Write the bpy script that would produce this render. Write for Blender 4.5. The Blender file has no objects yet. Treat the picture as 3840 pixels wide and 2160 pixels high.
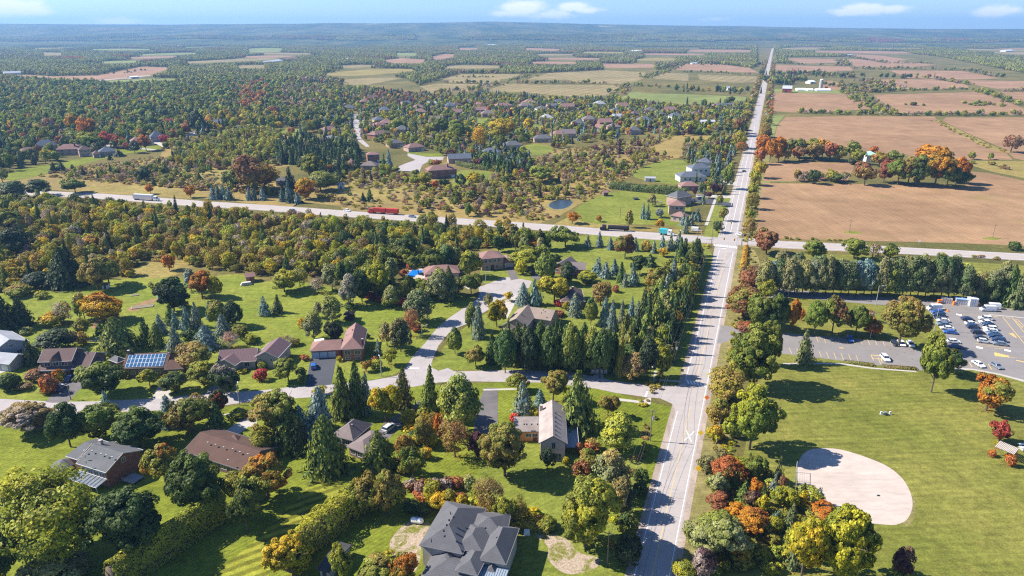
import bpy, bmesh, math, random
import numpy as np
from mathutils import Vector
from mathutils.geometry import tessellate_polygon
random.seed(7); rng = np.random.default_rng(7)
sc = bpy.context.scene
COL = sc.collection
R = math.radians

# ------------------------------------------------------------------ camera, sky, sun, exposure
FPX, YH, HC = 711/1024*3840, 113.0, 108.0            # focal length in photo pixels, horizon row, flying height (m)
PIT = math.atan((1080-YH)/FPX)
SP, CP = math.sin(PIT), math.cos(PIT)
cam_d = bpy.data.cameras.new('camera'); cam = bpy.data.objects.new('camera', cam_d); COL.objects.link(cam)
cam_d.sensor_width = 36; cam_d.lens = 36*711/1024; cam_d.clip_start = 1; cam_d.clip_end = 60000
cam.location = (0, 0, HC); cam.rotation_euler = (math.pi/2-PIT, 0, 0)
sc.camera = cam
SUN_EL = R(41); SH = Vector((.988, -.152, 0)).normalized()       # shadows fall to +x, a little towards -y
sun_d = bpy.data.lights.new('sun', 'SUN'); sun = bpy.data.objects.new('sun', sun_d); COL.objects.link(sun)
sun_d.energy = 5.0; sun_d.angle = R(.53); sun_d.color = (1, .925, .82)
ldir = Vector((SH.x*math.cos(SUN_EL), SH.y*math.cos(SUN_EL), -math.sin(SUN_EL)))
sun.rotation_euler = ldir.to_track_quat('-Z', 'Y').to_euler(); sun.location = (-200, 100, 400)
world = bpy.data.worlds.new('World'); sc.world = world; world.use_nodes = True
wn, wl = world.node_tree.nodes, world.node_tree.links
wn.clear()
def wmath(op, a, b=None, c=None):
    n = wn.new('ShaderNodeMath'); n.operation = op
    for i, v in enumerate((a, b, c)):
        if v is None: continue
        if isinstance(v, (int, float)): n.inputs[i].default_value = v
        else: wl.new(v, n.inputs[i])
    return n.outputs[0]
sky = wn.new('ShaderNodeTexSky'); sky.sky_type = 'NISHITA'; sky.sun_disc = False
sky.sun_elevation = SUN_EL; sky.sun_rotation = math.atan2(-SH.x, -SH.y)
sky.air_density = 1.0; sky.dust_density = 0.25; sky.ozone_density = 2.2; sky.altitude = 400
bg = wn.new('ShaderNodeBackground'); bg.inputs[1].default_value = .068
out = wn.new('ShaderNodeOutputWorld'); wl.new(bg.outputs[0], out.inputs[0])
tc = wn.new('ShaderNodeTexCoord'); sep = wn.new('ShaderNodeSeparateXYZ'); wl.new(tc.outputs['Generated'], sep.inputs[0])
az = wmath('ARCTAN2', sep.outputs[0], sep.outputs[1]); el = wmath('ARCSINE', sep.outputs[2])
cmb = wn.new('ShaderNodeCombineXYZ'); wl.new(az, cmb.inputs[0]); wl.new(wmath('MULTIPLY', el, 1.9), cmb.inputs[1])
noi = wn.new('ShaderNodeTexNoise'); noi.inputs['Scale'].default_value = 34; noi.inputs['Detail'].default_value = 7; noi.inputs['Roughness'].default_value = .62
wl.new(cmb.outputs[0], noi.inputs['Vector'])
mask = None
for cx, cy, wx, wy, s in ((50, 28, 85, 30, 1.1), (430, 78, 90, 16, .8), (1960, 30, 85, 26, 1.15), (1900, 50, 90, 16, .8), (2060, 56, 110, 18, .8), (2150, 26, 55, 17, 1.1), (2195, 38, 60, 12, .95),
                          (3250, 36, 75, 18, 1.15), (3180, 46, 60, 13, 1.0), (3340, 36, 55, 15, 1.05), (3730, 44, 62, 19, 1.05), (3790, 40, 35, 11, .9), (2690, 72, 70, 9, .6), (130, 44, 50, 14, .8)):
    v = cy-1080; d = Vector((cx-1920, FPX*CP-v*SP, -(FPX*SP+v*CP))).normalized()
    a0, e0 = math.atan2(d.x, d.y), math.asin(d.z)
    dx = wmath('MULTIPLY', wmath('SUBTRACT', az, a0), FPX/wx); dy = wmath('MULTIPLY', wmath('SUBTRACT', el, e0), FPX/wy)
    r2 = wmath('ADD', wmath('MULTIPLY', dx, dx), wmath('MULTIPLY', dy, dy))
    g = wmath('MULTIPLY', wmath('EXPONENT', wmath('MULTIPLY', r2, -.9)), s)
    mask = g if mask is None else wmath('MAXIMUM', mask, g)
# the same scattered fair-weather clouds go on above the frame
nb = wn.new('ShaderNodeTexNoise'); nb.inputs['Scale'].default_value = 3.2; nb.inputs['Detail'].default_value = 5; wl.new(cmb.outputs[0], nb.inputs['Vector'])
hi = wmath('MULTIPLY', wmath('SMOOTH_MIN', wmath('MAXIMUM', wmath('MULTIPLY', wmath('SUBTRACT', el, .07), 8), 0), .55, .1), wmath('MAXIMUM', wmath('MULTIPLY', wmath('SUBTRACT', nb.outputs[0], .55), 6), 0))
mask = wmath('MAXIMUM', mask, hi)
cf = wn.new('ShaderNodeMapRange'); cf.interpolation_type = 'SMOOTHSTEP'
wl.new(wmath('ADD', wmath('MULTIPLY', mask, 1.0), wmath('MULTIPLY', wmath('SUBTRACT', noi.outputs[0], .5), 1.25)), cf.inputs[0])
cf.inputs[1].default_value = .22; cf.inputs[2].default_value = .85
tint = wn.new('ShaderNodeMix'); tint.data_type = 'RGBA'; tint.blend_type = 'MULTIPLY'; tint.inputs[0].default_value = 1
wl.new(sky.outputs[0], tint.inputs[6]); tint.inputs[7].default_value = (.7, .9, 1.2, 1)
mixc = wn.new('ShaderNodeMix'); mixc.data_type = 'RGBA'; wl.new(wmath('MULTIPLY', cf.outputs[0], .85), mixc.inputs[0])
wl.new(tint.outputs[2], mixc.inputs[6]); mixc.inputs[7].default_value = (9.5, 9.2, 9.3, 1)
wl.new(mixc.outputs[2], bg.inputs[0])
sc.view_settings.view_transform = 'Standard'; sc.view_settings.look = 'None'; sc.view_settings.exposure = 1.2; sc.view_settings.gamma = 1
sc.view_settings.use_curve_mapping = False
cy = sc.cycles
cy.max_bounces = 5; cy.diffuse_bounces = 2; cy.glossy_bounces = 2; cy.transmission_bounces = 3; cy.volume_bounces = 1; cy.transparent_max_bounces = 8
cy.caustics_reflective = cy.caustics_refractive = False; cy.use_denoising = False; cy.denoiser = 'OPENIMAGEDENOISE'; cy.denoising_input_passes = 'RGB_ALBEDO_NORMAL'; cy.denoising_prefilter = 'ACCURATE'; cy.use_adaptive_sampling = False
sc.render.film_transparent = False
try: cy.pixel_filter_type = 'BLACKMAN_HARRIS'; cy.filter_width = 1.2
except Exception: pass

# ------------------------------------------------------------------ from photo pixels to places on the ground
VIEWS = {'s': (0, 0, 1.0), 'F': (0, 0, 3840/2576)}
for i in range(4):
    VIEWS['a%d' % i] = (960*i, 980, 960/2244); VIEWS['b%d' % i] = (960*i, 1540, 960/2244)
for i in range(3):
    VIEWS['t%d' % i] = (1280*i, 0, 1280/2576); VIEWS['m%d' % i] = (1280*i, 400, 1280/2576)
for k, x, y in (('z1', 0, 1240), ('z2', 480, 1240), ('z3', 1100, 1200), ('z4', 200, 1640), ('z5', 1560, 1880), ('z6', 1880, 1500)):
    VIEWS[k] = (x, y, 480/2484)
VIEWS['z7'] = (3440, 1100, 400/1705); VIEWS['z8'] = (3280, 1500, 560/2576)
def px(view, x, y):
    a, b, s = VIEWS[view]; return a+x*s, b+y*s
def at(x, y, z=0.0):
    """the place at height z that photo pixel (x, y) shows"""
    v = y-1080; t = (HC-z)/(FPX*SP+v*CP)
    return Vector(((x-1920)*t, (FPX*CP-v*SP)*t, z))
def V(view, x, y, z=0.0): return at(*px(view, x, y), z)
def P(view, s, z=0.0):
    """'x,y x,y ...' in a view -> ground points; a token naming a view switches to it"""
    o = []
    for tok in s.split():
        if tok in VIEWS: view = tok; continue
        x, y = tok.split(','); o.append(V(view, float(x), float(y), z))
    return o
def height_at(Y, y):
    """height of the point at forward distance Y that shows at pixel row y"""
    v = y-1080; return HC - Y*(FPX*SP+v*CP)/(FPX*CP-v*SP)

# ------------------------------------------------------------------ tagging and meshes
def tag(o, label=None, cat=None, group=None, kind=None):
    if label: o['label'] = label
    if cat: o['category'] = cat
    if group: o['group'] = group
    if kind: o['kind'] = kind
    return o
def empty(name, loc, label=None, cat=None, group=None, rz=0):
    o = bpy.data.objects.new(name, None); COL.objects.link(o); o.location = loc; o.rotation_euler = (0, 0, rz); o.empty_display_size = .5
    return tag(o, label, cat, group)
class MB:
    def __init__(self): self.v = []; self.f = []; self.m = []
    def add(self, verts, faces, mi=0):
        n = len(self.v); self.v += [tuple(p) for p in verts]; self.f += [tuple(i+n for i in f) for f in faces]; self.m += [mi]*len(faces); return self
    def box(self, c, s, u=(1, 0, 0), mi=0):
        """box with centre c, sizes s along u, perp(u), z"""
        u = Vector((u[0], u[1], 0)).normalized(); w = Vector((-u.y, u.x, 0)); c = Vector(c)
        p = [c+u*(a*s[0]/2)+w*(b*s[1]/2)+Vector((0, 0, k*s[2]/2)) for k in (-1, 1) for a, b in ((-1, -1), (1, -1), (1, 1), (-1, 1))]
        return self.add(p, [(3, 2, 1, 0), (4, 5, 6, 7), (0, 1, 5, 4), (1, 2, 6, 5), (2, 3, 7, 6), (3, 0, 4, 7)], mi)
    def tube(self, a, b, r0, r1=None, n=6, mi=0, cap=True):
        a, b = Vector(a), Vector(b); r1 = r0 if r1 is None else r1; d = (b-a).normalized()
        x = d.cross(Vector((0, 0, 1)) if abs(d.z) < .9 else Vector((1, 0, 0))).normalized(); y = d.cross(x)
        p = [c+(x*math.cos(2*math.pi*i/n)+y*math.sin(2*math.pi*i/n))*r for c, r in ((a, r0), (b, r1)) for i in range(n)]
        f = [(i, n+i, n+(i+1) % n, (i+1) % n) for i in range(n)]
        if cap: f += [tuple(range(n)), tuple(range(2*n-1, n-1, -1))]
        return self.add(p, f, mi)
    def prism(self, pts, z0, z1, mi=0):
        """upright prism on ccw ground outline pts"""
        n = len(pts); p = [Vector((q[0], q[1], z)) for z in (z0, z1) for q in pts]
        return self.add(p, [tuple(range(n-1, -1, -1)), tuple(range(n, 2*n))]+[(i, (i+1) % n, n+(i+1) % n, n+i) for i in range(n)], mi)
    def ball(self, c, r, sz=1.0, nu=8, nv=5, mi=0):
        c = Vector(c); p = [c+Vector((0, 0, -r*sz))]
        for j in range(1, nv):
            t = math.pi*j/nv-math.pi/2
            for i in range(nu): p.append(c+Vector((math.cos(2*math.pi*i/nu)*math.cos(t)*r, math.sin(2*math.pi*i/nu)*math.cos(t)*r, math.sin(t)*r*sz)))
        p.append(c+Vector((0, 0, r*sz))); f = []
        for i in range(nu):
            j = (i+1) % nu; f.append((0, 1+j, 1+i)); f.append((len(p)-1, 1+(nv-2)*nu+i, 1+(nv-2)*nu+j))
            for k in range(nv-2): f.append((1+k*nu+i, 1+k*nu+j, 1+(k+1)*nu+j, 1+(k+1)*nu+i))
        return self.add(p, f, mi)
    def mesh(self, name, mats, org=(0, 0, 0), smooth=False):
        me = bpy.data.meshes.new(name); o = Vector(org)
        me.from_pydata([(p[0]-o.x, p[1]-o.y, p[2]-o.z) for p in self.v], [], self.f)
        for m in (mats if isinstance(mats, (list, tuple)) else [mats]): me.materials.append(m)
        if any(self.m): me.polygons.foreach_set('material_index', self.m)
        if smooth: me.polygons.foreach_set('use_smooth', [True]*len(self.f))
        me.update(); return me
    def build(self, name, mats, parent=None, smooth=False):
        o = bpy.data.objects.new(name, None if not self.f else self.mesh(name, mats, wloc(parent) if parent else (0, 0, 0), smooth)); COL.objects.link(o)
        if parent: o.parent = parent
        return o
def wloc(o):
    p = Vector((0, 0, 0))
    while o: p += o.location; o = o.parent
    return p
def part(name, me, parent, loc=(0, 0, 0), label=None):
    o = bpy.data.objects.new(name, me); COL.objects.link(o); o.parent = parent; o.location = loc
    if label: o['label'] = label
    return o
KIDS = {}
def copy_tree(o, parent=None):
    c = o.copy(); COL.objects.link(c); c.parent = parent
    if o.name not in KIDS: KIDS[o.name] = list(o.children)
    for ch in KIDS[o.name]: copy_tree(ch, c)
    return c
def poly_mesh(name, pts, z, mat):
    zz = [Vector((p.x, p.y, z)) for p in pts]
    tr = tessellate_polygon([zz]); me = bpy.data.meshes.new(name)
    fs = []
    for a, b, c in tr:
        n = (zz[b]-zz[a]).cross(zz[c]-zz[a]); fs.append((a, b, c) if n.z > 0 else (c, b, a))
    me.from_pydata([tuple(p) for p in zz], [], fs); me.materials.append(mat); me.update(); return me
def smooth_ring(pts, k=2):
    for _ in range(k):
        q = []
        for i in range(len(pts)):
            a, b = pts[i], pts[(i+1) % len(pts)]; q += [a*.75+b*.25, a*.25+b*.75]
        pts = q
    return pts
ZL = {}
def sheet(name, pts, level, mat, smooth=0, parent=None, kind='structure'):
    """flat sheet; each level lies 4 mm above the one below, more where it is far away"""
    if smooth: pts = smooth_ring(pts, smooth)
    d = min(p.length for p in pts); z = .004*level*max(1, d/250)
    o = bpy.data.objects.new(name, poly_mesh(name, pts, z, mat)); COL.objects.link(o)
    if parent: o.parent = parent
    elif kind: o['kind'] = kind
    return o
def inside(pts, x, y):
    c = False; j = len(pts)-1
    for i in range(len(pts)):
        a, b = pts[i], pts[j]
        if (a.y > y) != (b.y > y) and x < (b.x-a.x)*(y-a.y)/(b.y-a.y)+a.x: c = not c
        j = i
    return c
def inside_np(pts, X, Y):
    c = np.zeros(len(X), bool); j = len(pts)-1
    for i in range(len(pts)):
        a, b = pts[i], pts[j]
        if a.y != b.y: c ^= ((a.y > Y) != (b.y > Y)) & (X < (b.x-a.x)*(Y-a.y)/(b.y-a.y)+a.x)
        j = i
    return c

# ------------------------------------------------------------------ materials
def new_mat(name, rough=.9, spec=.3):
    m = bpy.data.materials.new(name); m.use_nodes = True; nt = m.node_tree; b = nt.nodes['Principled BSDF']
    b.inputs['Roughness'].default_value = rough; b.inputs['Specular IOR Level'].default_value = spec
    return m, nt, b
def ramp(nt, fac, c1, c2, lo=.3, hi=.7):
    mr = nt.nodes.new('ShaderNodeMapRange'); mr.inputs[1].default_value = lo; mr.inputs[2].default_value = hi; nt.links.new(fac, mr.inputs[0])
    mx = nt.nodes.new('ShaderNodeMix'); mx.data_type = 'RGBA'; nt.links.new(mr.outputs[0], mx.inputs[0])
    for i, c in ((6, c1), (7, c2)):
        if isinstance(c, (tuple, list)): mx.inputs[i].default_value = (*c[:3], 1)
        else: nt.links.new(c, mx.inputs[i])
    return mx.outputs[2]
def noise(nt, scale, detail=4, rough=.6, vec=None, dist=0):
    n = nt.nodes.new('ShaderNodeTexNoise'); n.inputs['Scale'].default_value = scale; n.inputs['Detail'].default_value = detail
    n.inputs['Roughness'].default_value = rough; n.inputs['Distortion'].default_value = dist
    nt.links.new(vec or pos(nt), n.inputs['Vector']); return n.outputs[0]
def pos(nt):
    g = nt.nodes.get('geo') or nt.nodes.new('ShaderNodeNewGeometry'); g.name = 'geo'; return g.outputs['Position']
def mapped(nt, rot=0, scale=(1, 1, 1)):
    mp = nt.nodes.new('ShaderNodeMapping'); mp.inputs['Rotation'].default_value = (0, 0, rot); mp.inputs['Scale'].default_value = scale
    nt.links.new(pos(nt), mp.inputs['Vector']); return mp.outputs[0]
def mul(nt, col, fac, lo, hi, a=.3, b=.7):
    """col times a grey that runs lo..hi with fac"""
    mx = nt.nodes.new('ShaderNodeMix'); mx.data_type = 'RGBA'; mx.blend_type = 'MULTIPLY'; mx.inputs[0].default_value = 1
    nt.links.new(col, mx.inputs[6]); nt.links.new(ramp(nt, fac, (lo,)*3, (hi,)*3, a, b), mx.inputs[7]); return mx.outputs[2]
def stripe(nt, rot, width, soft=.35):
    """0..1 bands of the given width (m) across direction rot"""
    w = nt.nodes.new('ShaderNodeTexWave'); w.wave_type = 'BANDS'; w.bands_direction = 'X'; w.inputs['Scale'].default_value = .314/width*1.0
    w.inputs['Distortion'].default_value = .6; w.inputs['Detail'].default_value = 1; nt.links.new(mapped(nt, rot), w.inputs['Vector']); return w.outputs['Fac']
def bump(nt, b, h, s, d=.05):
    n = nt.nodes.new('ShaderNodeBump'); n.inputs['Strength'].default_value = s; n.inputs['Distance'].default_value = d
    nt.links.new(h, n.inputs['Height']); nt.links.new(n.outputs[0], b.inputs['Normal'])
def plain(name, c, rough=.6, spec=.3, var=.12, scale=1.5, metal=0):
    m, nt, b = new_mat(name, rough, spec); b.inputs['Metallic'].default_value = metal
    c1 = tuple(x*(1-var) for x in c); c2 = tuple(min(1, x*(1+var)) for x in c)
    nt.links.new(ramp(nt, noise(nt, scale, 3), c1, c2), b.inputs['Base Color']); return m
def grass(name, c1, c2, dry, big=.03, stripes=None, dryamt=.5):
    m, nt, b = new_mat(name, .95, .1)
    col = ramp(nt, noise(nt, big, 3), c1, c2, .35, .65)
    col = ramp(nt, noise(nt, big*3.1, 6, .7), col, dry, .74-.24*dryamt, .98-.2*dryamt)
    col = mul(nt, col, noise(nt, .11, 5, .72, None, 1.2), .8, 1.2); col = mul(nt, col, noise(nt, .5, 4, .75), .7, 1.3)
    col = ramp(nt, noise(nt, .8, 5, .8), col, dry, .62, .95); col = mul(nt, col, noise(nt, 2.4, 3, .8), .58, 1.42, .28, .72)
    if stripes:
        for rot, w, s in stripes: col = mul(nt, col, stripe(nt, rot, w), 1-s, 1+s, .2, .8)
    st = noise(nt, 1, 4, .6, mapped(nt, .25, (.05, .9, 1))); col = mul(nt, col, st, .84, 1.16)
    nt.links.new(col, b.inputs['Base Color']); bump(nt, b, noise(nt, 3.5, 3, .7), .5, .12); return m
def soil(name, c1, c2, rot=.3, w=3, s=.08, green=None):
    m, nt, b = new_mat(name, .95, .1)
    col = ramp(nt, noise(nt, .012, 4, .65), c1, c2)
    col = mul(nt, col, noise(nt, .006, 4, .7, None, 1.5), .8, 1.1); col = mul(nt, col, noise(nt, .4, 5, .7, mapped(nt, rot, (1, .04, 1))), .88, 1.1); col = mul(nt, col, noise(nt, .06, 5, .7), .8, 1.15); col = mul(nt, col, noise(nt, 1.2, 4, .75), .8, 1.2)
    col = mul(nt, col, stripe(nt, rot, w), 1-s, 1+s, .2, .8)
    if green: col = ramp(nt, noise(nt, .02, 3), col, green, .58, .8)
    nt.links.new(col, b.inputs['Base Color']); return m
def asphalt(name, c, crack=.5, var=.1):
    m, nt, b = new_mat(name, .85, .25)
    col = ramp(nt, noise(nt, .12, 5, .7), tuple(x*(1-var) for x in c), tuple(x*(1+var) for x in c))
    col = mul(nt, col, noise(nt, 3, 3, .7), .93, 1.07)
    col = mul(nt, col, noise(nt, .9, 5, .7, mapped(nt, 1.23, (.06, 1.6, 1))), .93, 1.05); col = mul(nt, col, noise(nt, .35, 6, .8), .95, 1.04)
    vo = nt.nodes.new('ShaderNodeTexVoronoi'); vo.feature = 'DISTANCE_TO_EDGE'; vo.inputs['Scale'].default_value = .13
    wv = nt.nodes.new('ShaderNodeVectorMath'); wv.operation = 'ADD'; nt.links.new(pos(nt), wv.inputs[0])
    nc = nt.nodes.new('ShaderNodeTexNoise'); nc.inputs['Scale'].default_value = .3; nt.links.new(pos(nt), nc.inputs['Vector'])
    sv = nt.nodes.new('ShaderNodeVectorMath'); sv.operation = 'SCALE'; sv.inputs[3].default_value = 5; nt.links.new(nc.outputs[1], sv.inputs[0]); nt.links.new(sv.outputs[0], wv.inputs[1])
    nt.links.new(wv.outputs[0], vo.inputs['Vector']); col = mul(nt, col, vo.outputs['Distance'], 1-.3*crack, 1, 0, .012)
    nt.links.new(col, b.inputs['Base Color']); return m
def shingle(name, c, rot=0, var=.12):
    m, nt, b = new_mat(name, .9, .2)
    col = ramp(nt, noise(nt, .35, 4), tuple(x*(1-var) for x in c), tuple(x*(1+var) for x in c))
    col = mul(nt, col, noise(nt, 5, 3, .8), .8, 1.2)
    zs = nt.nodes.new('ShaderNodeTexWave'); zs.bands_direction = 'Z'; zs.inputs['Scale'].default_value = 1.6; zs.inputs['Distortion'].default_value = .4
    nt.links.new(pos(nt), zs.inputs['Vector']); col = mul(nt, col, zs.outputs['Fac'], .93, 1.05, .2, .8)
    nt.links.new(col, b.inputs['Base Color']); return m
def brick(name, c, mortar=(.3, .27, .25)):
    m, nt, b = new_mat(name, .9, .2)
    t = nt.nodes.new('ShaderNodeTexBrick'); t.inputs['Scale'].default_value = 3.2; t.inputs['Mortar Size'].default_value = .015
    t.inputs['Color1'].default_value = (*[x*.85 for x in c], 1); t.inputs['Color2'].default_value = (*[min(1, x*1.15) for x in c], 1); t.inputs['Mortar'].default_value = (*mortar, 1)
    mp = nt.nodes.new('ShaderNodeCombineXYZ'); s2 = nt.nodes.new('ShaderNodeSeparateXYZ'); nt.links.new(pos(nt), s2.inputs[0])
    ad = nt.nodes.new('ShaderNodeMath'); ad.operation = 'ADD'; nt.links.new(s2.outputs[0], ad.inputs[0]); nt.links.new(s2.outputs[1], ad.inputs[1])
    nt.links.new(ad.outputs[0], mp.inputs[0]); nt.links.new(s2.outputs[2], mp.inputs[1]); nt.links.new(mp.outputs[0], t.inputs['Vector'])
    nt.links.new(mul(nt, t.outputs['Color'], noise(nt, .6, 4), .85, 1.15), b.inputs['Base Color']); return m
def leaf_mat(name, trans=.36):
    """crown colour: each tree's own colour, some leaf clumps in its second colour, small leaf to leaf changes"""
    m = bpy.data.materials.new(name); m.use_nodes = True; nt = m.node_tree; nt.nodes.clear(); L = nt.links.new
    def attr(n, t):
        a = nt.nodes.new('ShaderNodeAttribute'); a.attribute_name = n; a.attribute_type = t; return a
    c1, c2, va = attr('color', 'INSTANCER'), attr('tip', 'INSTANCER'), attr('leafvar', 'GEOMETRY')
    sp = nt.nodes.new('ShaderNodeSeparateColor'); L(va.outputs['Color'], sp.inputs[0])
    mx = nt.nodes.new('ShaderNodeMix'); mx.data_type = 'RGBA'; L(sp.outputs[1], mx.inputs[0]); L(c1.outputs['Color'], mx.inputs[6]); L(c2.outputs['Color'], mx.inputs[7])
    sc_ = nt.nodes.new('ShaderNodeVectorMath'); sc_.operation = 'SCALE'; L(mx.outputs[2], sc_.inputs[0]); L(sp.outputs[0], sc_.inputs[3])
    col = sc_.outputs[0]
    d = nt.nodes.new('ShaderNodeBsdfPrincipled'); d.inputs['Roughness'].default_value = .6; d.inputs['Specular IOR Level'].default_value = .25; L(col, d.inputs['Base Color'])
    t = nt.nodes.new('ShaderNodeBsdfTranslucent'); L(col, t.inputs[0]); ms = nt.nodes.new('ShaderNodeMixShader'); ms.inputs[0].default_value = trans
    o = nt.nodes.new('ShaderNodeOutputMaterial'); L(d.outputs[0], ms.inputs[1]); L(t.outputs[0], ms.inputs[2]); L(ms.outputs[0], o.inputs[0]); return m
def paint_mat(name):
    m, nt, b = new_mat(name, .28, .5); i = nt.nodes.new('ShaderNodeObjectInfo'); nt.links.new(i.outputs['Color'], b.inputs['Base Color']); b.inputs['Coat Weight'].default_value = .35; return m
M_LEAF = leaf_mat('leaves'); M_NEED = leaf_mat('needles', .12)
M_BARK = plain('bark', (.11, .085, .065), .95, .1, .3, 4)
M_WHITE = plain('white_paint', (.74, .74, .72), .5, .3, .05)
M_MARK = plain('road_paint_white', (.72, .71, .69), .7, .2, .12, 2)
M_YEL = plain('road_paint_yellow', (.62, .42, .13), .7, .2, .15, 2)
M_GLASS = plain('window_glass', (.03, .045, .07), .08, .6, .2)
M_DARK = plain('dark_rubber', (.015, .015, .016), .7, .3)
M_STEEL = plain('galvanised_steel', (.42, .43, .44), .5, .4, .08, metal=.3)
M_CONC = plain('concrete', (.38, .355, .32), .9, .2, .1, .6)
M_WOODP = plain('weathered_pole_wood', (.2, .15, .11), .9, .2, .2, 3)
M_PAINT = paint_mat('car_paint')
# ------------------------------------------------------------------ the setting: ground, lawns, fields, roads
def M_ground():
    m, nt, b = new_mat('rough_ground', .95, .1)
    col = ramp(nt, noise(nt, .011, 4, .65), (.085, .085, .024), (.19, .145, .045), .38, .68)
    col = ramp(nt, noise(nt, .045, 5, .7), col, (.115, .115, .03), .5, .75)
    col = ramp(nt, noise(nt, .09, 5, .7), col, (.17, .1, .06), .6, .85)
    col = mul(nt, col, noise(nt, .35, 5, .8), .6, 1.4); col = mul(nt, col, noise(nt, 1.8, 3, .8), .6, 1.4)
    nt.links.new(col, b.inputs['Base Color']); bump(nt, b, noise(nt, .9, 4, .8), .8, .5); return m
G_ROUGH = M_ground()
G_MEADOW = grass('meadow_grass', (.2, .155, .045), (.245, .2, .06), (.16, .135, .04), .02, None, .6)
G_LAWN = grass('lawn_grass', (.125, .15, .022), (.175, .19, .034), (.235, .205, .06), .035, [(.9, 1.3, .05)], .35)
G_LAWN_SW = grass('lush_lawn', (.112, .138, .013), (.155, .178, .02), (.2, .19, .03), .04, [(.75, 1.1, .09)], .25)
G_YARD = grass('back_lawn', (.125, .16, .018), (.185, .2, .032), (.235, .21, .06), .04, [(.5, 1.5, .05)], .55)
G_PARK = grass('park_grass', (.118, .13, .022), (.17, .165, .036), (.27, .2, .06), .03, [(1.45, 2.2, .05)], .6)
G_VERGE = grass('verge_grass', (.155, .14, .045), (.215, .185, .075), (.25, .2, .1), .06, None, .7)
G_STRIPE = grass('mown_strips', (.15, .165, .018), (.19, .19, .025), (.24, .19, .04), .05, [(R(58), 2.6, .34)], .4)
G_WOODF = grass('woodland_floor', (.05, .06, .02), (.075, .075, .026), (.1, .08, .035), .03, None, .5)
S_BROWN = soil('tilled_soil', (.24, .142, .074), (.305, .188, .103), R(-19.3), 4, .07)
S_BROWN2 = soil('tilled_soil_with_green_shoots', (.24, .145, .076), (.305, .19, .103), R(-19.3), 3, .08, (.2, .16, .055))
S_PINK = soil('dry_tilled_soil', (.255, .15, .085), (.315, .195, .115), R(40), 6, .04)
S_TAN = soil('stubble', (.2, .165, .07), (.27, .21, .095), R(25), 22, .1)
S_GRN = soil('green_crop', (.16, .19, .05), (.21, .23, .07), R(70), 18, .05)
A_ROAD = asphalt('worn_asphalt', (.335, .305, .29), .35, .07)
A_LANE = asphalt('street_asphalt', (.33, .3, .29), .8, .1)
A_LOT = asphalt('parking_asphalt', (.2, .186, .18), .5, .09)
A_DRIVE = asphalt('dark_asphalt', (.06, .063, .075), .3, .1)
A_OLD = asphalt('patched_asphalt', (.125, .115, .115), 1, .25)
A_GRAV = soil('gravel', (.3, .24, .2), (.38, .32, .27), 0, 3, .03)

def dirt_mat():
    m, nt, b = new_mat('bare_earth_and_weeds', .95, .1); n1 = noise(nt, .22, 6, .75, None, 1.0)
    col = ramp(nt, n1, ramp(nt, noise(nt, .6, 4), (.12, .135, .02), (.17, .16, .035)), ramp(nt, noise(nt, 1.1, 5, .8), (.27, .2, .14), (.4, .33, .26)), .44, .54)
    nt.links.new(mul(nt, col, noise(nt, 2.2, 3, .8), .7, 1.3), b.inputs['Base Color']); bump(nt, b, noise(nt, 1.5, 4, .8), .6, .25); return m
G_DIRT = dirt_mat()
def rect_ground(name, x0, x1, y0, y1, z, mat):
    me = poly_mesh(name, [Vector((x0, y0, 0)), Vector((x1, y0, 0)), Vector((x1, y1, 0)), Vector((x0, y1, 0))], z, mat)
    o = bpy.data.objects.new(name, me); COL.objects.link(o); o['kind'] = 'structure'; return o
rect_ground('ground', -15000, 15000, -400, 17000, 0, G_ROUGH)

RD, RE = Vector((.3305, .9438, 0)), Vector((.9438, -.3305, 0)); RC = Vector((93.4, 302.7, 0))
def rp(s, d): return RC+RD*s+RE*d
def strip(name, pts, hw, level, mat, kind='structure', parent=None):
    L, Q = [], []
    for i, p in enumerate(pts):
        t = (pts[min(i+1, len(pts)-1)]-pts[max(i-1, 0)]).normalized(); n = Vector((-t.y, t.x, 0))
        h = hw[i] if isinstance(hw, (list, tuple)) else hw; L.append(p+n*h); Q.append(p-n*h)
    return sheet(name, L+Q[::-1], level, mat, kind=kind, parent=parent)
def line_mark(parent, a, b, w, level, mat, name):
    o = strip(name, [a, b], w/2, level, mat, kind=None, parent=parent); return o

# lawns and rough grass
sheet('lawn', P('s', '-700,1600 0,1548 300,1550 440,1545 850,1525 1060,1492 1350,1462 1500,1450 1920,1432 2200,1440 2400,1500 2540,1530 2545,1600 2400,2160 2300,2500 -900,2500'), 1, G_LAWN_SW)
sheet('lawn', P('s', '1580,2170 1690,1900 1780,1800 1830,1700 1870,1620 2380,1700 2440,1740 2330,2100 2200,2500 1500,2500'), 2, G_LAWN, 1)
sheet('lawn', P('a0', '-300,1215 0,1212 400,1232 700,1236 1000,1224 1300,1211 1600,1186 2000,1150 2244,1143 a1 300,1108 430,1098 660,1085 1010,1050 1300,960 1400,805 1480,725 1600,575 1700,495 1850,395 1950,310 1800,300 1650,200 1500,190 1280,300 1130,345 960,335 720,235 500,200 300,150 0,190 m0 1950,1280 1750,1260 1560,1290 1230,1292 1000,1292 720,1312 430,1347 0,1412 -300,1450'), 1, G_YARD, 1)
sheet('lawn', P('a2', '-950,1000 -900,950 -400,955 0,950 250,960 530,975 720,1010 900,1050 1240,1085 1420,1090 1510,1030 1560,800 1660,400 1780,0 m1 2740,1000 2576,1010 2200,985 1800,960 1560,1040 1280,1020 1180,1080 1020,1090 1040,1180 1050,1340 a2 0,320 -400,560 -600,740 -640,850'), 1, G_LAWN, 1)
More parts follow.
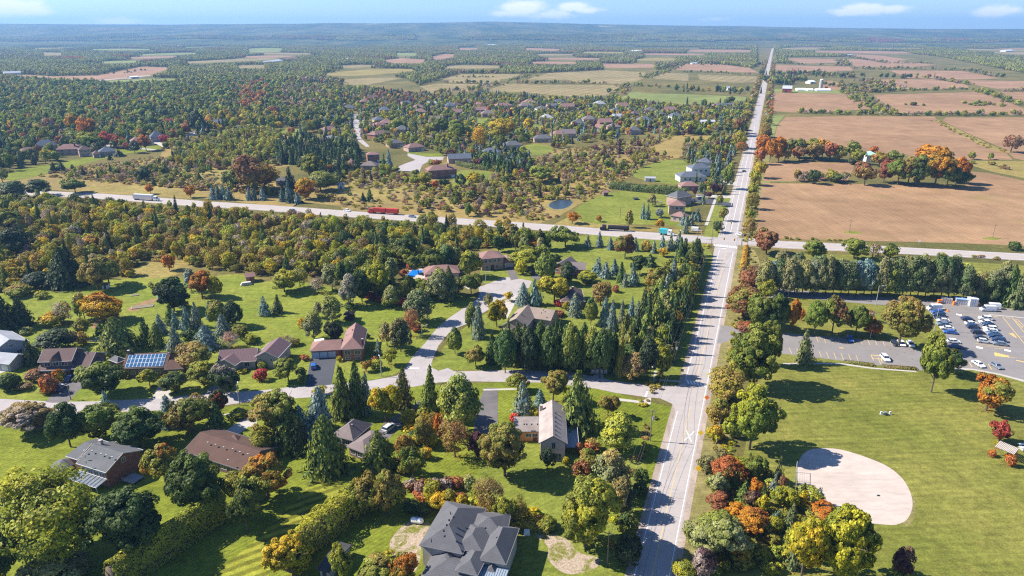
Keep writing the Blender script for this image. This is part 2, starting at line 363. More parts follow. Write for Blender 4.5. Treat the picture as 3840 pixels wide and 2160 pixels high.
sheet('lawn', P('m1', '1580,1060 1800,1065 2080,1075 2390,1100 2440,1130 2250,1140 2050,1200 1860,1210 1700,1150 1640,1110'), 2, G_LAWN, 2)
sheet('lawn', P('a2', '870,300 930,240 1200,228 1290,320 1150,400 1000,360'), 2, G_LAWN, 2)
sheet('lawn', P('m0', '0,520 110,480 250,450 360,440 430,420 640,390 690,360 940,320 1200,270 1260,280 1180,330 900,360 760,400 640,430 520,460 370,500 200,540 60,560'), 2, G_LAWN_SW, 1)
sheet('meadow', P('m0', '1020,1200 1200,1160 1500,1150 1440,1230 1240,1300 1000,1290'), 2, G_MEADOW, 2)
sheet('meadow', P('m0', '640,600 900,590 1100,600 1500,640 1560,700 1300,690 1000,650 700,640'), 1, G_MEADOW, 1)
sheet('meadow', P('m0', '1380,450 1600,430 1780,430 1720,560 1500,580 1350,520'), 1, G_MEADOW, 1)
sheet('meadow', P('m1', '0,500 200,510 400,480 560,560 460,640 300,690 120,660 0,760'), 1, G_MEADOW, 1)
sheet('meadow', P('m1', '700,640 900,620 1200,560 1400,540 1560,590 1400,640 1150,700 1100,760 800,760'), 1, G_MEADOW, 2)
sheet('meadow', P('m1', '1580,380 1800,330 2000,300 2300,260 2300,300 2180,350 1900,400 1650,410'), 1, G_MEADOW, 2)
sheet('meadow', P('m1', '1180,870 1600,890 1700,840 1800,850 2100,890 2576,930 2576,960 2200,930 1800,905 1400,880'), 1, G_MEADOW)
sheet('lawn', P('m1', '1770,760 1900,690 2040,630 2300,650 2576,680 m2 60,640 60,900 0,930 m1 2500,890 2200,890 1830,880 1750,820'), 2, G_LAWN, 1)
sheet('lawn', P('m1', '2180,520 2250,460 2450,400 2576,400 m2 40,430 60,540 m1 2576,600 2300,560'), 2, G_LAWN, 1)
sheet('lawn', P('m1', '500,340 640,350 760,350 760,380 620,372 500,360'), 2, G_LAWN_SW)
sheet('lawn', P('m1', '880,480 1000,480 1250,500 1220,530 1000,560 820,630 840,540'), 2, G_LAWN, 1)
sheet('lawn', P('t1', '960,890 1130,890 1120,930 1080,960 1000,930'), 2, G_LAWN, 2)
sheet('lawn', P('t1', '1330,930 1480,940 1560,980 1360,990'), 2, G_LAWN, 1)
sheet('lawn', P('m1', '1350,330 1420,270 1600,300 1580,370 1380,360'), 2, G_LAWN, 1)
sheet('lawn', P('m0', '2090,160 2300,170 2300,220 2120,220'), 2, G_LAWN, 1)
# park side
sheet('lawn', P('s', '2880,960 2990,955 3200,955 3840,995 4300,1040 4300,1500 4300,2600 2600,2600 2680,2160 2790,1700 2850,1400 2870,1150'), 1, G_PARK)
sheet('lawn', P('m2', '380,1060 500,1050 560,1100 600,1250 560,1340 380,1330 350,1320'), 2, G_VERGE, 1)
sheet('verge', [rp(-330, 4.2), rp(60, 4.6), rp(60, 13), rp(-330, 11.5)], 2, G_VERGE)
sheet('verge', [rp(72, -14), rp(190, -14), rp(190, -4.6), rp(72, -4.6)], 3, G_LAWN)
sheet('verge', [rp(66, 4.6), rp(470, 4.6), rp(470, 20), rp(66, 20)], 1, G_VERGE)
sheet('mown_lawn', P('b1', '-1000,1900 -700,1640 -320,1420 -160,1280 0,1130 300,830 520,600 640,590 800,650 800,720 640,860 480,960 330,1100 150,1300 80,1600'), 3, G_STRIPE)
sheet('mown_lawn', P('b0', '1850,1449 1960,1360 2244,1140 b1 110,1050 120,1150 60,1449 -60,1600 -200,1600'), 4, G_STRIPE)
# bare earth round the newly built house and other bare places
sheet('dirt_patch', P('b1', '1340,960 1500,970 1530,1000 1440,1180 1450,1300 1380,1449 1250,1350 1150,1180 1230,1060'), 3, G_DIRT, 2)
sheet('dirt_patch', P('b2', '180,1050 380,1090 520,1140 560,1250 800,1290 760,1380 520,1449 400,1400 300,1290 330,1190 210,1110'), 3, G_DIRT, 2)
sheet('dirt_patch', P('a0', '1090,430 1180,380 1330,330 1400,320 1330,370 1200,440'), 2, S_BROWN, 1)
sheet('dirt_patch', P('a0', '790,570 860,500 910,510 830,600'), 2, S_BROWN, 1)
sheet('dirt_patch', P('b3', '1150,640 1240,690 1300,780 1290,920 1240,1020 1160,1010 1230,930 1270,860 1270,760'), 2, G_VERGE, 2)

G_MARSH = grass('marsh_grass', (.2, .15, .05), (.26, .19, .06), (.17, .1, .06), .016, None, .7)
sheet('marsh', P('m0', '-300,480 100,560 640,455 1200,385 1250,300 1500,240 1900,170 2250,230 2300,420 2080,470 2100,600 2300,720 2576,750 m1 0,770 560,834 1150,866 1480,886 1640,826 1780,745 2030,626 2180,520 2300,430 2576,380 m2 0,270 250,240 480,180 470,250 m1 2576,200 2000,290 1600,330 1400,420 1150,470 850,560 500,520 400,490 m0 2576,560 2400,620 2200,760 1500,690 700,650 0,600 -300,590'), 1, G_MARSH)
# ploughed and other fields
FIELDS = []
def field(view, s, mat, level=2, sm=0):
    pts = P(view, s); FIELDS.append(pts); return sheet('field', pts, level, mat, sm)
field('m2', '610,578 1250,582 2130,605 2180,490 2330,505 2576,560 2900,640 2900,1090 2576,1050 2100,1030 1500,1015 1000,1005 720,995 560,975 575,760', S_BROWN2)
field('m2', '630,425 900,418 1290,425 1290,470 1240,560 610,562', S_BROWN)
field('m2', '695,225 715,140 780,78 1300,72 1900,75 1930,110 2200,240 2440,345 2490,400 2150,402 1900,390 1600,360 1300,330 700,240', S_BROWN)
field('m2', '1990,80 2900,80 2900,430 2576,405 2500,390 2430,320 2150,200 1960,105', S_BROWN)
field('t2', '675,700 1270,710 1430,822 1150,840 830,850 665,838', S_BROWN)
field('t2', '1440,715 2200,695 2330,720 2576,820 2800,850 2800,880 2200,858 1580,852', S_BROWN)
field('t2', '1030,612 1130,608 1205,640 1200,675 1110,682 1030,662', S_BROWN)
field('t2', '1440,600 1900,598 2140,640 2160,662 1580,684 1380,612', S_PINK)
field('t2', '2150,605 2800,615 2800,665 2370,670 2210,640', S_PINK)
field('t2', '2400,690 2800,700 2800,790 2576,765 2480,742', S_BROWN)
field('t2', '690,490 1260,503 1290,532 1010,545 700,542', S_PINK)
field('t2', '770,440 1500,450 1920,490 1700,508 1300,502 1240,470 900,480', S_PINK)
field('t2', '1290,410 1500,420 1700,450 1560,470 1300,430', S_PINK)
field('t2', '1560,530 2100,535 2400,590 2200,600 1700,590', S_PINK)
field('m2', '645,65 770,65 712,135 690,228 635,228', S_GRN)
field('m2', '620,530 780,545 840,565 620,565', S_GRN)
field('t2', '680,672 1000,680 1180,680 1270,708 670,698', S_GRN)
field('m2', '2160,410 2576,410 2900,430 2900,560 2576,540 2330,490 2200,450', G_MEADOW)
field('t2', '0,480 250,482 500,512 575,548 430,546 0,528', S_PINK)
field('t2', '110,562 560,578 568,622 380,625 130,602', S_TAN)
field('t2', '-250,705 0,710 500,732 470,757 200,790 0,785 -480,745 -380,690', S_GRN)
field('t1', '1080,690 1235,635 1700,640 2130,645 2060,680 2010,722 1760,733 1400,698', S_TAN)
field('t1', '1400,600 1560,552 2000,530 2290,545 2320,580 2140,640 2030,630 1780,622 1720,605', S_TAN)
field('t1', '590,650 740,632 1180,636 1000,690 680,702', S_TAN)
field('t1', '750,595 900,560 1360,560 1280,590 1200,600 1190,630 800,622', S_TAN)
field('t1', '2320,590 2450,550 2620,556 2620,612', S_TAN)
field('t1', '1950,480 2370,485 2360,512 2000,512', S_PINK)
field('t1', '2440,520 2576,480 2700,490 2750,530 2576,530', S_PINK)
field('t1', '300,455 450,440 650,450 600,477 400,477', S_PINK)
field('t1', '675,430 770,408 860,410 840,432 720,452', S_PINK)
field('t1', '880,360 1020,350 1030,372 900,378', S_PINK)
field('t1', '1380,362 1680,370 1600,386 1400,378', S_PINK)
field('t1', '410,400 570,398 560,420 420,420', S_GRN)
field('t1', '550,320 700,300 960,290 900,320 650,345', S_TAN)
field('t1', '1380,290 1500,285 1480,302 1390,302', S_TAN)
field('t0', '0,562 240,567 400,577 720,570 1070,502 1300,510 1190,548 1090,577 740,602 320,602 0,595', S_PINK)
field('t0', '760,612 1190,592 1470,597 1330,627 860,648', S_GRN)
field('t0', '1870,368 2000,360 2140,365 2100,392 1880,396', S_GRN)
field('t0', '1780,495 2000,490 2000,512 1800,515', S_TAN)
field('t0', '320,395 470,398 460,418 330,420', S_TAN)
field('t0', '1830,320 2000,285 2250,280 2100,300', S_TAN)
field('t1', '30,600 330,585 470,588 200,640 0,640', S_TAN)
sheet('fallow_strip', P('m2', '1895,100 1930,100 2180,220 2350,300 2500,345 2440,350 2300,315 2100,215'), 3, G_MEADOW)

# main road
shoulder = sheet('road_shoulder', [rp(-340, -5.4), rp(3000, -5.8), rp(9000, -7), rp(9000, 7), rp(3000, 5.8), rp(-340, 5.4)], 4, A_GRAV)
road = sheet('road', [rp(-340, -4.0), rp(-90, -4.0), rp(-10, -4.3), rp(60, -6.3), rp(140, -5.2), rp(400, -4.2), rp(9000, -4.2), rp(9000, 4.2), rp(400, 4.2), rp(140, 4.4), rp(60, 4.6), rp(-10, 4.2), rp(-90, 4.0), rp(-340, 4.0)], 6, A_ROAD)
for d in (-3.45, 3.45):
    for s0, s1 in ((-340, -122), (-100, 55), (85, 420)):
        if d > 0 and s0 == -100: s0 = -122
        line_mark(road, rp(s0, d), rp(s1, d), .14, 8, M_MARK, 'edge_line')
line_mark(road, rp(-340, 0), rp(-118, 0), .13, 8, M_YEL, 'centre_line'); line_mark(road, rp(-106, 0), rp(55, 0), .13, 8, M_YEL, 'centre_line')
line_mark(road, rp(86, 0), rp(600, 0), .2, 8, M_MARK, 'centre_line')
for a, b in (((1527, 172), (1575, 275)), ((1598, 185), (1510, 262))): line_mark(road, V('b2', *a), V('b2', *b), .28, 9, M_MARK, 'crossing_mark')
for i in range(6):
    x = 1534+29.5*i; line_mark(road, V('a2', x, 1040+7*i), V('a2', x+16, 1074+6*i), .55, 8, M_MARK, 'crosswalk_stripe')
for i in range(11):
    x = 238+16.5*i; line_mark(road, V('m2', x, 1036+2.1*i), V('m2', x+2, 1050+2.1*i), .7, 8, M_MARK, 'crosswalk_stripe')
line_mark(road, V('m2', 265, 1066), V('m2', 330, 1073), .5, 8, M_MARK, 'stop_line')
M_TAR = plain('tar_seam', (.13, .12, .12), .7, .3, .2, .5)
g_r = random.Random(3)
for d0, s0, s1 in ((-1.75, -340, -60),):
    q = [rp(s0+(s1-s0)*i/24, d0+g_r.uniform(-.12, .12)) for i in range(25)]; strip('tar_seam', q, .035, 7, M_TAR, None, road)
for i in range(10):
    s0 = g_r.uniform(-180, 60); d0 = g_r.uniform(-3.5, 1); q = [rp(s0+g_r.uniform(-.3, .3), d0+k*g_r.uniform(.8, 1)) for k in range(4)]; strip('tar_seam', q, .045, 7, M_TAR, None, road)
# highway
HW = P('s', '-900,690 -200,700') + P('m0', '0,640 700,672 1000,692 1500,732 2000,762 2576,806') + P('m1', '560,843 1150,882 1600,915 1800,932 2200,965 2576,992') + P('m2', '300,1012 540,1022 740,1040 1240,1063 1700,1088 2576,1135 3200,1170')
strip('road_shoulder', HW, [7.6]*10+[7.6]*8+[6.6]*(len(HW)-18), 3, A_GRAV)
hwy = strip('highway', HW, [6.0]*len(HW), 5, A_ROAD)
for i in range(2, len(HW)-1):
    if not (HW[i]-rp(66, 0)).length < 22 and not (HW[i+1]-rp(66, 0)).length < 22:
        t = (HW[i+1]-HW[i]).normalized(); n = Vector((-t.y, t.x, 0))
        for off, m, w in ((5.2, M_MARK, .18), (-5.2, M_MARK, .18), (0, M_YEL, .3)): line_mark(hwy, HW[i]+n*off, HW[i+1]+n*off, w, 7, m, 'lane_line')
# residential streets
street = sheet('street', P('a0', '-900,1190 -300,1198 0,1205 400,1226 700,1231 1000,1219 1300,1206 1600,1181 2000,1145 2244,1137 a1 300,1102 430,1093 660,1080 1010,1045 1230,1005 1300,945 1400,800 1480,720 1600,570 1700,490 1850,390 1925,340 1960,290 1950,225 2000,210 2080,178 2180,140 a2 -40,140 60,152 175,172 150,230 0,320 a1 2170,330 2060,410 1960,470 1870,540 1740,590 1680,640 1600,740 1560,830 1535,900 1545,935 1600,960 1680,935 1740,965 2244,953 a2 250,960 530,975 720,1010 900,1050 1240,1085 1420,1092 1490,1078 1530,1040 1560,1150 1530,1449 1432,1449 1440,1310 1405,1250 1300,1202 1170,1190 900,1152 750,1118 480,1085 250,1063 0,1058 a1 1850,1052 1600,1062 1380,1100 1150,1112 900,1140 480,1192 200,1210 0,1222 a0 2000,1258 1500,1303 1200,1313 1030,1322 700,1337 300,1340 0,1325 -900,1300'), 5, A_LANE)
line_mark(street, V('a1', 1322, 936), V('a1', 1430, 937), .5, 7, M_MARK, 'stop_line'); line_mark(street, V('a2', 1188, 1140), V('a2', 1168, 1190), .5, 7, M_MARK, 'stop_line')
sheet('street', P('t1', '80,860 128,860 140,950 152,1040 158,1087 m1 150,240 215,300 190,305 160,285 130,260 110,230 100,180 90,140 85,70'), 4, A_LANE)
sheet('street', P('m1', '500,352 640,378 775,378 765,402 660,412 610,440 590,490 430,487 418,458 480,430 560,402 500,372'), 4, A_LANE)
sheet('street', P('m0', '1380,240 1420,200 1510,170 1530,185 1470,215 1440,235'), 4, A_LANE)
sheet('street', P('m0', '400,240 700,290 950,310 1160,330 1180,322 950,300 700,278 420,230'), 4, A_LANE)
sheet('street', P('m0', '1160,250 1260,290 1240,310 1130,260'), 4, M_CONC)
sheet('path', P('t0', '745,603 980,583 1000,575 1130,565 1140,572 1000,588 760,612'), 3, A_GRAV)
sheet('path', P('t0', '1640,490 1820,480 1830,490 1660,500'), 3, A_GRAV)
sheet('path', P('t0', '2000,460 2240,430 2260,440 2020,475'), 3, A_GRAV)
# driveways, walks
for nm, vw, s, m in (
    ('driveway', 'z1', '1040,1220 1160,1050 1250,1000 1420,1000 1700,930 1690,1030 1500,1180 1380,1320 1330,1395 1000,1400 880,1385', A_OLD),
    ('driveway', 'a0', '1330,1208 1400,1060 1500,1090 1490,1198', M_CONC), ('driveway', 'a0', '1790,1168 1840,1100 1980,1080 1950,1155', A_LOT),
    ('driveway', 'z3', '360,720 500,735 835,735 740,1255 225,1305 330,790', A_DRIVE), ('driveway', 'z1', '-200,800 0,690 130,690 240,740 0,835 -200,900', M_CONC),
    ('driveway', 'b1', '1000,300 1120,110 1240,30 1400,-60 1440,-100 1430,-60 1330,110 1240,170 1170,240', A_OLD), ('driveway', 'b1', '1890,330 1930,0 2000,-200 2120,-200 2120,130 2020,300', A_OLD),
    ('driveway', 'b0', '1900,240 2000,160 2150,60 2244,40 b1 10,140 b0 2180,140 2020,260', M_CONC), ('driveway', 'm1', '1240,1215 1305,1210 1335,1300 1280,1310', A_OLD),
    ('driveway', 'm1', '1430,1290 1500,1180 1560,1230 1490,1310', A_OLD), ('driveway', 'm1', '860,1310 920,1290 1000,1330 960,1380', M_CONC),
    ('driveway', 'a2', '-160,400 80,270 -40,500', M_CONC), ('driveway', 'a2', '710,1010 735,970 795,980 805,1025', M_CONC),
    ('driveway', 'm2', '60,690 230,700 380,730 380,755 230,735 60,715', A_DRIVE), ('driveway', 'm2', '100,660 340,672 390,668 392,690 330,690 100,680', M_CONC),
    ('driveway', 'm2', '420,920 510,890 530,900 520,930', A_GRAV), ('driveway', 'm2', '300,560 410,570 410,590 330,590', M_CONC),
    ('path', 'm2', '240,690 260,690 190,895 165,895', M_CONC), ('path', 'a2', '1230,1085 1262,1030 1270,960 1245,960 1240,1035', M_CONC),
    ('path', 'a2', '1260,1032 1480,1048 1480,1060 1262,1044', M_CONC), ('path', 'a2', '1190,1195 1220,1195 1215,1255 860,1212 900,1196 1140,1225', M_CONC),
    ('path', 'a1', '1990,1120 2244,1112 a2 80,1120 a1 2244,1128 1995,1133', M_CONC), ('path', 's', '0,1580 60,1583 210,1600 210,1606 60,1592 0,1590', M_CONC),
    ('path', 'b0', '1930,35 2244,-8 2244,2 1935,45', M_CONC), ('path', 'a3', '130,892 330,888 650,893 900,930 1300,962 1300,972 900,942 640,905 330,900 130,905', M_CONC),
    ('path', 'a3', '1640,932 1800,942 2030,985 2244,1040 2244,1058 2030,998 1800,955 1640,948', M_CONC)):
    sheet(nm, P(vw, s), 7 if nm == 'path' else 6, m)
# parking lot and the park road
lot = sheet('parking_lot', P('m2', '640,1368 830,1400 a3 0,235 400,265 1000,310 1390,345 1900,390 2244,428 2700,470 2700,1180 2244,1045 2030,988 1800,944 1640,932 1490,800 1560,770 1555,640 1490,560 1440,470 1380,412 1270,405 950,380 600,350 150,305 m2 820,1440 640,1440'), 4, A_LOT)
lot2 = sheet('parking_lot', P('a3', '-420,560 90,625 400,650 900,690 1080,705 1290,770 1490,800 1650,935 1300,960 1290,925 900,908 650,872 400,842 90,805 -300,750 a2 1900,700 1830,720 1700,720 1720,560 1830,590'), 5, A_LOT)
for i in range(16):
    x = 228+64.5*i
    if 360 < x < 1120: line_mark(lot2, V('a3', x, 652+i*3.2), V('a3', x+20, 700+i*3.4), .14, 7, M_YEL, 'parking_line')
for i in range(13):
    x = 186+65*i
    if not 620 < i*65 < 760: line_mark(lot2, V('a3', x, 757+i*7.3), V('a3', x+22, 812+i*7.4), .14, 7, M_YEL, 'parking_line')
for a, b, w in (((900, 822), (985, 826), .4), ((905, 825), (925, 870), .2), ((985, 826), (1000, 888), .2), ((915, 850), (990, 858), .2), ((625, 758), (662, 762), .6)):
    line_mark(lot2, V('a3', *a), V('a3', *b), w, 8, M_YEL, 'parking_line')
for a, b, w, m in (((525, 905), (745, 915), .3, M_YEL), ((830, 1105), (875, 1185), .2, M_YEL), ((1130, 1130), (1190, 1220), .2, M_YEL), ((920, 800), (1470, 880), .2, M_YEL), ((925, 830), (1220, 860), .15, M_YEL), ((1230, 890), (1470, 872), .15, M_YEL),
                   ((1240, 945), (1440, 1000), .15, M_YEL), ((1365, 380), (1705, 800), .2, M_YEL), ((1505, 375), (1705, 625), .2, M_YEL), ((1240, 1005), (1705, 1040), .15, M_YEL), ((720, 330), (1000, 360), .15, M_YEL),
                   ((1140, 340), (1705, 392), .9, M_CONC), ((620, 335), (712, 352), 1.6, M_MARK), ((940, 858), (1045, 880), 1.6, M_MARK), ((1392, 905), (1495, 925), 1.6, M_MARK), ((880, 1030), (900, 1032), .4, M_YEL),
                   ((1560, 420), (1690, 560), .15, M_YEL), ((1600, 412), (1705, 530), .15, M_YEL), ((1220, 372), (1285, 380), .5, M_YEL), ((1420, 390), (1490, 402), .5, M_YEL), ((1580, 1070), (1705, 1100), .7, M_YEL), ((1620, 685), (1705, 695), .2, M_YEL)):
    line_mark(lot, V('z7', *a), V('z7', *b), w, 8, m, 'parking_line')
for i in range(4): line_mark(lot, V('z7', 1560+i*34, 425+i*38), V('z7', 1600+i*34, 412+i*36), .15, 8, M_YEL, 'parking_line')
for i in range(5): line_mark(lot, V('z7', 1245+i*48, 950+i*11), V('z7', 1262+i*48, 1000+i*6), .8, 8, M_YEL, 'parking_line')
for i in range(5): line_mark(lot, V('z7', 1465+i*24, 650+i*14), V('z7', 1540+i*12, 640+i*16), .5, 8, M_YEL, 'parking_line')
# ball diamond
def infield_mat():
    m, nt, b = new_mat('infield_clay', .95, .1)
    col = ramp(nt, noise(nt, .06, 5, .65), (.39, .325, .28), (.47, .41, .36)); col = mul(nt, col, noise(nt, .5, 5, .7, mapped(nt, .3, (.35, 1.5, 1))), .87, 1.1); col = mul(nt, col, noise(nt, .16, 5, .7, mapped(nt, .5, (.5, 1.6, 1)), 1.5), .9, 1.08)
    nt.links.new(mul(nt, col, noise(nt, 2.5, 3, .7), .95, 1.05), b.inputs['Base Color']); return m
sheet('infield', P('b3', '270,430 330,352 430,328 560,328 680,348 900,420 1060,490 1180,590 1240,690 1272,800 1258,890 1215,965 1130,1002 1050,1003 790,975 560,900 380,830 300,730 258,620 258,500'), 3, infield_mat(), 2)
# pond
def water_mat():
    m, nt, b = new_mat('pond_water', .3, .3); b.inputs['Base Color'].default_value = (.03, .045, .055, 1); bump(nt, b, noise(nt, .8, 3), .05, .03); return m
sheet('pond_bank', P('m1', '1525,750 1590,715 1640,690 1720,690 1765,712 1745,745 1700,780 1600,788'), 3, G_VERGE, 2)
sheet('pond_water', P('m1', '1555,742 1610,705 1680,698 1750,712 1735,742 1690,770 1600,776'), 5, water_mat(), 2)
# ------------------------------------------------------------------ houses
RF = dict(slate=shingle('grey_shingles', (0.105, 0.108, 0.115)), light=shingle('light_grey_shingles', (.3, .31, .335)), purple=shingle('plum_brown_shingles', (0.124, 0.084, 0.077)), mauve=shingle('mauve_metal_roof', (0.149, 0.096, 0.102), var=.05),
          rose=shingle('rose_brown_shingles', (.22, .13, .115)), brown=shingle('brown_shingles', (0.093, 0.055, 0.043)), taupe=shingle('taupe_shingles', (.165, .135, .13)), tan=shingle('tan_shingles', (.235, .185, .15)),
          cedar=shingle('weathered_cedar_shingles', (.29, .25, .23), var=.2), new=shingle('new_slate_shingles', (0.093, 0.094, 0.102)), blue=shingle('blue_grey_shingles', (.1, .115, .145)), dark=shingle('dark_shingles', (0.053, 0.053, 0.056)),
          white=plain('white_metal_roof', (.78, .78, .78), .5, .3, .04), green=plain('pale_green_roof', (.33, .6, .48), .5, .3, .06), redr=plain('rusty_red_roof', (.33, .1, .07), .8, .2, .2), grey2=plain('grey_metal_roof', (.4, .42, .45), .45, .4, .06))
WL = dict(brick=brick('red_brick', (.2, .07, .045)), orange=brick('orange_brick', (.27, .105, .06)), brown=brick('brown_brick', (.14, .08, .058)), pink=brick('buff_pink_brick', (.4, .28, .22)), grey=plain('grey_siding', (.3, .3, .3), .8, .2, .06, 3),
          white=plain('white_siding', (.62, .61, .58), .8, .2, .05, 3), stucco=plain('grey_stucco', (.5, .4, .36), .9, .2, .06, 1), wood=plain('orange_stained_wood', (.5, .24, .08), .8, .2, .15, 3), red=plain('barn_red_boards', (.3, .06, .045), .9, .2, .15, 2), stone=brick('pale_stone', (.42, .38, .33)))
M_GAR = plain('shade_tinted_garage_door', (.42, .52, .62), .5, .3, .05); M_TRIMD = plain('grey_trim', (.16, .16, .17), .5, .3, .05); M_GARW = plain('white_garage_door', (.6, .58, .54), .5, .3, .05); M_TRIM = plain('white_trim', (.5, .5, .49), .5, .3, .05)  # M_GAR has the blue cast of shade put into the door colour
M_DOOR = plain('dark_door_paint', (.1, .045, .035), .5, .3, .1); M_BLACK = plain('black_metal', (.02, .02, .022), .5, .4, .1)
def lerp(a, b, t): return a+(b-a)*t
class Wing:
    def __init__(s, p0, p1, ze, depth, rise, kind, ov=.45):
        s.u = Vector((p1.x-p0.x, p1.y-p0.y, 0)); s.L = s.u.length; s.u.normalize(); s.w = Vector((-s.u.y, s.u.x, 0)); s.o = Vector((p0.x, p0.y, 0)); s.ze, s.D, s.rise, s.k, s.ov = ze, depth, rise, kind, ov
    def p(s, a, b, z): return s.o+s.u*a+s.w*b+Vector((0, 0, z))
def wing_build(root, W, wall, roof, trim=True, z0=-.1):
    L, D, ze, h, k, ov = W.L, W.D, W.ze, W.rise, W.k, W.ov; th = .2
    e = [W.p(0, 0, ze), W.p(L, 0, ze), W.p(L, D, ze), W.p(0, D, ze)]; dn = Vector((0, 0, -th)); m = MB()
    if k == 'g': r = [W.p(0, D/2, ze+h), W.p(L, D/2, ze+h)]; top = [(0, 1, 5, 4), (2, 3, 4, 5)]; gab = True
    elif k == 'G': r = [W.p(L/2, 0, ze+h), W.p(L/2, D, ze+h)]; top = [(3, 0, 4, 5), (1, 2, 5, 4)]
    elif k == 'h':
        i = min(L, D)/2
        r = [W.p(i, D/2, ze+h), W.p(L-i, D/2, ze+h)] if L >= D else [W.p(L/2, i, ze+h), W.p(L/2, D-i, ze+h)]
        if abs(L-D) < .3: r[1] = r[0]+W.u*.02
        top = [(0, 1, 5, 4), (1, 2, 5), (2, 3, 4, 5), (3, 0, 4)] if L >= D else [(0, 1, 4), (1, 2, 5, 4), (2, 3, 5), (3, 0, 4, 5)]
    elif k == 'H':   # hip on the left end only, gable on the right
        r = [W.p(min(D/2, L*.45), D/2, ze+h), W.p(L, D/2, ze+h)]; top = [(0, 1, 5, 4), (2, 3, 4, 5), (3, 0, 4)]
    elif k == 'V':   # hip on the front end, gable at the back
        r = [W.p(L/2, min(L/2, D*.45), ze+h), W.p(L/2, D, ze+h)]; top = [(0, 1, 4), (1, 2, 5, 4), (3, 0, 4, 5)]
    elif k == 's': r = [W.p(L, D, ze+h), W.p(0, D, ze+h)]; e = e[:2]+[W.p(L, D, ze), W.p(0, D, ze)]; top = [(0, 1, 4, 5)]
    elif k == 'f': r = []; top = [(0, 1, 2, 3)]
    pts = e+r
    if k == 's': pts = e[:2]+r; top = [(0, 1, 2, 3)]
    n = len(pts); m.add(pts+[q+dn for q in pts], top+[tuple(i+n for i in f[::-1]) for f in top]+[f for f in _rim(top, n)])
    rf = m.build('roof', roof, root)
    if trim:
        g = MB(); es = [(0, 1)] if k in 'gHs' else []
        if k in 'gH': es.append((2, 3))
        if k in 'hf': es = [(0, 1), (1, 2), (2, 3), (3, 0)]
        if k == 'G': es = [(3, 0), (1, 2)]
        if k == 'V': es = [(0, 1), (3, 0), (1, 2)]
        for a, b in es:
            A, B = pts[a], pts[b]; d = (B-A).normalized(); nrm = Vector((d.y, -d.x, 0)); g.box(lerp(A, B, .5)+nrm*.07+Vector((0, 0, -.1)), ((B-A).length, .12, .17), d)
        rk = {'g': [((0, 4), (3, 4)), ((1, 5), (2, 5))], 'G': [((0, 4), (1, 4)), ((3, 5), (2, 5))], 'H': [((1, 5), (2, 5))], 'V': [((3, 5), (2, 5))]}.get(k, [])
        for pair in rk:
            for a, b in pair:
                A, B = pts[a], pts[b]; ax = W.u if k in 'gH' else W.w; s = 1 if (A-W.p(L/2, D/2, 0)).dot(ax) > 0 else -1
                q = [A+ax*s*.06+Vector((0, 0, .02)), B+ax*s*.06+Vector((0, 0, .02)), B+ax*s*.06+Vector((0, 0, -.26)), A+ax*s*.06+Vector((0, 0, -.26))]; q2 = [x-ax*s*.05 for x in q]
                g.add(q+q2, [(0, 1, 2, 3), (7, 6, 5, 4), (0, 4, 5, 1), (1, 5, 6, 2), (2, 6, 7, 3), (3, 7, 4, 0)])
        g.build('fascia', M_TRIMD if roof in (RF['new'], RF['cedar'], RF['taupe'], RF['tan'], RF['brown'], RF['rose']) else M_TRIM, rf)
    a, b = ov, ov; c = [(a, b), (L-a, b), (L-a, D-b), (a, D-b)]; wm = MB(); zt = ze-th*.6
    base = [W.p(x, y, z0) for x, y in c]; topv = [W.p(x, y, zt) for x, y in c]; wm.add(base+topv, [(i, (i+1) % 4, 4+(i+1) % 4, 4+i) for i in range(4)]+[(3, 2, 1, 0)])
    f = h*(1-2*ov/D)
    if k in 'gH':
        for x, on in ((a, k == 'g'), (L-a, True)):
            if on: wm.add([W.p(x, b, zt), W.p(x, D-b, zt), W.p(x, D/2, zt+h-.12)], [(0, 1, 2)])
    if k in 'GV':
        for y, on in ((b, k == 'G'), (D-b, True)):
            if on: wm.add([W.p(a, y, zt), W.p(L-a, y, zt), W.p(L/2, y, zt+h-.12)], [(0, 1, 2)])
    if k == 's': wm.add([W.p(a, D-b, zt), W.p(L-a, D-b, zt), W.p(L-a, D-b, zt+h), W.p(a, D-b, zt+h), W.p(a, b, zt), W.p(L-a, b, zt)], [(0, 1, 2, 3), (4, 0, 3), (1, 5, 2)])
    wm.build('wall', wall, root)
def _rim(top, n):
    ed = {}
    for f in top:
        for a, b in zip(f, f[1:]+f[:1]): ed[(a, b)] = 1
    return [(b, a, a+n, b+n) for (a, b) in ed if (b, a) not in ed]
def on_wall(W, side, t, z, w, h, d, out):
    """box flush on a wall: side f/r/b/l, t metres along it"""
    L, D, o = W.L, W.D, W.ov
    if side == 'f': c, u, n = W.p(t, o, z), W.u, -W.w
    elif side == 'b': c, u, n = W.p(L-t, D-o, z), -W.u, W.w
    elif side == 'r': c, u, n = W.p(L-o, t, z), W.w, W.u
    else: c, u, n = W.p(o, D-t, z), -W.w, -W.u
    return MB().box(c+n*(out), (w, d, h), u)
def window(root, W, side, t, z, w=1.5, h=1.3):
    f = MB(); L = on_wall
    for dx, dz, ww, hh in ((0, h/2+.05, w+.2, .12), (0, -h/2-.05, w+.2, .12), (-w/2-.05, 0, .12, h), (w/2+.05, 0, .12, h), (0, 0, .07, h)):
        b = on_wall(W, side, t+dx, z+dz, ww, hh, .14, .03); f.add(b.v, b.f)
    fr = f.build('window', M_TRIM, root); on_wall(W, side, t, z, w, h, .06, .015).build('pane', M_GLASS, fr)
def windows(root, W, side, n, z, w=1.5, h=1.3, a=.12, b=.88):
    L = W.L if side in 'fb' else W.D
    for i in range(n): window(root, W, side, L*(a+(b-a)*(i+.5)/n), z, w, h)
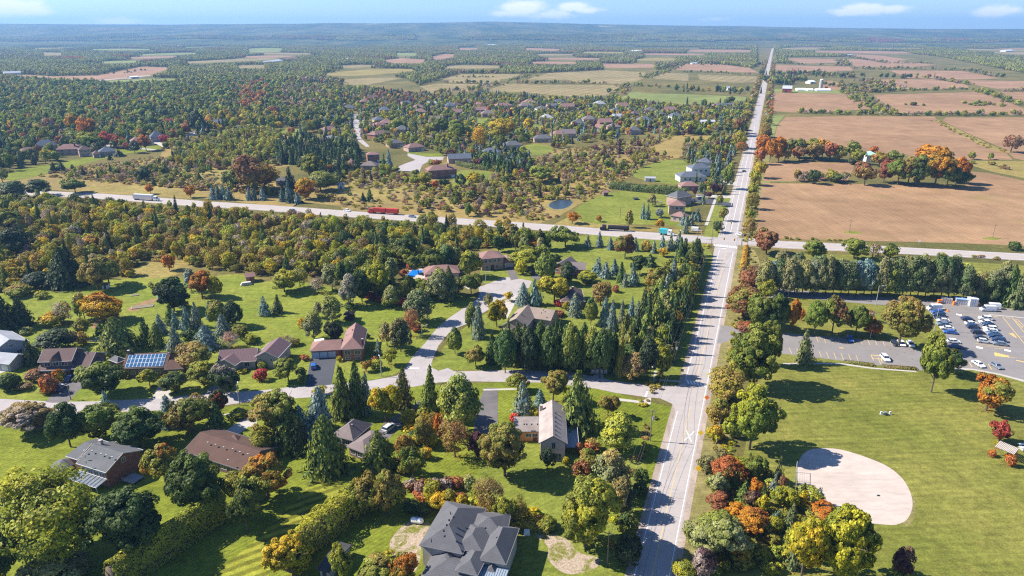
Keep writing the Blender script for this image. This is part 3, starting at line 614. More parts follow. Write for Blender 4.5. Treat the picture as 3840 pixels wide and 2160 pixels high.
def garage(root, W, side, t, w=2.7, h=2.25, mat=None):
    g = on_wall(W, side, t, h/2, w, h, .08, .02)
    for i in range(1, 4): q = on_wall(W, side, t, h*i/4, w, .03, .03, .065); g.add(q.v, q.f)
    g.build('garage_door', mat or M_GAR, root)
def door(root, W, side, t, w=1.0, h=2.1): on_wall(W, side, t, h/2, w, h, .08, .03).build('door', M_DOOR, root)
def chimney(root, W, a, b, top, s=.7, mat=None):
    m = MB().box(W.p(a, b, (top+W.ze)/2-.2), (s, s, top-W.ze+.4), W.u); c = m.build('chimney', mat or WL['brick'], root); MB().box(W.p(a, b, top+.06), (s*1.15, s*1.15, .12), W.u).build('cap', M_CONC, c)
def vent(root, p, dark=False):
    m = MB().box(p+Vector((0, 0, .12)), (.38, .38, .26)); m.build('roof_vent', M_BLACK if dark else M_STEEL, root)
def roof_z(W, a, b):
    """height of the roof above place (a, b) of a g/G wing"""
    return W.ze+W.rise*(1-abs(b/(W.D/2)-1)) if W.k in 'gH' else W.ze+W.rise*(1-abs(a/(W.L/2)-1))
FOOT = []
def house(label, wings, wall, roof, group=None, name='house', cat='house', trim=True):
    """wings: (view, x0, y0, x1, y1, eave height, depth, rise, roof kind[, wall, roof]); pixels are the ends of the near eave"""
    Ws = []
    for w in wings:
        p0, p1 = V(w[0], w[1], w[2], w[5]), V(w[0], w[3], w[4], w[5]); Ws.append(Wing(p0, p1, *w[5:9]))
    c = Ws[0].p(Ws[0].L/2, Ws[0].D/2, 0); root = empty(name, c, label, cat, group)
    for W, w in zip(Ws, wings):
        wing_build(root, W, WL[w[9] if len(w) > 9 and w[9] else wall], RF[w[10] if len(w) > 10 else roof], trim); FOOT.append((W.p(W.L/2, W.D/2, 0), max(W.L, W.D)*.62))
    return root, Ws

# the leftmost grey house
h, (A, B) = house('grey house with pale grey gables and white garage doors, leftmost on the street', [('z1', -150, 420, 575, 200, 5.2, 15, 2.8, 'G'), ('z1', 175, 655, 565, 465, 3.0, 9, 2.0, 'G')], 'grey', 'light')
garage(h, B, 'l', 3, 2.6, 2.2, M_GARW); garage(h, B, 'l', 6.2, 2.6, 2.2, M_GARW); windows(h, A, 'f', 2, 2.6); window(h, A, 'f', A.L/2, 5.4, 1.2, 1)
# twin-gable brick house
h, (A, B, Cw, D) = house('brick house with plum roof, small front gable and dark cars on its drive', [('z1', 728, 610, 1388, 585, 5.5, 9.5, 2.6, 'g'), ('z1', 1375, 742, 1706, 738, 3.0, 12.5, 3.2, 'g'), ('z1', 1712, 700, 2010, 575, 2.9, 10, 2.2, 'g'), ('z1', 700, 782, 1360, 752, 2.9, 2.6, .9, 's')], 'brown', 'purple')
windows(h, A, 'f', 3, 4.4, 1.7, 1.3); garage(h, B, 'f', B.L*.62, 4.6, 2.2); door(h, B, 'f', B.L*.2); windows(h, D, 'f', 3, 1.5, 1.4, 1.2); windows(h, A, 'r', 2, 4.3, 1)
g = MB(); q = [A.p(A.L*.33, -.1, 5.55), A.p(A.L*.67, -.1, 5.55), A.p(A.L*.5, -.1, 7.6), A.p(A.L*.5, 3.9, 7.6)]; g.add(q, [(0, 2, 3), (1, 3, 2)]); g.build('front_gable', RF['purple'], h)
MB().add([A.p(A.L*.35, .05, 5.5), A.p(A.L*.65, .05, 5.5), A.p(A.L*.5, .05, 7.35)], [(0, 1, 2)]).build('gable_wall', WL['brown'], h)
vent(h, B.p(B.L*.5, B.D*.47, 6.1))
# house with solar panels
h, (A, B, Cw) = house('brown house with a field of solar panels on its roof', [('a0', 1068, 942, 1455, 926, 3.4, 11, 2.9, 'g'), ('a0', 1438, 948, 1612, 940, 3.0, 7.5, 1.7, 'g'), ('a0', 1028, 890, 1105, 860, 3, 5, 1.4, 'h', 'brown', 'slate')], 'brown', 'brown')
M_PV = plain('solar_cells', (.035, .1, .2), .15, .5, .15, 2)
sa, sb = V('a0', 1104, 922, 3.6), V('a0', 1440, 906, 3.6); L0 = (sa-A.o).dot(A.u); L1 = (sb-A.o).dot(A.u); nx, ny = 10, 3; cw = (L1-L0)/nx; slope = math.atan2(A.rise, A.D/2); SL = math.hypot(A.rise, A.D/2)
pn = MB(); pf = MB(); hw_, hl_ = cw*.42, SL*.83/ny*.46
pu_, pw_ = A.u, (A.w*math.cos(slope)+Vector((0, 0, math.sin(slope)))); nn = pu_.cross(pw_)
def slab(m, c, a, b, t): return m.add([c+pu_*x*a+pw_*y*b+nn*z for z in (-t, t) for x, y in ((-1, -1), (1, -1), (1, 1), (-1, 1))], [(3, 2, 1, 0), (4, 5, 6, 7), (0, 1, 5, 4), (1, 2, 6, 5), (2, 3, 7, 6), (3, 0, 4, 7)])
slab(pf, Vector(), cw*.48, SL*.83/ny*.49, .02); slab(pn, Vector((0, 0, 0))+nn*.024, hw_, hl_, .012)
mf, mp_ = pf.mesh('panel_frame', plain('panel_frame', (.72, .76, .8), .4, .4, .03)), pn.mesh('panel_cells', M_PV)
for i in range(nx):
    for j in range(ny):
        c = A.p(L0+cw*(i+.5), 0, A.ze)+pw_*(SL*(.06+.83*(j+.5)/ny))+nn*.12
        f = part('solar_panel', mf, h, c-h.location); part('cells', mp_, f)
windows(h, A, 'f', 4, 1.7, 1.5, 1.1); garage(h, B, 'f', B.L*.5, 4.2, 2.1, M_GARW); chimney(h, A, .6, A.D*.5, 7.4); vent(h, A.p(A.L-.5, A.D*.45, 6.0))
# purple metal roof
h, (A, B, Cw) = house('grey house with a mauve ribbed metal roof and arched porch', [('a0', 1905, 893, 2244, 872, 3.0, 9.5, 2.7, 'g'), ('a1', -12, 838, 192, 846, 4.2, 12, 2.2, 'G'), ('a0', 1885, 890, 2062, 912, 3.1, 6, 1.8, 'G')], 'grey', 'mauve')
for W in (A,):
    for i in range(26):
        c = W.p(W.L*(i+.5)/26, 0, W.ze); s = MB(); a_ = math.atan2(W.rise, W.D/2); S_ = math.hypot(W.rise, W.D/2); dv = W.w*math.cos(a_)+Vector((0, 0, math.sin(a_)))
    s = MB()
    for i in range(26):
        p = W.p(W.L*(i+.5)/26, .1, W.ze+.05); s.tube(p, p+dv*(S_-.2), .035, n=4)
    s = s.build('roof_ribs', RF['mauve'], h); s['kind'] = 'stuff'
for t in (.22, .68): MB().tube(B.p(B.L*t, .42, 3.1), B.p(B.L*t, .3, 3.1), .62, n=14).build('round_window', M_TRIM, h); MB().tube(B.p(B.L*t, .42, 3.1), B.p(B.L*t, .28, 3.1), .45, n=14).build('pane', M_GLASS, h)
windows(h, A, 'f', 3, 1.7); windows(h, Cw, 'f', 2, 1.6, 1.2, 1.6); windows(h, B, 'r', 2, 2)
# three door garage house
h, (A, B) = house('orange brick house with rose roof and three-door garage', [('z3', 316, 606, 925, 572, 3.0, 8, 2.2, 'H'), ('z3', 918, 574, 1355, 554, 4.6, 17, 2.9, 'V')], 'orange', 'rose')
for t in (.155, .415, .68): garage(h, A, 'f', A.L*t+.15, 2.55, 2.2)
windows(h, B, 'f', 2, 3.1, 1.9, 1.5, .06, .94); windows(h, B, 'f', 2, 1.0, 1.6, .8, .06, .94); door(h, A, 'f', A.L-.5); chimney(h, B, B.L-.4, 3.0, 6.9, .6); vent(h, B.p(B.L*.42, B.D*.62, 7.2), True); windows(h, B, 'r', 4, 3)
for i in range(5): MB().tube(B.p(B.L*.14+i*.75, B.D*.58, roof_z(B, B.L*.5, 0)-2.2+i*.0), B.p(B.L*.14+i*.75, B.D*.58, 6.0+i*.25), .1, n=6).build('roof_vent', M_STEEL, h)
# grey-roofed brick house, bottom left
h, (A, B) = house('red brick house with plain grey roof, white vents and glazed patio', [('z4', 440, 500, 1018, 682, 4.9, 11, 2.4, 'g'), ('z4', 232, 358, 470, 432, 4.6, 9, 2.1, 'H')], 'brick', 'slate')
for x, y in ((600, 250), (755, 258), (930, 312), (1025, 342), (1140, 378)): vent(h, V('z4', x, y+14, 7.0))
chimney(h, A, 1.0, A.D*.62, 7.9, .8, WL['stone']); 
for x, y in ((620, 390), (640, 495)): p = V('z4', x, y+10, 6.2); MB().tube(p, p+Vector((0, 0, .9)), .12, n=8).build('vent_pipe', M_STEEL, h)
windows(h, A, 'f', 4, 3.2, 2.2, 1.3); windows(h, A, 'r', 1, 5.2, 1)
gw = MB(); q0, q1 = A.p(0.3, .2, 2.7), A.p(A.L-.4, .2, 2.7)
for i in range(9):
    a = lerp(q0, q1, i/8); gw.tube(a, a-A.w*3.2+Vector((0, 0, -.5)), .06, n=4)
gw.tube(q0, q1, .07, n=4); gw.tube(q0-A.w*3.2-Vector((0, 0, .5)), q1-A.w*3.2-Vector((0, 0, .5)), .07, n=4)
gw.build('patio_frame', M_TRIM, h); MB().add([q0-Vector((0, 0, .06)), q1-Vector((0, 0, .06)), q1-A.w*3.2-Vector((0, 0, .56)), q0-A.w*3.2-Vector((0, 0, .56))], [(3, 2, 1, 0)]).build('patio_glazing', plain('patio_glass', (.15, .17, .19), .25, .5, .1), h)  # glass colour darkened to stand for shade on the patio
for t in (0, .5, 1): a = lerp(q0, q1, t)-A.w*3.1; MB().tube(Vector((a.x, a.y, 0)), a-Vector((0, 0, .5)), .07, n=5).build('patio_post', M_TRIM, h)
dk = MB(); a = A.p(A.L+.3, 5, .6); dk.box(a+A.u*2, (4, 3.4, .15), A.u)
d_ = dk.build('side_deck', plain('deck_grey', (.26, .27, .29), .8, .2, .1), h)
for i in range(6): MB().box(A.p(A.L+.5+.7*i, 3.4, 1.1), (.06, .06, 1), A.u).build('rail_post', M_TRIM, d_)
# hexagonal shed by it
def hex_shed(c, r, label, wall, roof, name='shed'):
    root = empty(name, c, label, 'shed'); pts = [c+Vector((math.cos(k*math.pi/3+.4)*r, math.sin(k*math.pi/3+.4)*r, 0)) for k in range(6)]
    MB().prism(pts, -.05, 2.3).build('wall', wall, root); m = MB(); ev = [c+(q-c)*1.2+Vector((0, 0, 2.25)) for q in pts]; m.add(ev+[c+Vector((0, 0, 3.6))], [(i, (i+1) % 6, 6) for i in range(6)]+[(5, 4, 3, 2, 1, 0)]); m.build('roof', roof, root)
    FOOT.append((c, r+1)); return root
hs = hex_shed(V('z4', 240, 655), 2.6, 'small six-sided shed with grey roof beside the grey-roofed brick house', WL['pink'], RF['slate']); MB().box(hs.location+Vector((-1.2, -2.25, 1)), (.9, .1, 2)).build('door', M_DOOR, hs)
# brown bungalow
h, (A, B) = house('long low bungalow with a brown roof and a row of vents', [('b0', 1602, 352, 2135, 528, 3.0, 12.5, 2.3, 'g'), ('b0', 2020, 345, 2172, 300, 3.0, 4.5, 1.7, 'G')], 'brown', 'brown')
for x, y in ((1822, 282), (1890, 301), (1960, 324), (2040, 340), (2103, 366), (2172, 385), (1998, 438)): vent(h, V('b0', x, y, 5.0))
windows(h, A, 'f', 5, 1.7, 1.8, 1.2); windows(h, A, 'l', 2, 1.7); windows(h, A, 'r', 2, 1.7)
# pyramid-roofed house
h, (A, B) = house('house with taupe pyramid roof and low wing among tall spruces', [('b1', 664, 215, 850, 262, 3.1, 9.5, 2.7, 'h'), ('b1', 792, 312, 948, 372, 2.9, 9.5, 1.3, 'h')], 'brown', 'taupe')
windows(h, A, 'f', 2, 1.7); windows(h, B, 'f', 2, 1.5); windows(h, A, 'r', 1, 1.7); vent(h, A.p(A.L*.6, A.D*.4, 5.2))
# stone-roofed L house
h, (A, B) = house('L-shaped house with weathered cedar roof, stucco gable and side terrace', [('z6', 728, 838, 1276, 850, 5.6, 19.5, 2.3, 'G'), ('z6', 250, 612, 740, 606, 3.4, 8, 2.3, 'g', 'wood')], 'stucco', 'cedar')
for y in (250, 335, 418, 503, 588, 672): vent(h, V('z6', 1055, y+8, 7.4), True)
for x in (445, 495, 590, 703): vent(h, V('z6', x, 478, 5.3), True)
window(h, A, 'f', A.L*.53, 4.7, .9, 1.9); window(h, A, 'f', A.L*.7, 1.2, 1.6, 2.0); windows(h, B, 'f', 2, 1.9, 1.5, 1, .45, .95); door(h, B, 'f', B.L*.83)
tr = MB(); tr.box(A.p(A.L+1.6, 8.6, 2.4), (3.6, 10.5, .2), A.u); T_ = tr.build('terrace', plain('terrace_boards', (.2, .25, .3), .8, .2, .12, 2), h)
for i in range(6): MB().box(A.p(A.L+3.3, 3.7+i*2, 2.9), (.08, .08, 1.1), A.u).build('rail_post', M_TRIM, T_)
MB().box(A.p(A.L+3.3, 8.7, 3.45), (.08, 10.2, .1), A.u).build('handrail', M_TRIM, T_)
for i in range(4): MB().box(A.p(A.L+3.2, 4+i*3, 1.15), (.2, .2, 2.3), A.u).build('terrace_post', M_WOODP, T_)
MB().box(V('z6', 775, 145, 6.8), (.9, .9, 1.6), A.u).build('chimney', WL['stone'], h)
# newest house
HN = [('z5', 66, 848, 905, 1020, 5.8, 15.5, 2.7, 'h'), ('z5', 980, 660, 1750, 718, 5.7, 8.2, 1.9, 'h'), ('z5', 1210, 1130, 1745, 1225, 5.6, 11.5, 2.0, 'h'), ('z5', 250, 1290, 800, 1390, 3.6, 9, 1.7, 'h'), ('z5', 760, 1340, 1190, 1440, 5.2, 7.5, 1.3, 'h'), ('z5', 90, 1480, 1180, 1690, 3.4, 8.5, 2.0, 'h'), ('z5', 1250, 1470, 1600, 1530, 3.5, 6, 1.6, 'h'), ('z5', 700, 900, 1300, 1010, 5.75, 9, 1.5, 'h')]
h, Ws = house('large unfinished house with many-hipped dark slate roof at the frame bottom', HN, 'stone', 'new')
for x, y in ((730, 312), (645, 372), (598, 468), (543, 580), (557, 686), (1350, 530)): vent(h, V('z5', x, y, 9.2), True)
for x, y in ((670, 260), (300, 795)): p = V('z5', x, y, 7.8); MB().tube(p, p+Vector((0, 0, .8)), .1, n=6).build('vent_pipe', M_BLACK, h)
W = Ws[2]; rb = MB()
for i in range(11): p = W.p(1.2+i*.5, -.4, 4.3); rb.box(p+W.w*-1.2, (.4, 4.2, .08), W.u)
rb = rb.build('porch_metal_roof', plain('blue_grey_seam_metal', (.22, .27, .33), .4, .4, .2, 3), h)
for W, s, n, z in ((Ws[0], 'l', 3, 4.6), (Ws[2], 'r', 3, 4.6), (Ws[1], 'r', 2, 4.6), (Ws[3], 'f', 2, 1.8), (Ws[5], 'f', 3, 1.6)): windows(h, W, s, n, z)
# houses on the court
h, (A, B) = house('two-storey brick house with a low brown hip roof at the head of the court', [('m1', 1052, 1152, 1232, 1136, 5.8, 10, 2.4, 'h'), ('m1', 1226, 1170, 1312, 1162, 3.2, 8, 1.8, 'h')], 'pink', 'rose')
windows(h, A, 'f', 4, 4.4, 1.3, 1.4); windows(h, A, 'f', 2, 1.5, 1.4, 1.5, .05, .9); garage(h, B, 'f', B.L*.5, 4.6, 2.2, M_GARW); door(h, A, 'f', A.L*.5, 1.6, 2.4); windows(h, A, 'r', 1, 4.4)
h, (A, B) = house('low house with a rose hip roof beside the blue swimming pool', [('m1', 625, 1268, 895, 1252, 3.2, 11, 2.5, 'h'), ('m1', 640, 1330, 760, 1300, 3, 6, 1.5, 'h')], 'pink', 'rose'); windows(h, A, 'f', 4, 1.7); windows(h, B, 'f', 2, 1.7)
h, (A, B) = house('brown-roofed house half hidden by oval trees next to the open lawn', [('m1', 1590, 1205, 1700, 1225, 3.4, 12, 2.4, 'G'), ('m1', 1690, 1225, 1842, 1232, 3.2, 9, 2.2, 'g')], 'orange', 'taupe'); windows(h, A, 'f', 2, 1.8); windows(h, B, 'f', 3, 1.8)
h, (A, B) = house('house with a plain brown roof above the row of blue spruces', [('a2', 425, 352, 640, 352, 3.3, 15, 2.8, 'h'), ('a2', 440, 330, 520, 352, 3.2, 7, 1.8, 'G')], 'brown', 'purple'); windows(h, A, 'f', 3, 1.8); chimney(h, A, A.L*.55, A.D*.5, 7)
h, (A, B, Cw) = house('house with tan shingle gables above the dense conifer row', [('a2', -60, 545, 130, 570, 4.2, 15, 2.6, 'G'), ('a2', 60, 480, 340, 520, 4.0, 11, 2.3, 'g'), ('a1', 2150, 560, 2244, 590, 3.4, 7, 1.6, 'G')], 'pink', 'tan')
windows(h, A, 'f', 2, 2.2); windows(h, B, 'f', 3, 2); vent(h, V('a2', 90, 470, 6.3), True); vent(h, V('a2', 260, 455, 6.2), True); vent(h, V('a2', 275, 430, 6.2), True)
# houses by the mown lawn and the main road beyond the crossing
h, Ws = house('pink brick house of three stepped roofs beside the mown lawn', [('m1', 2470, 745, 2600, 750, 6, 11, 2.6, 'h'), ('m1', 2480, 820, 2590, 838, 3.4, 8, 2.2, 'h'), ('m2', -40, 690, 78, 668, 6, 10, 3.2, 'h', 'pink', 'slate')], 'pink', 'rose'); windows(h, Ws[0], 'f', 3, 4.3); windows(h, Ws[1], 'f', 2, 1.7); windows(h, Ws[2], 'f', 2, 4.3)
h, Ws = house('big slate-roofed house with several hips by the main road', [('m2', -20, 530, 180, 525, 4, 12, 3, 'h'), ('m2', 70, 468, 215, 462, 6.5, 11, 3, 'h'), ('m2', 120, 415, 215, 420, 6, 9, 3, 'h')], 'white', 'blue'); windows(h, Ws[0], 'f', 4, 2); windows(h, Ws[1], 'f', 3, 4.5)
h, Ws = house('low house with a brown hip roof beside the big slate-roofed one', [('m2', -10, 600, 130, 598, 3.2, 10, 2.5, 'h')], 'pink', 'rose'); windows(h, Ws[0], 'f', 3, 1.7)
# far houses: one line each
FAR = [
 ('m1', 140, 445, 262, 446, 3.4, 11, 3, 'h', 'pink', 'taupe', 'pale hip-roofed house beside the dark wood, left of the far court'), ('m1', 192, 365, 290, 360, 7, 9, 2, 'h', 'orange', 'rose', 'brick house rising behind the pale hip-roofed one by the far court'),
 ('m1', 655, 485, 875, 470, 6.5, 11, 3, 'h', 'brick', 'rose', 'large brick mansion with tall chimney below the far court'), ('m1', 805, 396, 985, 390, 4, 12, 3.6, 'g', 'pink', 'blue', 'house with a long slate roof right of the far court'),
 ('m1', 1060, 345, 1200, 345, 4, 12, 3.4, 'h', 'grey', 'blue', 'dark slate-roofed house in the middle of the far gardens'), ('m1', 1232, 295, 1372, 290, 4.5, 12, 3.6, 'h', 'grey', 'slate', 'blue-grey house with white garage drive in the far gardens'),
 ('m1', 1455, 242, 1590, 240, 4, 12, 3.4, 'h', 'pink', 'slate', 'grey-roofed house behind the golden shrub'), ('m1', 1600, 210, 1722, 205, 4, 13, 3.4, 'h', 'pink', 'rose', 'rose-roofed house beside purple trees in the far gardens'),
 ('m1', 2022, 155, 2120, 152, 4, 13, 3.6, 'h', 'pink', 'taupe', 'taupe hip-roofed house right of the tall far spruces'), ('m1', 505, 312, 632, 300, 4, 12, 3.2, 'h', 'pink', 'rose', 'pinkish house on the lawn right of the far street'),
 ('m1', 360, 280, 472, 272, 4, 13, 3.4, 'h', 'pink', 'slate', 'grey-roofed house where the far street bends'), ('m1', 255, 215, 372, 195, 4, 13, 3.2, 'h', 'orange', 'rose', 'third house up the far street, rose roof'),
 ('m1', 265, 145, 350, 135, 4, 14, 3.2, 'h', 'orange', 'rose', 'fourth house up the far street, rose roof'), ('m1', 250, 100, 330, 96, 4, 15, 3.4, 'h', 'pink', 'blue', 'slate-roofed house at the upper far street'),
 ('m0', 2475, 255, 2576, 235, 4, 13, 3.2, 'h', 'white', 'light', 'pale-roofed house left of the far street'), ('m0', 2455, 180, 2560, 165, 4, 13, 3.2, 'h', 'pink', 'rose', 'rose-roofed house left of the upper far street'), ('m0', 2480, 95, 2560, 75, 4, 14, 3.2, 'h', 'pink', 'blue', 'slate-roofed house left of the upper far street'),
 ('t1', 545, 812, 640, 808, 4, 14, 3.6, 'h', 'orange', 'rose', 'lone rose hip roof under the far hedgerow'), ('t1', 785, 800, 870, 798, 4.5, 14, 4.5, 'h', 'pink', 'blue', 'steep blue-roofed far house'), ('t1', 850, 795, 918, 790, 4, 14, 3.6, 'h', 'orange', 'purple', 'purple-brown roof touching the steep blue one'),
 ('t1', 650, 782, 722, 780, 4, 14, 2.8, 'g', 'white', 'light', 'pale flat-looking roof among far trees'), ('t1', 470, 780, 530, 776, 4, 14, 3, 'g', 'pink', 'blue', 'small slate roof below the yellow far tree'), ('t1', 1165, 800, 1300, 795, 4.5, 15, 3.6, 'h', 'pink', 'rose', 'wide rose roof behind the golden far crowns'),
 ('t1', 1350, 800, 1462, 796, 4.5, 15, 3.8, 'h', 'pink', 'taupe', 'mauve-grey roof right of the wide rose one'), ('t1', 1492, 822, 1572, 818, 4, 15, 3.8, 'h', 'white', 'slate', 'silver-grey roof under a red far tree'), ('t1', 1005, 790, 1085, 788, 4, 15, 3.2, 'h', 'orange', 'rose', 'rose roof left of the far spruce row'), ('t1', 1560, 800, 1640, 798, 4, 15, 3, 'g', 'pink', 'slate', 'long grey roof near the far spruces'),
 ('t1', 2200, 862, 2282, 858, 5, 13, 3.6, 'h', 'brick', 'purple', 'two-storey brick house in the right far gardens'), ('t1', 2050, 835, 2110, 832, 5, 12, 3, 'h', 'brick', 'blue', 'blue-roofed brick house in the right far gardens'), ('t1', 1900, 960, 1965, 965, 4, 13, 3, 'g', 'pink', 'rose', 'low rose roof among dark far trees'), ('t1', 2060, 880, 2130, 878, 4, 13, 3, 'g', 'white', 'light', 'pale roof under spruces in the right far gardens'),
 ('t1', 2385, 860, 2450, 858, 5, 13, 3, 'h', 'brick', 'blue', 'bluish house nearest the green field'), ('t2', 85, 862, 150, 858, 6, 12, 3.4, 'h', 'brick', 'purple', 'tall brick house left of the main road'), ('t2', 142, 918, 250, 918, 4, 11, 1.6, 'g', 'grey', 'grey2', 'long grey metal-roofed building left of the main road'), ('t2', 340, 665, 400, 662, 4, 16, 2.6, 'g', 'white', 'light', 'pale roof between hedges left of the main road'), ('t2', 255, 795, 400, 790, 3.5, 14, 2, 'g', 'white', 'blue', 'blue roof behind the dark hedge by the main road'),
 ('m0', 255, 300, 425, 290, 6, 12, 5, 'h', 'pink', 'blue', 'big dark-roofed mansion at the far left'), ('m0', 195, 290, 262, 280, 5, 9, 3, 'h', 'pink', 'blue', 'turret-like wing house beside the dark mansion'), ('m0', 412, 325, 620, 318, 5.5, 12, 4, 'h', 'pink', 'rose', 'pink-roofed mansion with two chimneys at the far left'), ('m0', 590, 330, 690, 322, 6, 10, 3.4, 'h', 'pink', 'purple', 'brick wing house at the pink mansion\'s right'),
 ('m0', 150, 340, 280, 330, 4, 9, 3, 'h', 'orange', 'rose', 'low brick house half hidden under the dark mansion'), ('m0', 745, 345, 875, 335, 4, 12, 4, 'h', 'pink', 'blue', 'blue-roofed house left of the red maples'), ('m0', 700, 360, 760, 355, 3.5, 9, 2.4, 'h', 'pink', 'purple', 'small plum roof left of the blue-roofed house'), ('m0', 985, 265, 1085, 258, 4, 13, 4, 'h', 'orange', 'rose', 'brick house behind the reddest maples'), ('m0', 1070, 270, 1165, 262, 3.6, 11, 3, 'h', 'pink', 'purple', 'low plum roof beside the red maples'),
 ('m0', 1132, 232, 1240, 225, 5, 13, 6, 'h', 'grey', 'blue', 'steep dark-roofed house beside the narrow dark tree'), ('m0', 462, 190, 582, 180, 4, 12, 2.6, 'g', 'white', 'blue', 'low blue-grey house behind maples, far left'), ('m0', 420, 110, 515, 105, 4, 12, 2.6, 'g', 'white', 'brown', 'white-walled house with brown roof, far left'), ('m0', -20, 250, 130, 248, 3.4, 11, 1.6, 'g', 'white', 'grey2', 'bluish-white roof at the photo\'s far left edge'), ('m0', 1565, 125, 1710, 120, 4, 13, 3.4, 'h', 'pink', 'blue', 'slate-roofed house among yellow trees, left centre'), ('m0', 1530, 132, 1600, 130, 3.5, 10, 2.4, 'g', 'pink', 'purple', 'low plum roof beside the slate-roofed house, left centre'),
 ('t0', 700, 840, 770, 830, 4, 15, 3, 'g', 'orange', 'rose', 'rose roof buried in the dark far wood'), ('t0', 1650, 740, 1690, 738, 4, 15, 3, 'g', 'white', 'light', 'tiny pale roof in the far left wood'), ('m0', 2075, 560, 2165, 560, 4, 8, 2, 'g', 'white', 'slate', 'grey shed-like house behind the golden tree on the highway'),
]
for f in FAR:
    h, Ws = house(f[11], [f[:9]], f[9], f[10], 'far houses among the trees', trim=False); W = Ws[0]
    windows(h, W, 'f', 3 if W.L > 12 else 2, min(1.8, W.ze-1.2), 1.7, 1.4); garage(h, W, 'f', W.L*.86, min(3, W.L*.2), 2.2, M_GARW)
    FOOT.append((W.p(W.L/2, -7, 0), 6.5))
    if W.ze > 5: windows(h, W, 'f', 3, W.ze-1.2, 1.5, 1.4)
    if 'chimney' in f[11]: chimney(h, W, W.L*.7, W.D*.3, W.ze+W.rise+1.2, 1.1)
def ordinal_name(x, y):
    row = 'upper' if y < 800 else 'middle' if y < 880 else 'lower'; return f'{row} row, '+('left end' if x < 300 else 'left part' if x < 800 else 'centre' if x < 1500 else 'right part' if x < 2100 else 'right end')
for i, (x, y, w, rf, wl) in enumerate(((60, 815, 70, 'slate', 'pink'), (180, 768, 60, 'rose', 'orange'), (245, 740, 55, 'purple', 'pink'), (330, 832, 70, 'blue', 'pink'), (600, 846, 75, 'rose', 'pink'), (1050, 832, 80, 'rose', 'orange'), (1110, 858, 80, 'taupe', 'pink'), (1650, 772, 70, 'slate', 'white'), (1715, 806, 80, 'rose', 'pink'), (1800, 930, 80, 'slate', 'white'), (1880, 902, 85, 'taupe', 'pink'),
    (2000, 925, 80, 'rose', 'brick'), (2300, 905, 80, 'blue', 'pink'), (2350, 835, 70, 'slate', 'pink'), (2490, 832, 70, 'rose', 'brick'), (2540, 878, 75, 'blue', 'white'), (1960, 785, 65, 'light', 'white'), (2130, 800, 65, 'rose', 'pink'), (960, 768, 60, 'slate', 'pink'), (1430, 770, 65, 'rose', 'pink'), (720, 905, 80, 'taupe', 'pink'), (340, 930, 85, 'rose', 'orange'), (460, 980, 85, 'slate', 'pink'), (1720, 1010, 90, 'taupe', 'pink'), (1560, 890, 75, 'light', 'white'), (2220, 985, 80, 'slate', 'pink'), (880, 850, 60, 'rose', 'brick'))):
    h, Ws = house(f'small half-hidden {dict(slate="grey", rose="rose", purple="plum", blue="slate blue", taupe="taupe", light="pale")[rf]} house roof among the far garden trees, {ordinal_name(x, y)}', [('t1', x-w*.62, y, x+w*.62, y-2, 4.6, 14, 4.2, 'hhg'[i % 3])], wl, rf, 'half-hidden roofs among the far garden trees', trim=False); windows(h, Ws[0], 'f', 3, 1.8, 1.6, 1.3); FOOT.append((Ws[0].p(Ws[0].L/2, -6, 0), 6))
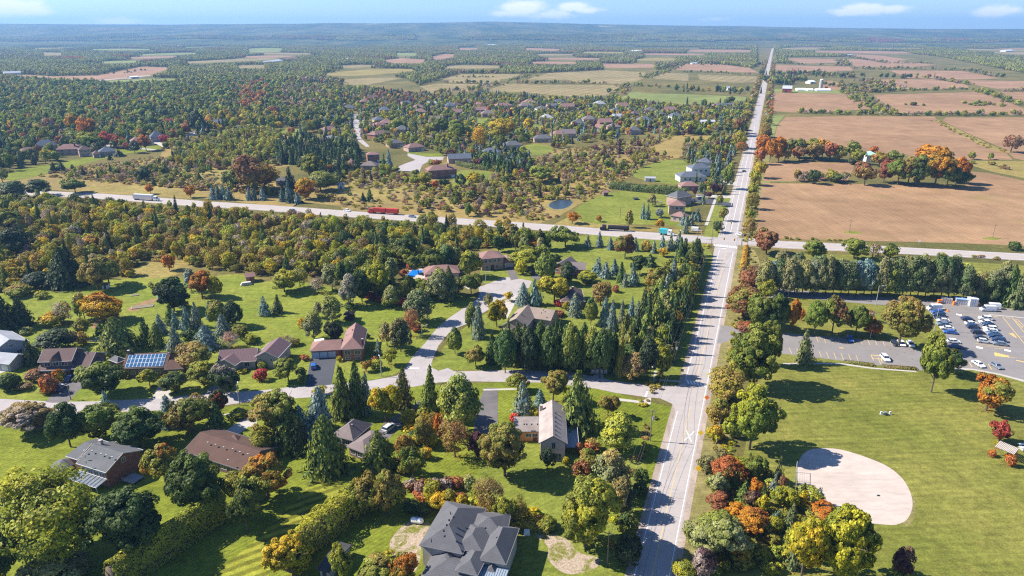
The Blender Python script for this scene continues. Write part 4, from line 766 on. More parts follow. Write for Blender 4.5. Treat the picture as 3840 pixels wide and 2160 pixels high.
# farm buildings far away
for nm, cat, lab, w, wall, roof in (
 ('barn', 'barn', 'white-roofed long barn in the far middle, right of two', ('t1', 1115, 340, 1168, 338, 8, 30, 5, 'g'), 'white', 'white'), ('barn', 'barn', 'small white barn left of the long white-roofed one', ('t1', 1085, 336, 1108, 335, 7, 24, 4, 'g'), 'white', 'white'),
 ('barn', 'barn', 'white barn in front of dark trees, left of the main road', ('t1', 2200, 386, 2272, 385, 7, 26, 5, 'g'), 'white', 'white'), ('barn', 'barn', 'low grey barn left of the white barn with dark trees', ('t1', 2150, 390, 2190, 389, 6, 20, 3, 'g'), 'white', 'grey2'),
 ('barn', 'barn', 'long low white barn nearer the main road', ('t2', 160, 430, 238, 428, 5, 16, 3, 'g'), 'red', 'white'), ('barn', 'barn', 'low white greenhouse on the brown field edge', ('t2', 70, 478, 112, 477, 3, 10, 2, 'g'), 'white', 'white'),
 ('barn', 'barn', 'red boarded barn of the farm right of the main road', ('t2', 752, 668, 826, 670, 7, 14, 5, 'g'), 'red', 'grey2'), ('farmhouse', 'house', 'farmhouse behind dark trees right of the main road', ('t2', 780, 612, 828, 612, 5, 14, 3, 'g'), 'white', 'slate'), ('barn', 'barn', 'small white-roofed building at the farm', ('t2', 965, 618, 1005, 616, 4, 14, 3, 'g'), 'white', 'white'),
 ('barn', 'barn', 'pale blue-roofed barn at the pink field, far left', ('t0', 30, 552, 160, 548, 5, 18, 4, 'g'), 'white', 'grey2'), ('barn', 'barn', 'white building on the track across the pink field', ('t0', 988, 582, 1050, 578, 4, 14, 2, 'g'), 'white', 'white'), ('barn', 'barn', 'white works building beside the pale yard, far left', ('t0', 2010, 470, 2140, 455, 7, 30, 3, 'g'), 'white', 'grey2'),
 ('barn', 'barn', 'pink-roofed works building right of the pale yard', ('t0', 2160, 445, 2250, 440, 8, 30, 4, 'g'), 'pink', 'rose'), ('barn', 'barn', 'white glasshouse far left, below the blue hills', ('t0', 1200, 345, 1285, 343, 6, 40, 3, 'g'), 'white', 'white'), ('barn', 'barn', 'second white glasshouse right of the first, below the blue hills', ('t0', 1320, 346, 1365, 345, 6, 40, 3, 'g'), 'white', 'white'),
 ('barn', 'barn', 'white-roofed hall at the left edge of the far wood', ('t1', 5, 446, 105, 444, 6, 24, 3, 'g'), 'white', 'white'), ('barn', 'barn', 'white sheds at the far right wood', ('t2', 2440, 382, 2500, 380, 6, 30, 3, 'g'), 'white', 'white'), ('barn', 'barn', 'pale shed right of the field of dry soil', ('t2', 1235, 415, 1285, 414, 5, 18, 3, 'g'), 'white', 'grey2'),
 ('barn', 'barn', 'white building on the far plain beside the road end', ('t2', 955, 272, 1000, 270, 10, 60, 4, 'g'), 'white', 'white'), ('barn', 'barn', 'distant white block below the skyline right of the road', ('t2', 740, 235, 762, 234, 20, 80, 6, 'g'), 'white', 'white'), ('shed', 'shed', 'white shed on the bright lawn by the main road houses', ('m1', 2290, 540, 2375, 542, 2.6, 5, 1, 'g'), 'white', 'light'),
 ('shed', 'shed', 'brick shed with rust roof at the wood edge of the back lawns', ('m0', 1848, 1290, 1928, 1280, 2.8, 5, 1.2, 'g'), 'orange', 'rose'), ('shed', 'shed', 'tiny blue-roofed shed against the dark spruce clump', ('a0', 876, 208, 945, 206, 2, 3, .7, 'g'), 'white', 'slate'), ('shed', 'shed', 'brown hut at the far corner of the mown lawn', ('m1', 1978, 650, 2022, 648, 2.6, 5, 1.2, 'g'), 'brown', 'rose'),
 ('shed', 'shed', 'dark long shed in the shade left of the newest house', ('b1', 530, 1390, 640, 1420, 2.6, 9, .6, 'g'), 'grey', 'dark'), ('shed', 'shed', 'white flat-roofed lean-to behind the three-door garage', ('z3', 415, 440, 606, 415, 2.6, 3, .2, 'f'), 'white', 'white'), ('shed', 'shed', 'blue-roofed shelter on the highway side of the far wood', ('m0', 2540, 590, 2600, 588, 3, 6, 1, 'g'), 'white', 'blue')):
    h, Ws = house(lab, [w], wall, roof, None, nm, cat, False)
    if w[0][0] in 'abmz': door(h, Ws[0], 'f', Ws[0].L*.5, .9, 1.9)
    else: on_wall(Ws[0], 'f', Ws[0].L*.4, 2, min(4, Ws[0].L*.3), 3.5, .1, .03).build('door', M_BLACK, h)
# round pale building with green roof
c = V('m2', 1403, 412); rt = empty('shed', c, 'pale square pavilion with a green pyramid roof among autumn trees', 'pavilion'); m = MB().box(c+Vector((0, 0, 3)), (9, 9, 6.4)); m.build('wall', WL['white'], rt)
m = MB(); e = [c+Vector((x*5.6, y*5.6, 6.1)) for x, y in ((-1, -1), (1, -1), (1, 1), (-1, 1))]; m.add(e+[c+Vector((0, 0, 9))], [(0, 1, 4), (1, 2, 4), (2, 3, 4), (3, 0, 4), (3, 2, 1, 0)]); m.build('roof', RF['green'], rt)
# silo and hoop barns
c = V('t2', 1040, 672); rt = empty('silo', c, 'tall pale silo at the farm right of the main road', 'silo'); MB().tube(c, c+Vector((0, 0, 17)), 3.4, n=12).build('body', M_CONC, rt); MB().ball(c+Vector((0, 0, 17)), 3.4, .6, 10, 5).build('dome', M_WHITE, rt)
for x, y, w, l in ((890, 682, 60, 'left'), (955, 684, 40, 'middle'), (1055, 686, 95, 'right')):
    c = V('t2', x, y); L = w*.4969*c.length/FPX*1.0; rt = empty('hoop_barn', c, f'white arched hoop barn at the farm, the {dict(left="one nearest the red barn", middle="smallest one", right="longest one by the silo")[l]}', 'barn'); m = MB(); n = 8; pr = [(math.cos(math.pi*k/n)*6, math.sin(math.pi*k/n)*4.5) for k in range(n+1)]
    m.add([c+Vector((-L/2, p[0], p[1])) for p in pr]+[c+Vector((L/2, p[0], p[1])) for p in pr], [(k, k+1, n+2+k, n+1+k) for k in range(n)]+[tuple(range(n+1)), tuple(range(2*n+1, n, -1))]); m.build('cover', RF['white'], rt); MB().box(c+Vector((L/2+.1, 0, 1.6)), (.2, 4, 3.2)).build('door', M_BLACK, rt)
# ------------------------------------------------------------------ trees: prototypes
def quads_mesh(name, C, N, S, var, mix, mat, extra=None, aspect=1.5, seed=0):
    """one quad per centre C with normal N, size S; var = brightness, mix = share of the second colour; extra = MB of wood in slot 1"""
    g = np.random.default_rng(seed); n = len(C); N = N/np.linalg.norm(N, axis=1, keepdims=True)
    t = g.normal(size=(n, 3)); t -= N*(t*N).sum(1, keepdims=True); t /= np.linalg.norm(t, axis=1, keepdims=True); b = np.cross(N, t)
    S = S[:, None]; L = S*aspect*.5; Wd = S*.5
    v = np.stack([C-t*L-b*Wd*.6, C+t*L*.3-b*Wd, C+t*L, C-t*L*.2+b*Wd], 1).reshape(-1, 3)
    ev, ef = (np.array(extra.v), extra.f) if extra else (np.zeros((0, 3)), [])
    nv = len(v)+len(ev); me = bpy.data.meshes.new(name); me.vertices.add(nv)
    me.vertices.foreach_set('co', np.concatenate([v, ev]).astype(np.float32).ravel() if len(ev) else v.astype(np.float32).ravel())
    ei = [i+len(v) for f in ef for i in f]; nl = 4*n+len(ei); me.loops.add(nl)
    me.loops.foreach_set('vertex_index', np.concatenate([np.arange(4*n), np.array(ei, int)]).astype(np.int32))
    st = np.concatenate([np.arange(n)*4, 4*n+np.concatenate([[0], np.cumsum([len(f) for f in ef])[:-1]]) if ef else np.zeros(0)]).astype(np.int32)
    me.polygons.add(n+len(ef)); me.polygons.foreach_set('loop_start', st)
    try: me.polygons.foreach_set('loop_total', np.concatenate([np.full(n, 4), np.array([len(f) for f in ef], int)]).astype(np.int32))
    except Exception: pass
    me.materials.append(mat)
    if extra:
        me.materials.append(M_BARK); me.polygons.foreach_set('material_index', np.concatenate([np.zeros(n), np.ones(len(ef))]).astype(np.int32))
    me.update(calc_edges=True); a = me.attributes.new('leafvar', 'FLOAT_COLOR', 'POINT'); col = np.ones((nv, 4), np.float32)
    col[:4*n, 0] = np.repeat(var, 4); col[:4*n, 1] = np.repeat(mix, 4); a.data.foreach_set('color', col.ravel()); return me
def unit(g, n):
    d = g.normal(size=(n, 3)); return d/np.linalg.norm(d, axis=1, keepdims=True)
def field3(p, g, k=3):
    """smooth random field in -1..1"""
    o = 0
    for _ in range(5): o = o+np.sin((p*g.uniform(.6*k, 1.4*k, 3)*g.choice([-1, 1], 3)).sum(1)+g.uniform(0, 6.3))
    return o/5
def wood_bm(h=-1.3, limbs=6, r=.045, seed=0, top=.3):
    g = random.Random(seed); m = MB(); m.tube((0, 0, h), (0, 0, -.35), r*1.25, r*.85, 6, cap=False); m.tube((0, 0, -.35), (.03, .02, top), r*.85, r*.25, 5, cap=False)
    for i in range(limbs):
        a = 6.28*i/limbs+g.uniform(-.4, .4); z = g.uniform(-.7, -.05); e = g.uniform(.5, .8)
        m.tube((0, 0, z), (math.cos(a)*e, math.sin(a)*e, z+g.uniform(.3, .7)), r*.5, r*.12, 4, cap=False)
    return m
def crown(name, nc, nl, rc, ls, seed, lobes=.16, shell=.62, env=None, up=.0, gap=.0, wood=None, mat=None, spread=1.0, topmix=.6, big=0):
    g = np.random.default_rng(seed); d = unit(g, nc*3); d = d[d[:, 2] > -.8][:nc]; nc = len(d)
    rad = (shell+(1-shell)*g.random(nc)**.6)*(1+lobes*field3(d, g, 2.2))
    c = d*rad[:, None]*(1-rc*.75)
    if big:      # limbs carry several separate masses of leaves
        bc = unit(g, big); bc[:, 2] = bc[:, 2]*.75+.12; bc *= g.uniform(.42, .66, big)[:, None]; br_ = g.uniform(.32, .56, big); bc = np.vstack([bc, [[0, 0, .1]]]); br_ = np.append(br_, .5)
        k_ = g.choice(big+1, nc, p=br_**2/(br_**2).sum()); c = bc[k_]+unit(g, nc)*(br_[k_]*g.uniform(.72, 1.0, nc))[:, None]; c[:, 2] = np.maximum(c[:, 2], -.85); c *= (1-rc*.35)
    if env is not None: c = env(c, g)
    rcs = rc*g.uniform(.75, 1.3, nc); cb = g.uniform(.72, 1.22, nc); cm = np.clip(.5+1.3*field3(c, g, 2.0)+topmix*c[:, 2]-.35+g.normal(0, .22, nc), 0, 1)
    k = np.repeat(np.arange(nc), nl); u = unit(g, len(k)); cr = c/np.maximum(np.linalg.norm(c, axis=1, keepdims=True), .05)
    flip = (u*cr[k]).sum(1) < -.35; u[flip] *= -1
    fl = rcs[k][:, None]*g.uniform(.8, 1.05, (len(k), 1)); pos_ = c[k]+u*fl*np.array([spread, spread, .8])
    N = u*.75+cr[k]*.35+unit(g, len(k))*.55+np.array([0, 0, up]); S = ls*g.uniform(.6, 1.4, len(k))
    var = cb[k]*g.uniform(.72, 1.3, len(k)); mix = np.clip(cm[k]+g.normal(0, .12, len(k)), 0, 1)
    if gap: keep = g.random(len(k)) > gap; pos_, N, S, var, mix = pos_[keep], N[keep], S[keep], var[keep], mix[keep]
    return quads_mesh(name, pos_, N, S, var, mix, mat or M_LEAF, wood, seed=seed)
def conifer(name, lev, br, nq, seed, power=.72, droop=.22, qs=.1, irr=.12, base=.04, wood=None, gap=.0, width=1.0):
    """whorls of drooping sprays; height 1, radius 1"""
    g = np.random.default_rng(seed); C, N, S, V, X = [], [], [], [], []
    for l in range(lev):
        f = l/(lev-1); z = base+(1-base)*f**.92*.985; r = width*((1-f)**power*.97+.035)*(1+irr*g.normal()); n = max(4, int(br*(.35+.65*(1-f)))); a0 = g.uniform(0, 6.3)
        for i in range(n):
            if g.random() < gap: continue
            a = a0+6.283*i/n+g.normal(0, .12); L = r*g.uniform(.78, 1.12); q = max(3, int(nq*(.3+.7*(1-f)))); t = g.uniform(.18, 1, q)**.75; side = g.normal(0, .085, q)*(1.15-t)*1.6
            zz = z+g.normal(0, .008)-droop*.3*t**1.6*L*(.4+.6*(1-f))+.05*(1-f)*t*(1-t)+.03*f
            zz -= np.abs(side)*.05; ca, sa = math.cos(a), math.sin(a)
            C.append(np.stack([ca*t*L-sa*side, sa*t*L+ca*side, zz+g.normal(0, .006, q)], 1))
            N.append(np.stack([ca*(.5+.3*t), sa*(.5+.3*t), np.full(q, .62)], 1)+unit(g, q)*.45); S.append(qs*g.uniform(.6, 1.35, q)*(.55+.45*(1-f))*(1.15-.45*t))
            V.append(g.uniform(.7, 1.25)*g.uniform(.75, 1.25, q)); X.append(np.clip(.25+.5*t*g.random(q)+.3*g.normal(), 0, 1)*np.ones(q))
    C = np.concatenate(C); N = np.concatenate(N); S = np.concatenate(S)
    N[:, 2] *= 1.0; return quads_mesh(name, C, N, S, np.concatenate(V), np.concatenate(X), M_NEED, wood, seed=seed, aspect=1.7)
def env_pine(c, g):
    c = c.copy(); z = c[:, 2]; c[:, :2] *= (.92-.52*np.clip(z, -1, 1))[:, None]*g.uniform(.75, 1.2, (len(c), 1)); c[:, 2] = np.round(z*5)/5+g.normal(0, .05, len(c)); return c
def env_cedar(c, g):
    c = c.copy(); c[:, :2] *= np.clip(1.12-.6*np.clip(c[:, 2]+.1, 0, 1)**1.5, .1, 2)[:, None]; return c
def env_oval(c, g):
    c = c.copy(); c[:, :2] *= (1.0-.3*np.clip(c[:, 2], -.3, 1))[:, None]; return c
TRUNK = {k: [wood_bm(seed=s, limbs=n).mesh('trunk', M_BARK) for s in range(2)] for k, n in (('M', 7), ('Y', 12))}
_tp = MB(); _tp.tube((0, 0, -.01), (0, 0, .93), .05, .012, 6, cap=False); TRUNK['S'] = [_tp.mesh('trunk', M_BARK)]
def tw(seed): return wood_bm(seed=seed, limbs=3, r=.05)
def ts():
    m = MB(); m.tube((0, 0, -.01), (0, 0, .9), .045, .01, 5, cap=False); return m
PROTO = {
 ('M', 2): [crown('foliage', 150, 68, .19, .075, s, big=7+s) for s in range(6)]+[crown('foliage', 150, 66, .19, .073, 6+s, big=9, env=env_oval) for s in range(2)],
 ('M', 3): [crown('foliage', 260, 100, .14, .05, 200+s, big=11+s) for s in range(3)],
 ('W', 3): [crown('foliage', 230, 80, .14, .042, 210+s, lobes=.36, shell=.45, spread=1.5, up=.3, big=13) for s in range(2)],
 ('M', 1): [crown('foliage', 70, 28, .24, .125, 20+s, wood=tw(s), big=6+s) for s in range(5)]+[crown('foliage', 66, 28, .25, .125, 30+s, wood=tw(s), big=7, env=env_oval) for s in range(2)],
 ('M', 0): [crown('foliage', 20, 13, .42, .3, 40+s, wood=tw(s)) for s in range(4)],
 ('W', 2): [crown('foliage', 170, 46, .19, .075, 50+s, lobes=.34, shell=.45, spread=1.5, up=.3, big=10) for s in range(2)],
 ('W', 1): [crown('foliage', 80, 20, .25, .11, 55+s, lobes=.34, shell=.4, wood=tw(s), gap=.15, spread=1.3) for s in range(3)],
 ('W', 0): [crown('foliage', 24, 9, .36, .26, 58+s, lobes=.3, shell=.4, wood=tw(s)) for s in range(2)],
 ('Y', 2): [crown('foliage', 130, 22, .2, .055, 60+s, lobes=.25, shell=.35, up=.2) for s in range(2)],
 ('Y', 1): [crown('foliage', 60, 14, .26, .1, 64+s, lobes=.25, shell=.35, wood=wood_bm(seed=s, limbs=9)) for s in range(2)],
 ('Y', 0): [crown('foliage', 22, 8, .36, .24, 68, lobes=.25, shell=.35, wood=tw(1))],
 ('S', 2): [conifer('foliage', 30, 15, 16, 70+s, qs=.115, power=(.6, .72, .9, .66, .8, .56)[s], droop=(.2, .3, .12, .26, .18, .3)[s], irr=(.1, .18, .14, .22, .12, .16)[s], gap=(0, .08, .05, .12, 0, .06)[s]) for s in range(6)],
 ('S', 1): [conifer('foliage', 18, 11, 9, 80+s, qs=.19, wood=ts(), power=(.6, .75, .9, .66, .55)[s], irr=(.12, .2, .14, .22, .15)[s], gap=(0, .08, .05, .1, 0)[s]) for s in range(5)],
 ('S', 0): [conifer('foliage', 8, 7, 4, 90+s, qs=.42, wood=ts()) for s in range(2)],
 ('P', 2): [crown('foliage', 120, 60, .2, .07, 100+s, lobes=.28, shell=.3, env=env_pine, up=.5, mat=M_NEED, spread=1.25) for s in range(3)],
 ('P', 1): [crown('foliage', 64, 26, .26, .115, 105+s, lobes=.28, shell=.3, env=env_pine, up=.5, mat=M_NEED, wood=tw(s)) for s in range(3)],
 ('P', 0): [crown('foliage', 22, 11, .36, .28, 109, lobes=.2, shell=.3, env=env_pine, up=.4, mat=M_NEED, wood=tw(2))],
 ('C', 2): [crown('foliage', 130, 60, .22, .075, 110+s, lobes=.1, shell=.7, env=env_cedar, mat=M_NEED) for s in range(2)],
 ('C', 1): [crown('foliage', 60, 26, .28, .13, 114+s, lobes=.1, shell=.7, env=env_cedar, mat=M_NEED, wood=tw(s)) for s in range(2)],
 ('C', 0): [crown('foliage', 18, 12, .42, .3, 118, lobes=.1, shell=.7, env=env_cedar, mat=M_NEED, wood=tw(1))],
 ('H', 2): [crown('foliage', 70, 50, .28, .1, 120+s, lobes=.22) for s in range(3)],
 ('H', 1): [crown('foliage', 34, 26, .36, .17, 124+s, lobes=.22) for s in range(3)],
 ('H', 0): [crown('foliage', 12, 11, .5, .36, 128+s, lobes=.2) for s in range(2)],
}
for l in range(3): PROTO[('B', l)] = PROTO[('S', l)]
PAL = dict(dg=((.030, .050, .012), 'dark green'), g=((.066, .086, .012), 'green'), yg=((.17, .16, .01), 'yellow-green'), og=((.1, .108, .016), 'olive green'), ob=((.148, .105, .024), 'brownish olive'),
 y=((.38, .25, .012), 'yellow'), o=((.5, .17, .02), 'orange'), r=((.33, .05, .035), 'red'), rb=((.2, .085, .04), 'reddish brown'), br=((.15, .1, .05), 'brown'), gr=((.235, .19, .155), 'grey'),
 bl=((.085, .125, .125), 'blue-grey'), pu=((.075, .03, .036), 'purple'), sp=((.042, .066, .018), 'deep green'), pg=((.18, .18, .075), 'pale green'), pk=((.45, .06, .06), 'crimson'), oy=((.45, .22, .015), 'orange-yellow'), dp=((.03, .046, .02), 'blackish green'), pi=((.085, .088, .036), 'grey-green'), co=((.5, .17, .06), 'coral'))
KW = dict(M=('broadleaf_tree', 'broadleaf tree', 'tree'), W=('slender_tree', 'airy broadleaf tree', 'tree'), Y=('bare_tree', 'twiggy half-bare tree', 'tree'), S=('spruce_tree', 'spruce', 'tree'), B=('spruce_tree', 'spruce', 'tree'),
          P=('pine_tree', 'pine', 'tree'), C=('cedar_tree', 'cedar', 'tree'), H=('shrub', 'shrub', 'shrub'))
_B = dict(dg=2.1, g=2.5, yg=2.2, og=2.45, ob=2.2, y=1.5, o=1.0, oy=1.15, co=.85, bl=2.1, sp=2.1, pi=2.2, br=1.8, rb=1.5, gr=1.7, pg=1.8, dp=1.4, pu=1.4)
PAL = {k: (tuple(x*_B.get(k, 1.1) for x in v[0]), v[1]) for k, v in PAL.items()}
NTREE = 0; LABELS = {}; TREES = []
def jit(c, a, g=random): k = g.uniform(1-a, 1+a); return tuple(max(0, x*k*g.uniform(1-a*.5, 1+a*.5)) for x in c)+(1,)
def place(kind, base, r, H, c1, c2=None, label=None, group=None, lod=None, clear=.06, jitter=.1):
    """a tree of radius r and height H on the ground"""
    global NTREE
    NTREE += 1; g = random.Random(NTREE*7919); nm, kw, cat = KW[kind]
    dist = math.hypot(base.length, HC); pxw = 2*r/dist*FPX; pxw = max(pxw, H/dist*FPX*.6)
    if lod is None: lod = 3 if pxw > 150 and kind in 'MW' else 2 if pxw > 62 else 1 if pxw > 20 else 0
    me = PROTO[(kind, lod)]; me = me[g.randrange(len(me))]; rz = g.uniform(0, 6.28)
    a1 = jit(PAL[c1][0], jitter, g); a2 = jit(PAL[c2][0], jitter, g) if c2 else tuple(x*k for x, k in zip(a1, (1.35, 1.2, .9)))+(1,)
    con = kind in 'SB'; hc = 0 if con else (H*.5 if kind == 'H' else H*(.5+clear*.5)); a = H if con else (H*.55 if kind == 'H' else H*(.5-clear*.5))
    if kind == 'M' : r *= 1.07
    scl = (r, r, a); TREES.append((base.x, base.y, r))
    def prep(o):
        o.color = a1; o['tip'] = a2; return o
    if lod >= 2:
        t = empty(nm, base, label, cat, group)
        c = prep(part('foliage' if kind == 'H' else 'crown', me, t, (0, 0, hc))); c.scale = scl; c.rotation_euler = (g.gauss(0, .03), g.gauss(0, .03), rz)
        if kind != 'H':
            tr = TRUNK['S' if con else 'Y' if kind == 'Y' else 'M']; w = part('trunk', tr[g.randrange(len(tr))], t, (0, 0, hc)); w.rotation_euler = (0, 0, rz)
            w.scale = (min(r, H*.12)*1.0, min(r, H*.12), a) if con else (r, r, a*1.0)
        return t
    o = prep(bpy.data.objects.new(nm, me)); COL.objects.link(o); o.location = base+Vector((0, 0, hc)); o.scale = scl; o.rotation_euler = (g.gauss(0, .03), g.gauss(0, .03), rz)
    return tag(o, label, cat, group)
def solve(x, yt, yb, w, kind):
    """photo box of a tree (centre x, top, bottom, width in photo pixels) -> base, radius, height"""
    if kind in 'SB':
        b = at(x, yb)
        for _ in range(4):
            dist = math.hypot(b.length, HC); m = dist/FPX; r = w/2*m; th = math.asin(HC/dist); b = at(x, yb-.7*r*math.sin(th)/m)
        return b, r, max(height_at(b.y, yt), 1)
    b = at(x, yb)
    for _ in range(4):
        dist = math.hypot(b.length, HC); m = dist/FPX; th = math.asin(HC/dist); r = w/2*m; S = (yb-yt)/2*m; s_, c_ = math.sin(th), math.cos(th)
        a = math.sqrt(max(S*S-(r*s_)**2, (.45*r*c_)**2 if kind == 'H' else (.6*r*c_)**2))/c_
        hc = a*(.91 if kind == 'H' else 1.26); b = at(x, (yt+yb)/2+hc*c_/m)
    return b, r, (2*a*.9 if kind == 'H' else 2.13*a)
ORD = 'first second third fourth fifth sixth seventh eighth ninth tenth eleventh twelfth thirteenth fourteenth fifteenth sixteenth seventeenth eighteenth nineteenth twentieth'.split()
def ordinal(i, n): return ORD[i]+' from the left' if i < n/2 and i < 20 else ('last at the right' if i == n-1 else ORD[n-1-i]+' from the right') if n-1-i < 20 else 'one in the middle'
def plant(view, lines, group_note=''):
    blank = {}
    for ln in lines.strip().splitlines():
        d, _, where = ln.partition('|'); f = d.split()
        if len(f) > 5 and not where.strip() and f[0] not in VIEWS: blank.setdefault(KW[f[4]][1], []).append(float(f[0]))
    for v in blank.values(): v.sort()
    for ln in lines.strip().splitlines():
        ln = ln.strip()
        if not ln or ln[0] == '#': continue
        d, _, where = ln.partition('|'); f = d.split()
        vw = view
        if f[0] in VIEWS: vw = f[0]; f = f[1:]
        x, yt, yb, w = map(float, f[:4]); kind = f[4]; c = f[5].split('/'); s = VIEWS[vw][2]
        X, T = px(vw, x, yt); _, B = px(vw, x, yb); b, r, H = solve(X, T, B, w*s, kind)
        cw = PAL[c[0]][1]+(' and '+PAL[c[1]][1] if len(c) > 1 else ''); kw = KW[kind][1]
        where = where.strip() or (f'{ordinal(blank[kw].index(x), len(blank[kw]))} {group_note}' if x in blank.get(kw, []) else group_note); lab = f'{cw} {kw} {where}'
        if len(lab.split()) > 16: lab = f'{PAL[c[0]][1]} {kw} {where}'
        if len(lab.split()) > 16: lab = f'{PAL[c[0]][1].split()[-1]} {kw.split()[-1]} {where}'
        LABELS[lab] = LABELS.get(lab, 0)+1
        place(kind, b, r, H, c[0], c[1] if len(c) > 1 else None, lab, KW[kind][2]+'s: '+KW[kind][1]+('s' if group_note == '' else 's '+group_note))
def hedge(pts, width, height, c1, c2, label, seed=0, bumpy=.25, ls=.42, dens=5.5, name='hedge', cat='hedge', mat=None):
    """a long hedge: leaf sprays over a bumpy ridge that runs along pts"""
    g = np.random.default_rng(seed); C, N = [], []
    for a, b in zip(pts, pts[1:]):
        L = (b-a).length; n = int(L*(width+2*height)*dens*2.2); t = g.random(n); u = (b-a)/L; w = Vector((-u.y, u.x, 0))
        ph = g.uniform(-1, 1, n); s = np.sign(ph)*np.abs(ph)**.8; ang = s*math.pi/2*1.02
        q = np.stack([a.x+(b.x-a.x)*t, a.y+(b.y-a.y)*t, np.zeros(n)], 1)
        f = 1+bumpy*(.6*field3(q*np.array([1, 1, 0]), np.random.default_rng(seed+5), .5)+.5*field3(np.concatenate([q[:, :2], ang[:, None]*2], 1), np.random.default_rng(seed+9), 1.1))
        hx = np.sin(ang)*width/2*f*np.minimum(1, 1.15); hz = np.abs(np.cos(ang))**.45*height*f
        low = g.random(n) < .45; hz = np.where(low, hz*g.random(n)**.6, hz)
        hz = np.maximum(hz, .1); C.append(q+np.outer(hx, [w.x, w.y, 0])+np.stack([np.zeros(n)]*2+[hz], 1))
        N.append(np.outer(np.sin(ang), [w.x, w.y, 0])*1.1+np.stack([np.zeros(n)]*2+[np.where(low, .15, np.cos(ang)+.2)], 1)+unit(g, n)*.55)
    core = MB()
    for a, b in zip(pts, pts[1:]):
        u = (b-a).normalized(); w = Vector((-u.y, u.x, 0)); q = []
        for e in (a, b): q += [e+w*k*width*.5+Vector((0, 0, z*height)) for k, z in ((-.72, 0), (-.7, .55), (-.4, .78), (.4, .78), (.7, .55), (.72, 0))]
        core.add([p-pts[0] for p in q], [(i, i+1, i+7, i+6) for i in range(5)]+[(5, 4, 3, 2, 1, 0), (6, 7, 8, 9, 10, 11)])
    C = np.concatenate(C); N = np.concatenate(N); o3 = np.array(pts[0]); cl = field3(C*.9, g, 1.3)
    me = quads_mesh('foliage', C-o3, N, ls*g.uniform(.6, 1.4, len(C)), (1+.25*cl)*g.uniform(.7, 1.3, len(C)), np.clip(.5+.7*field3(C*.35, g, 1)+.25*(C[:, 2]/height-.7)+g.normal(0, .1, len(C)), 0, 1), mat or M_LEAF, core, seed=seed)
    o = bpy.data.objects.new(name, me); COL.objects.link(o); o.location = pts[0]; o.color = PAL[c1][0]+(1,); o['tip'] = PAL[c2][0]+(1,)
    return tag(o, label, cat)
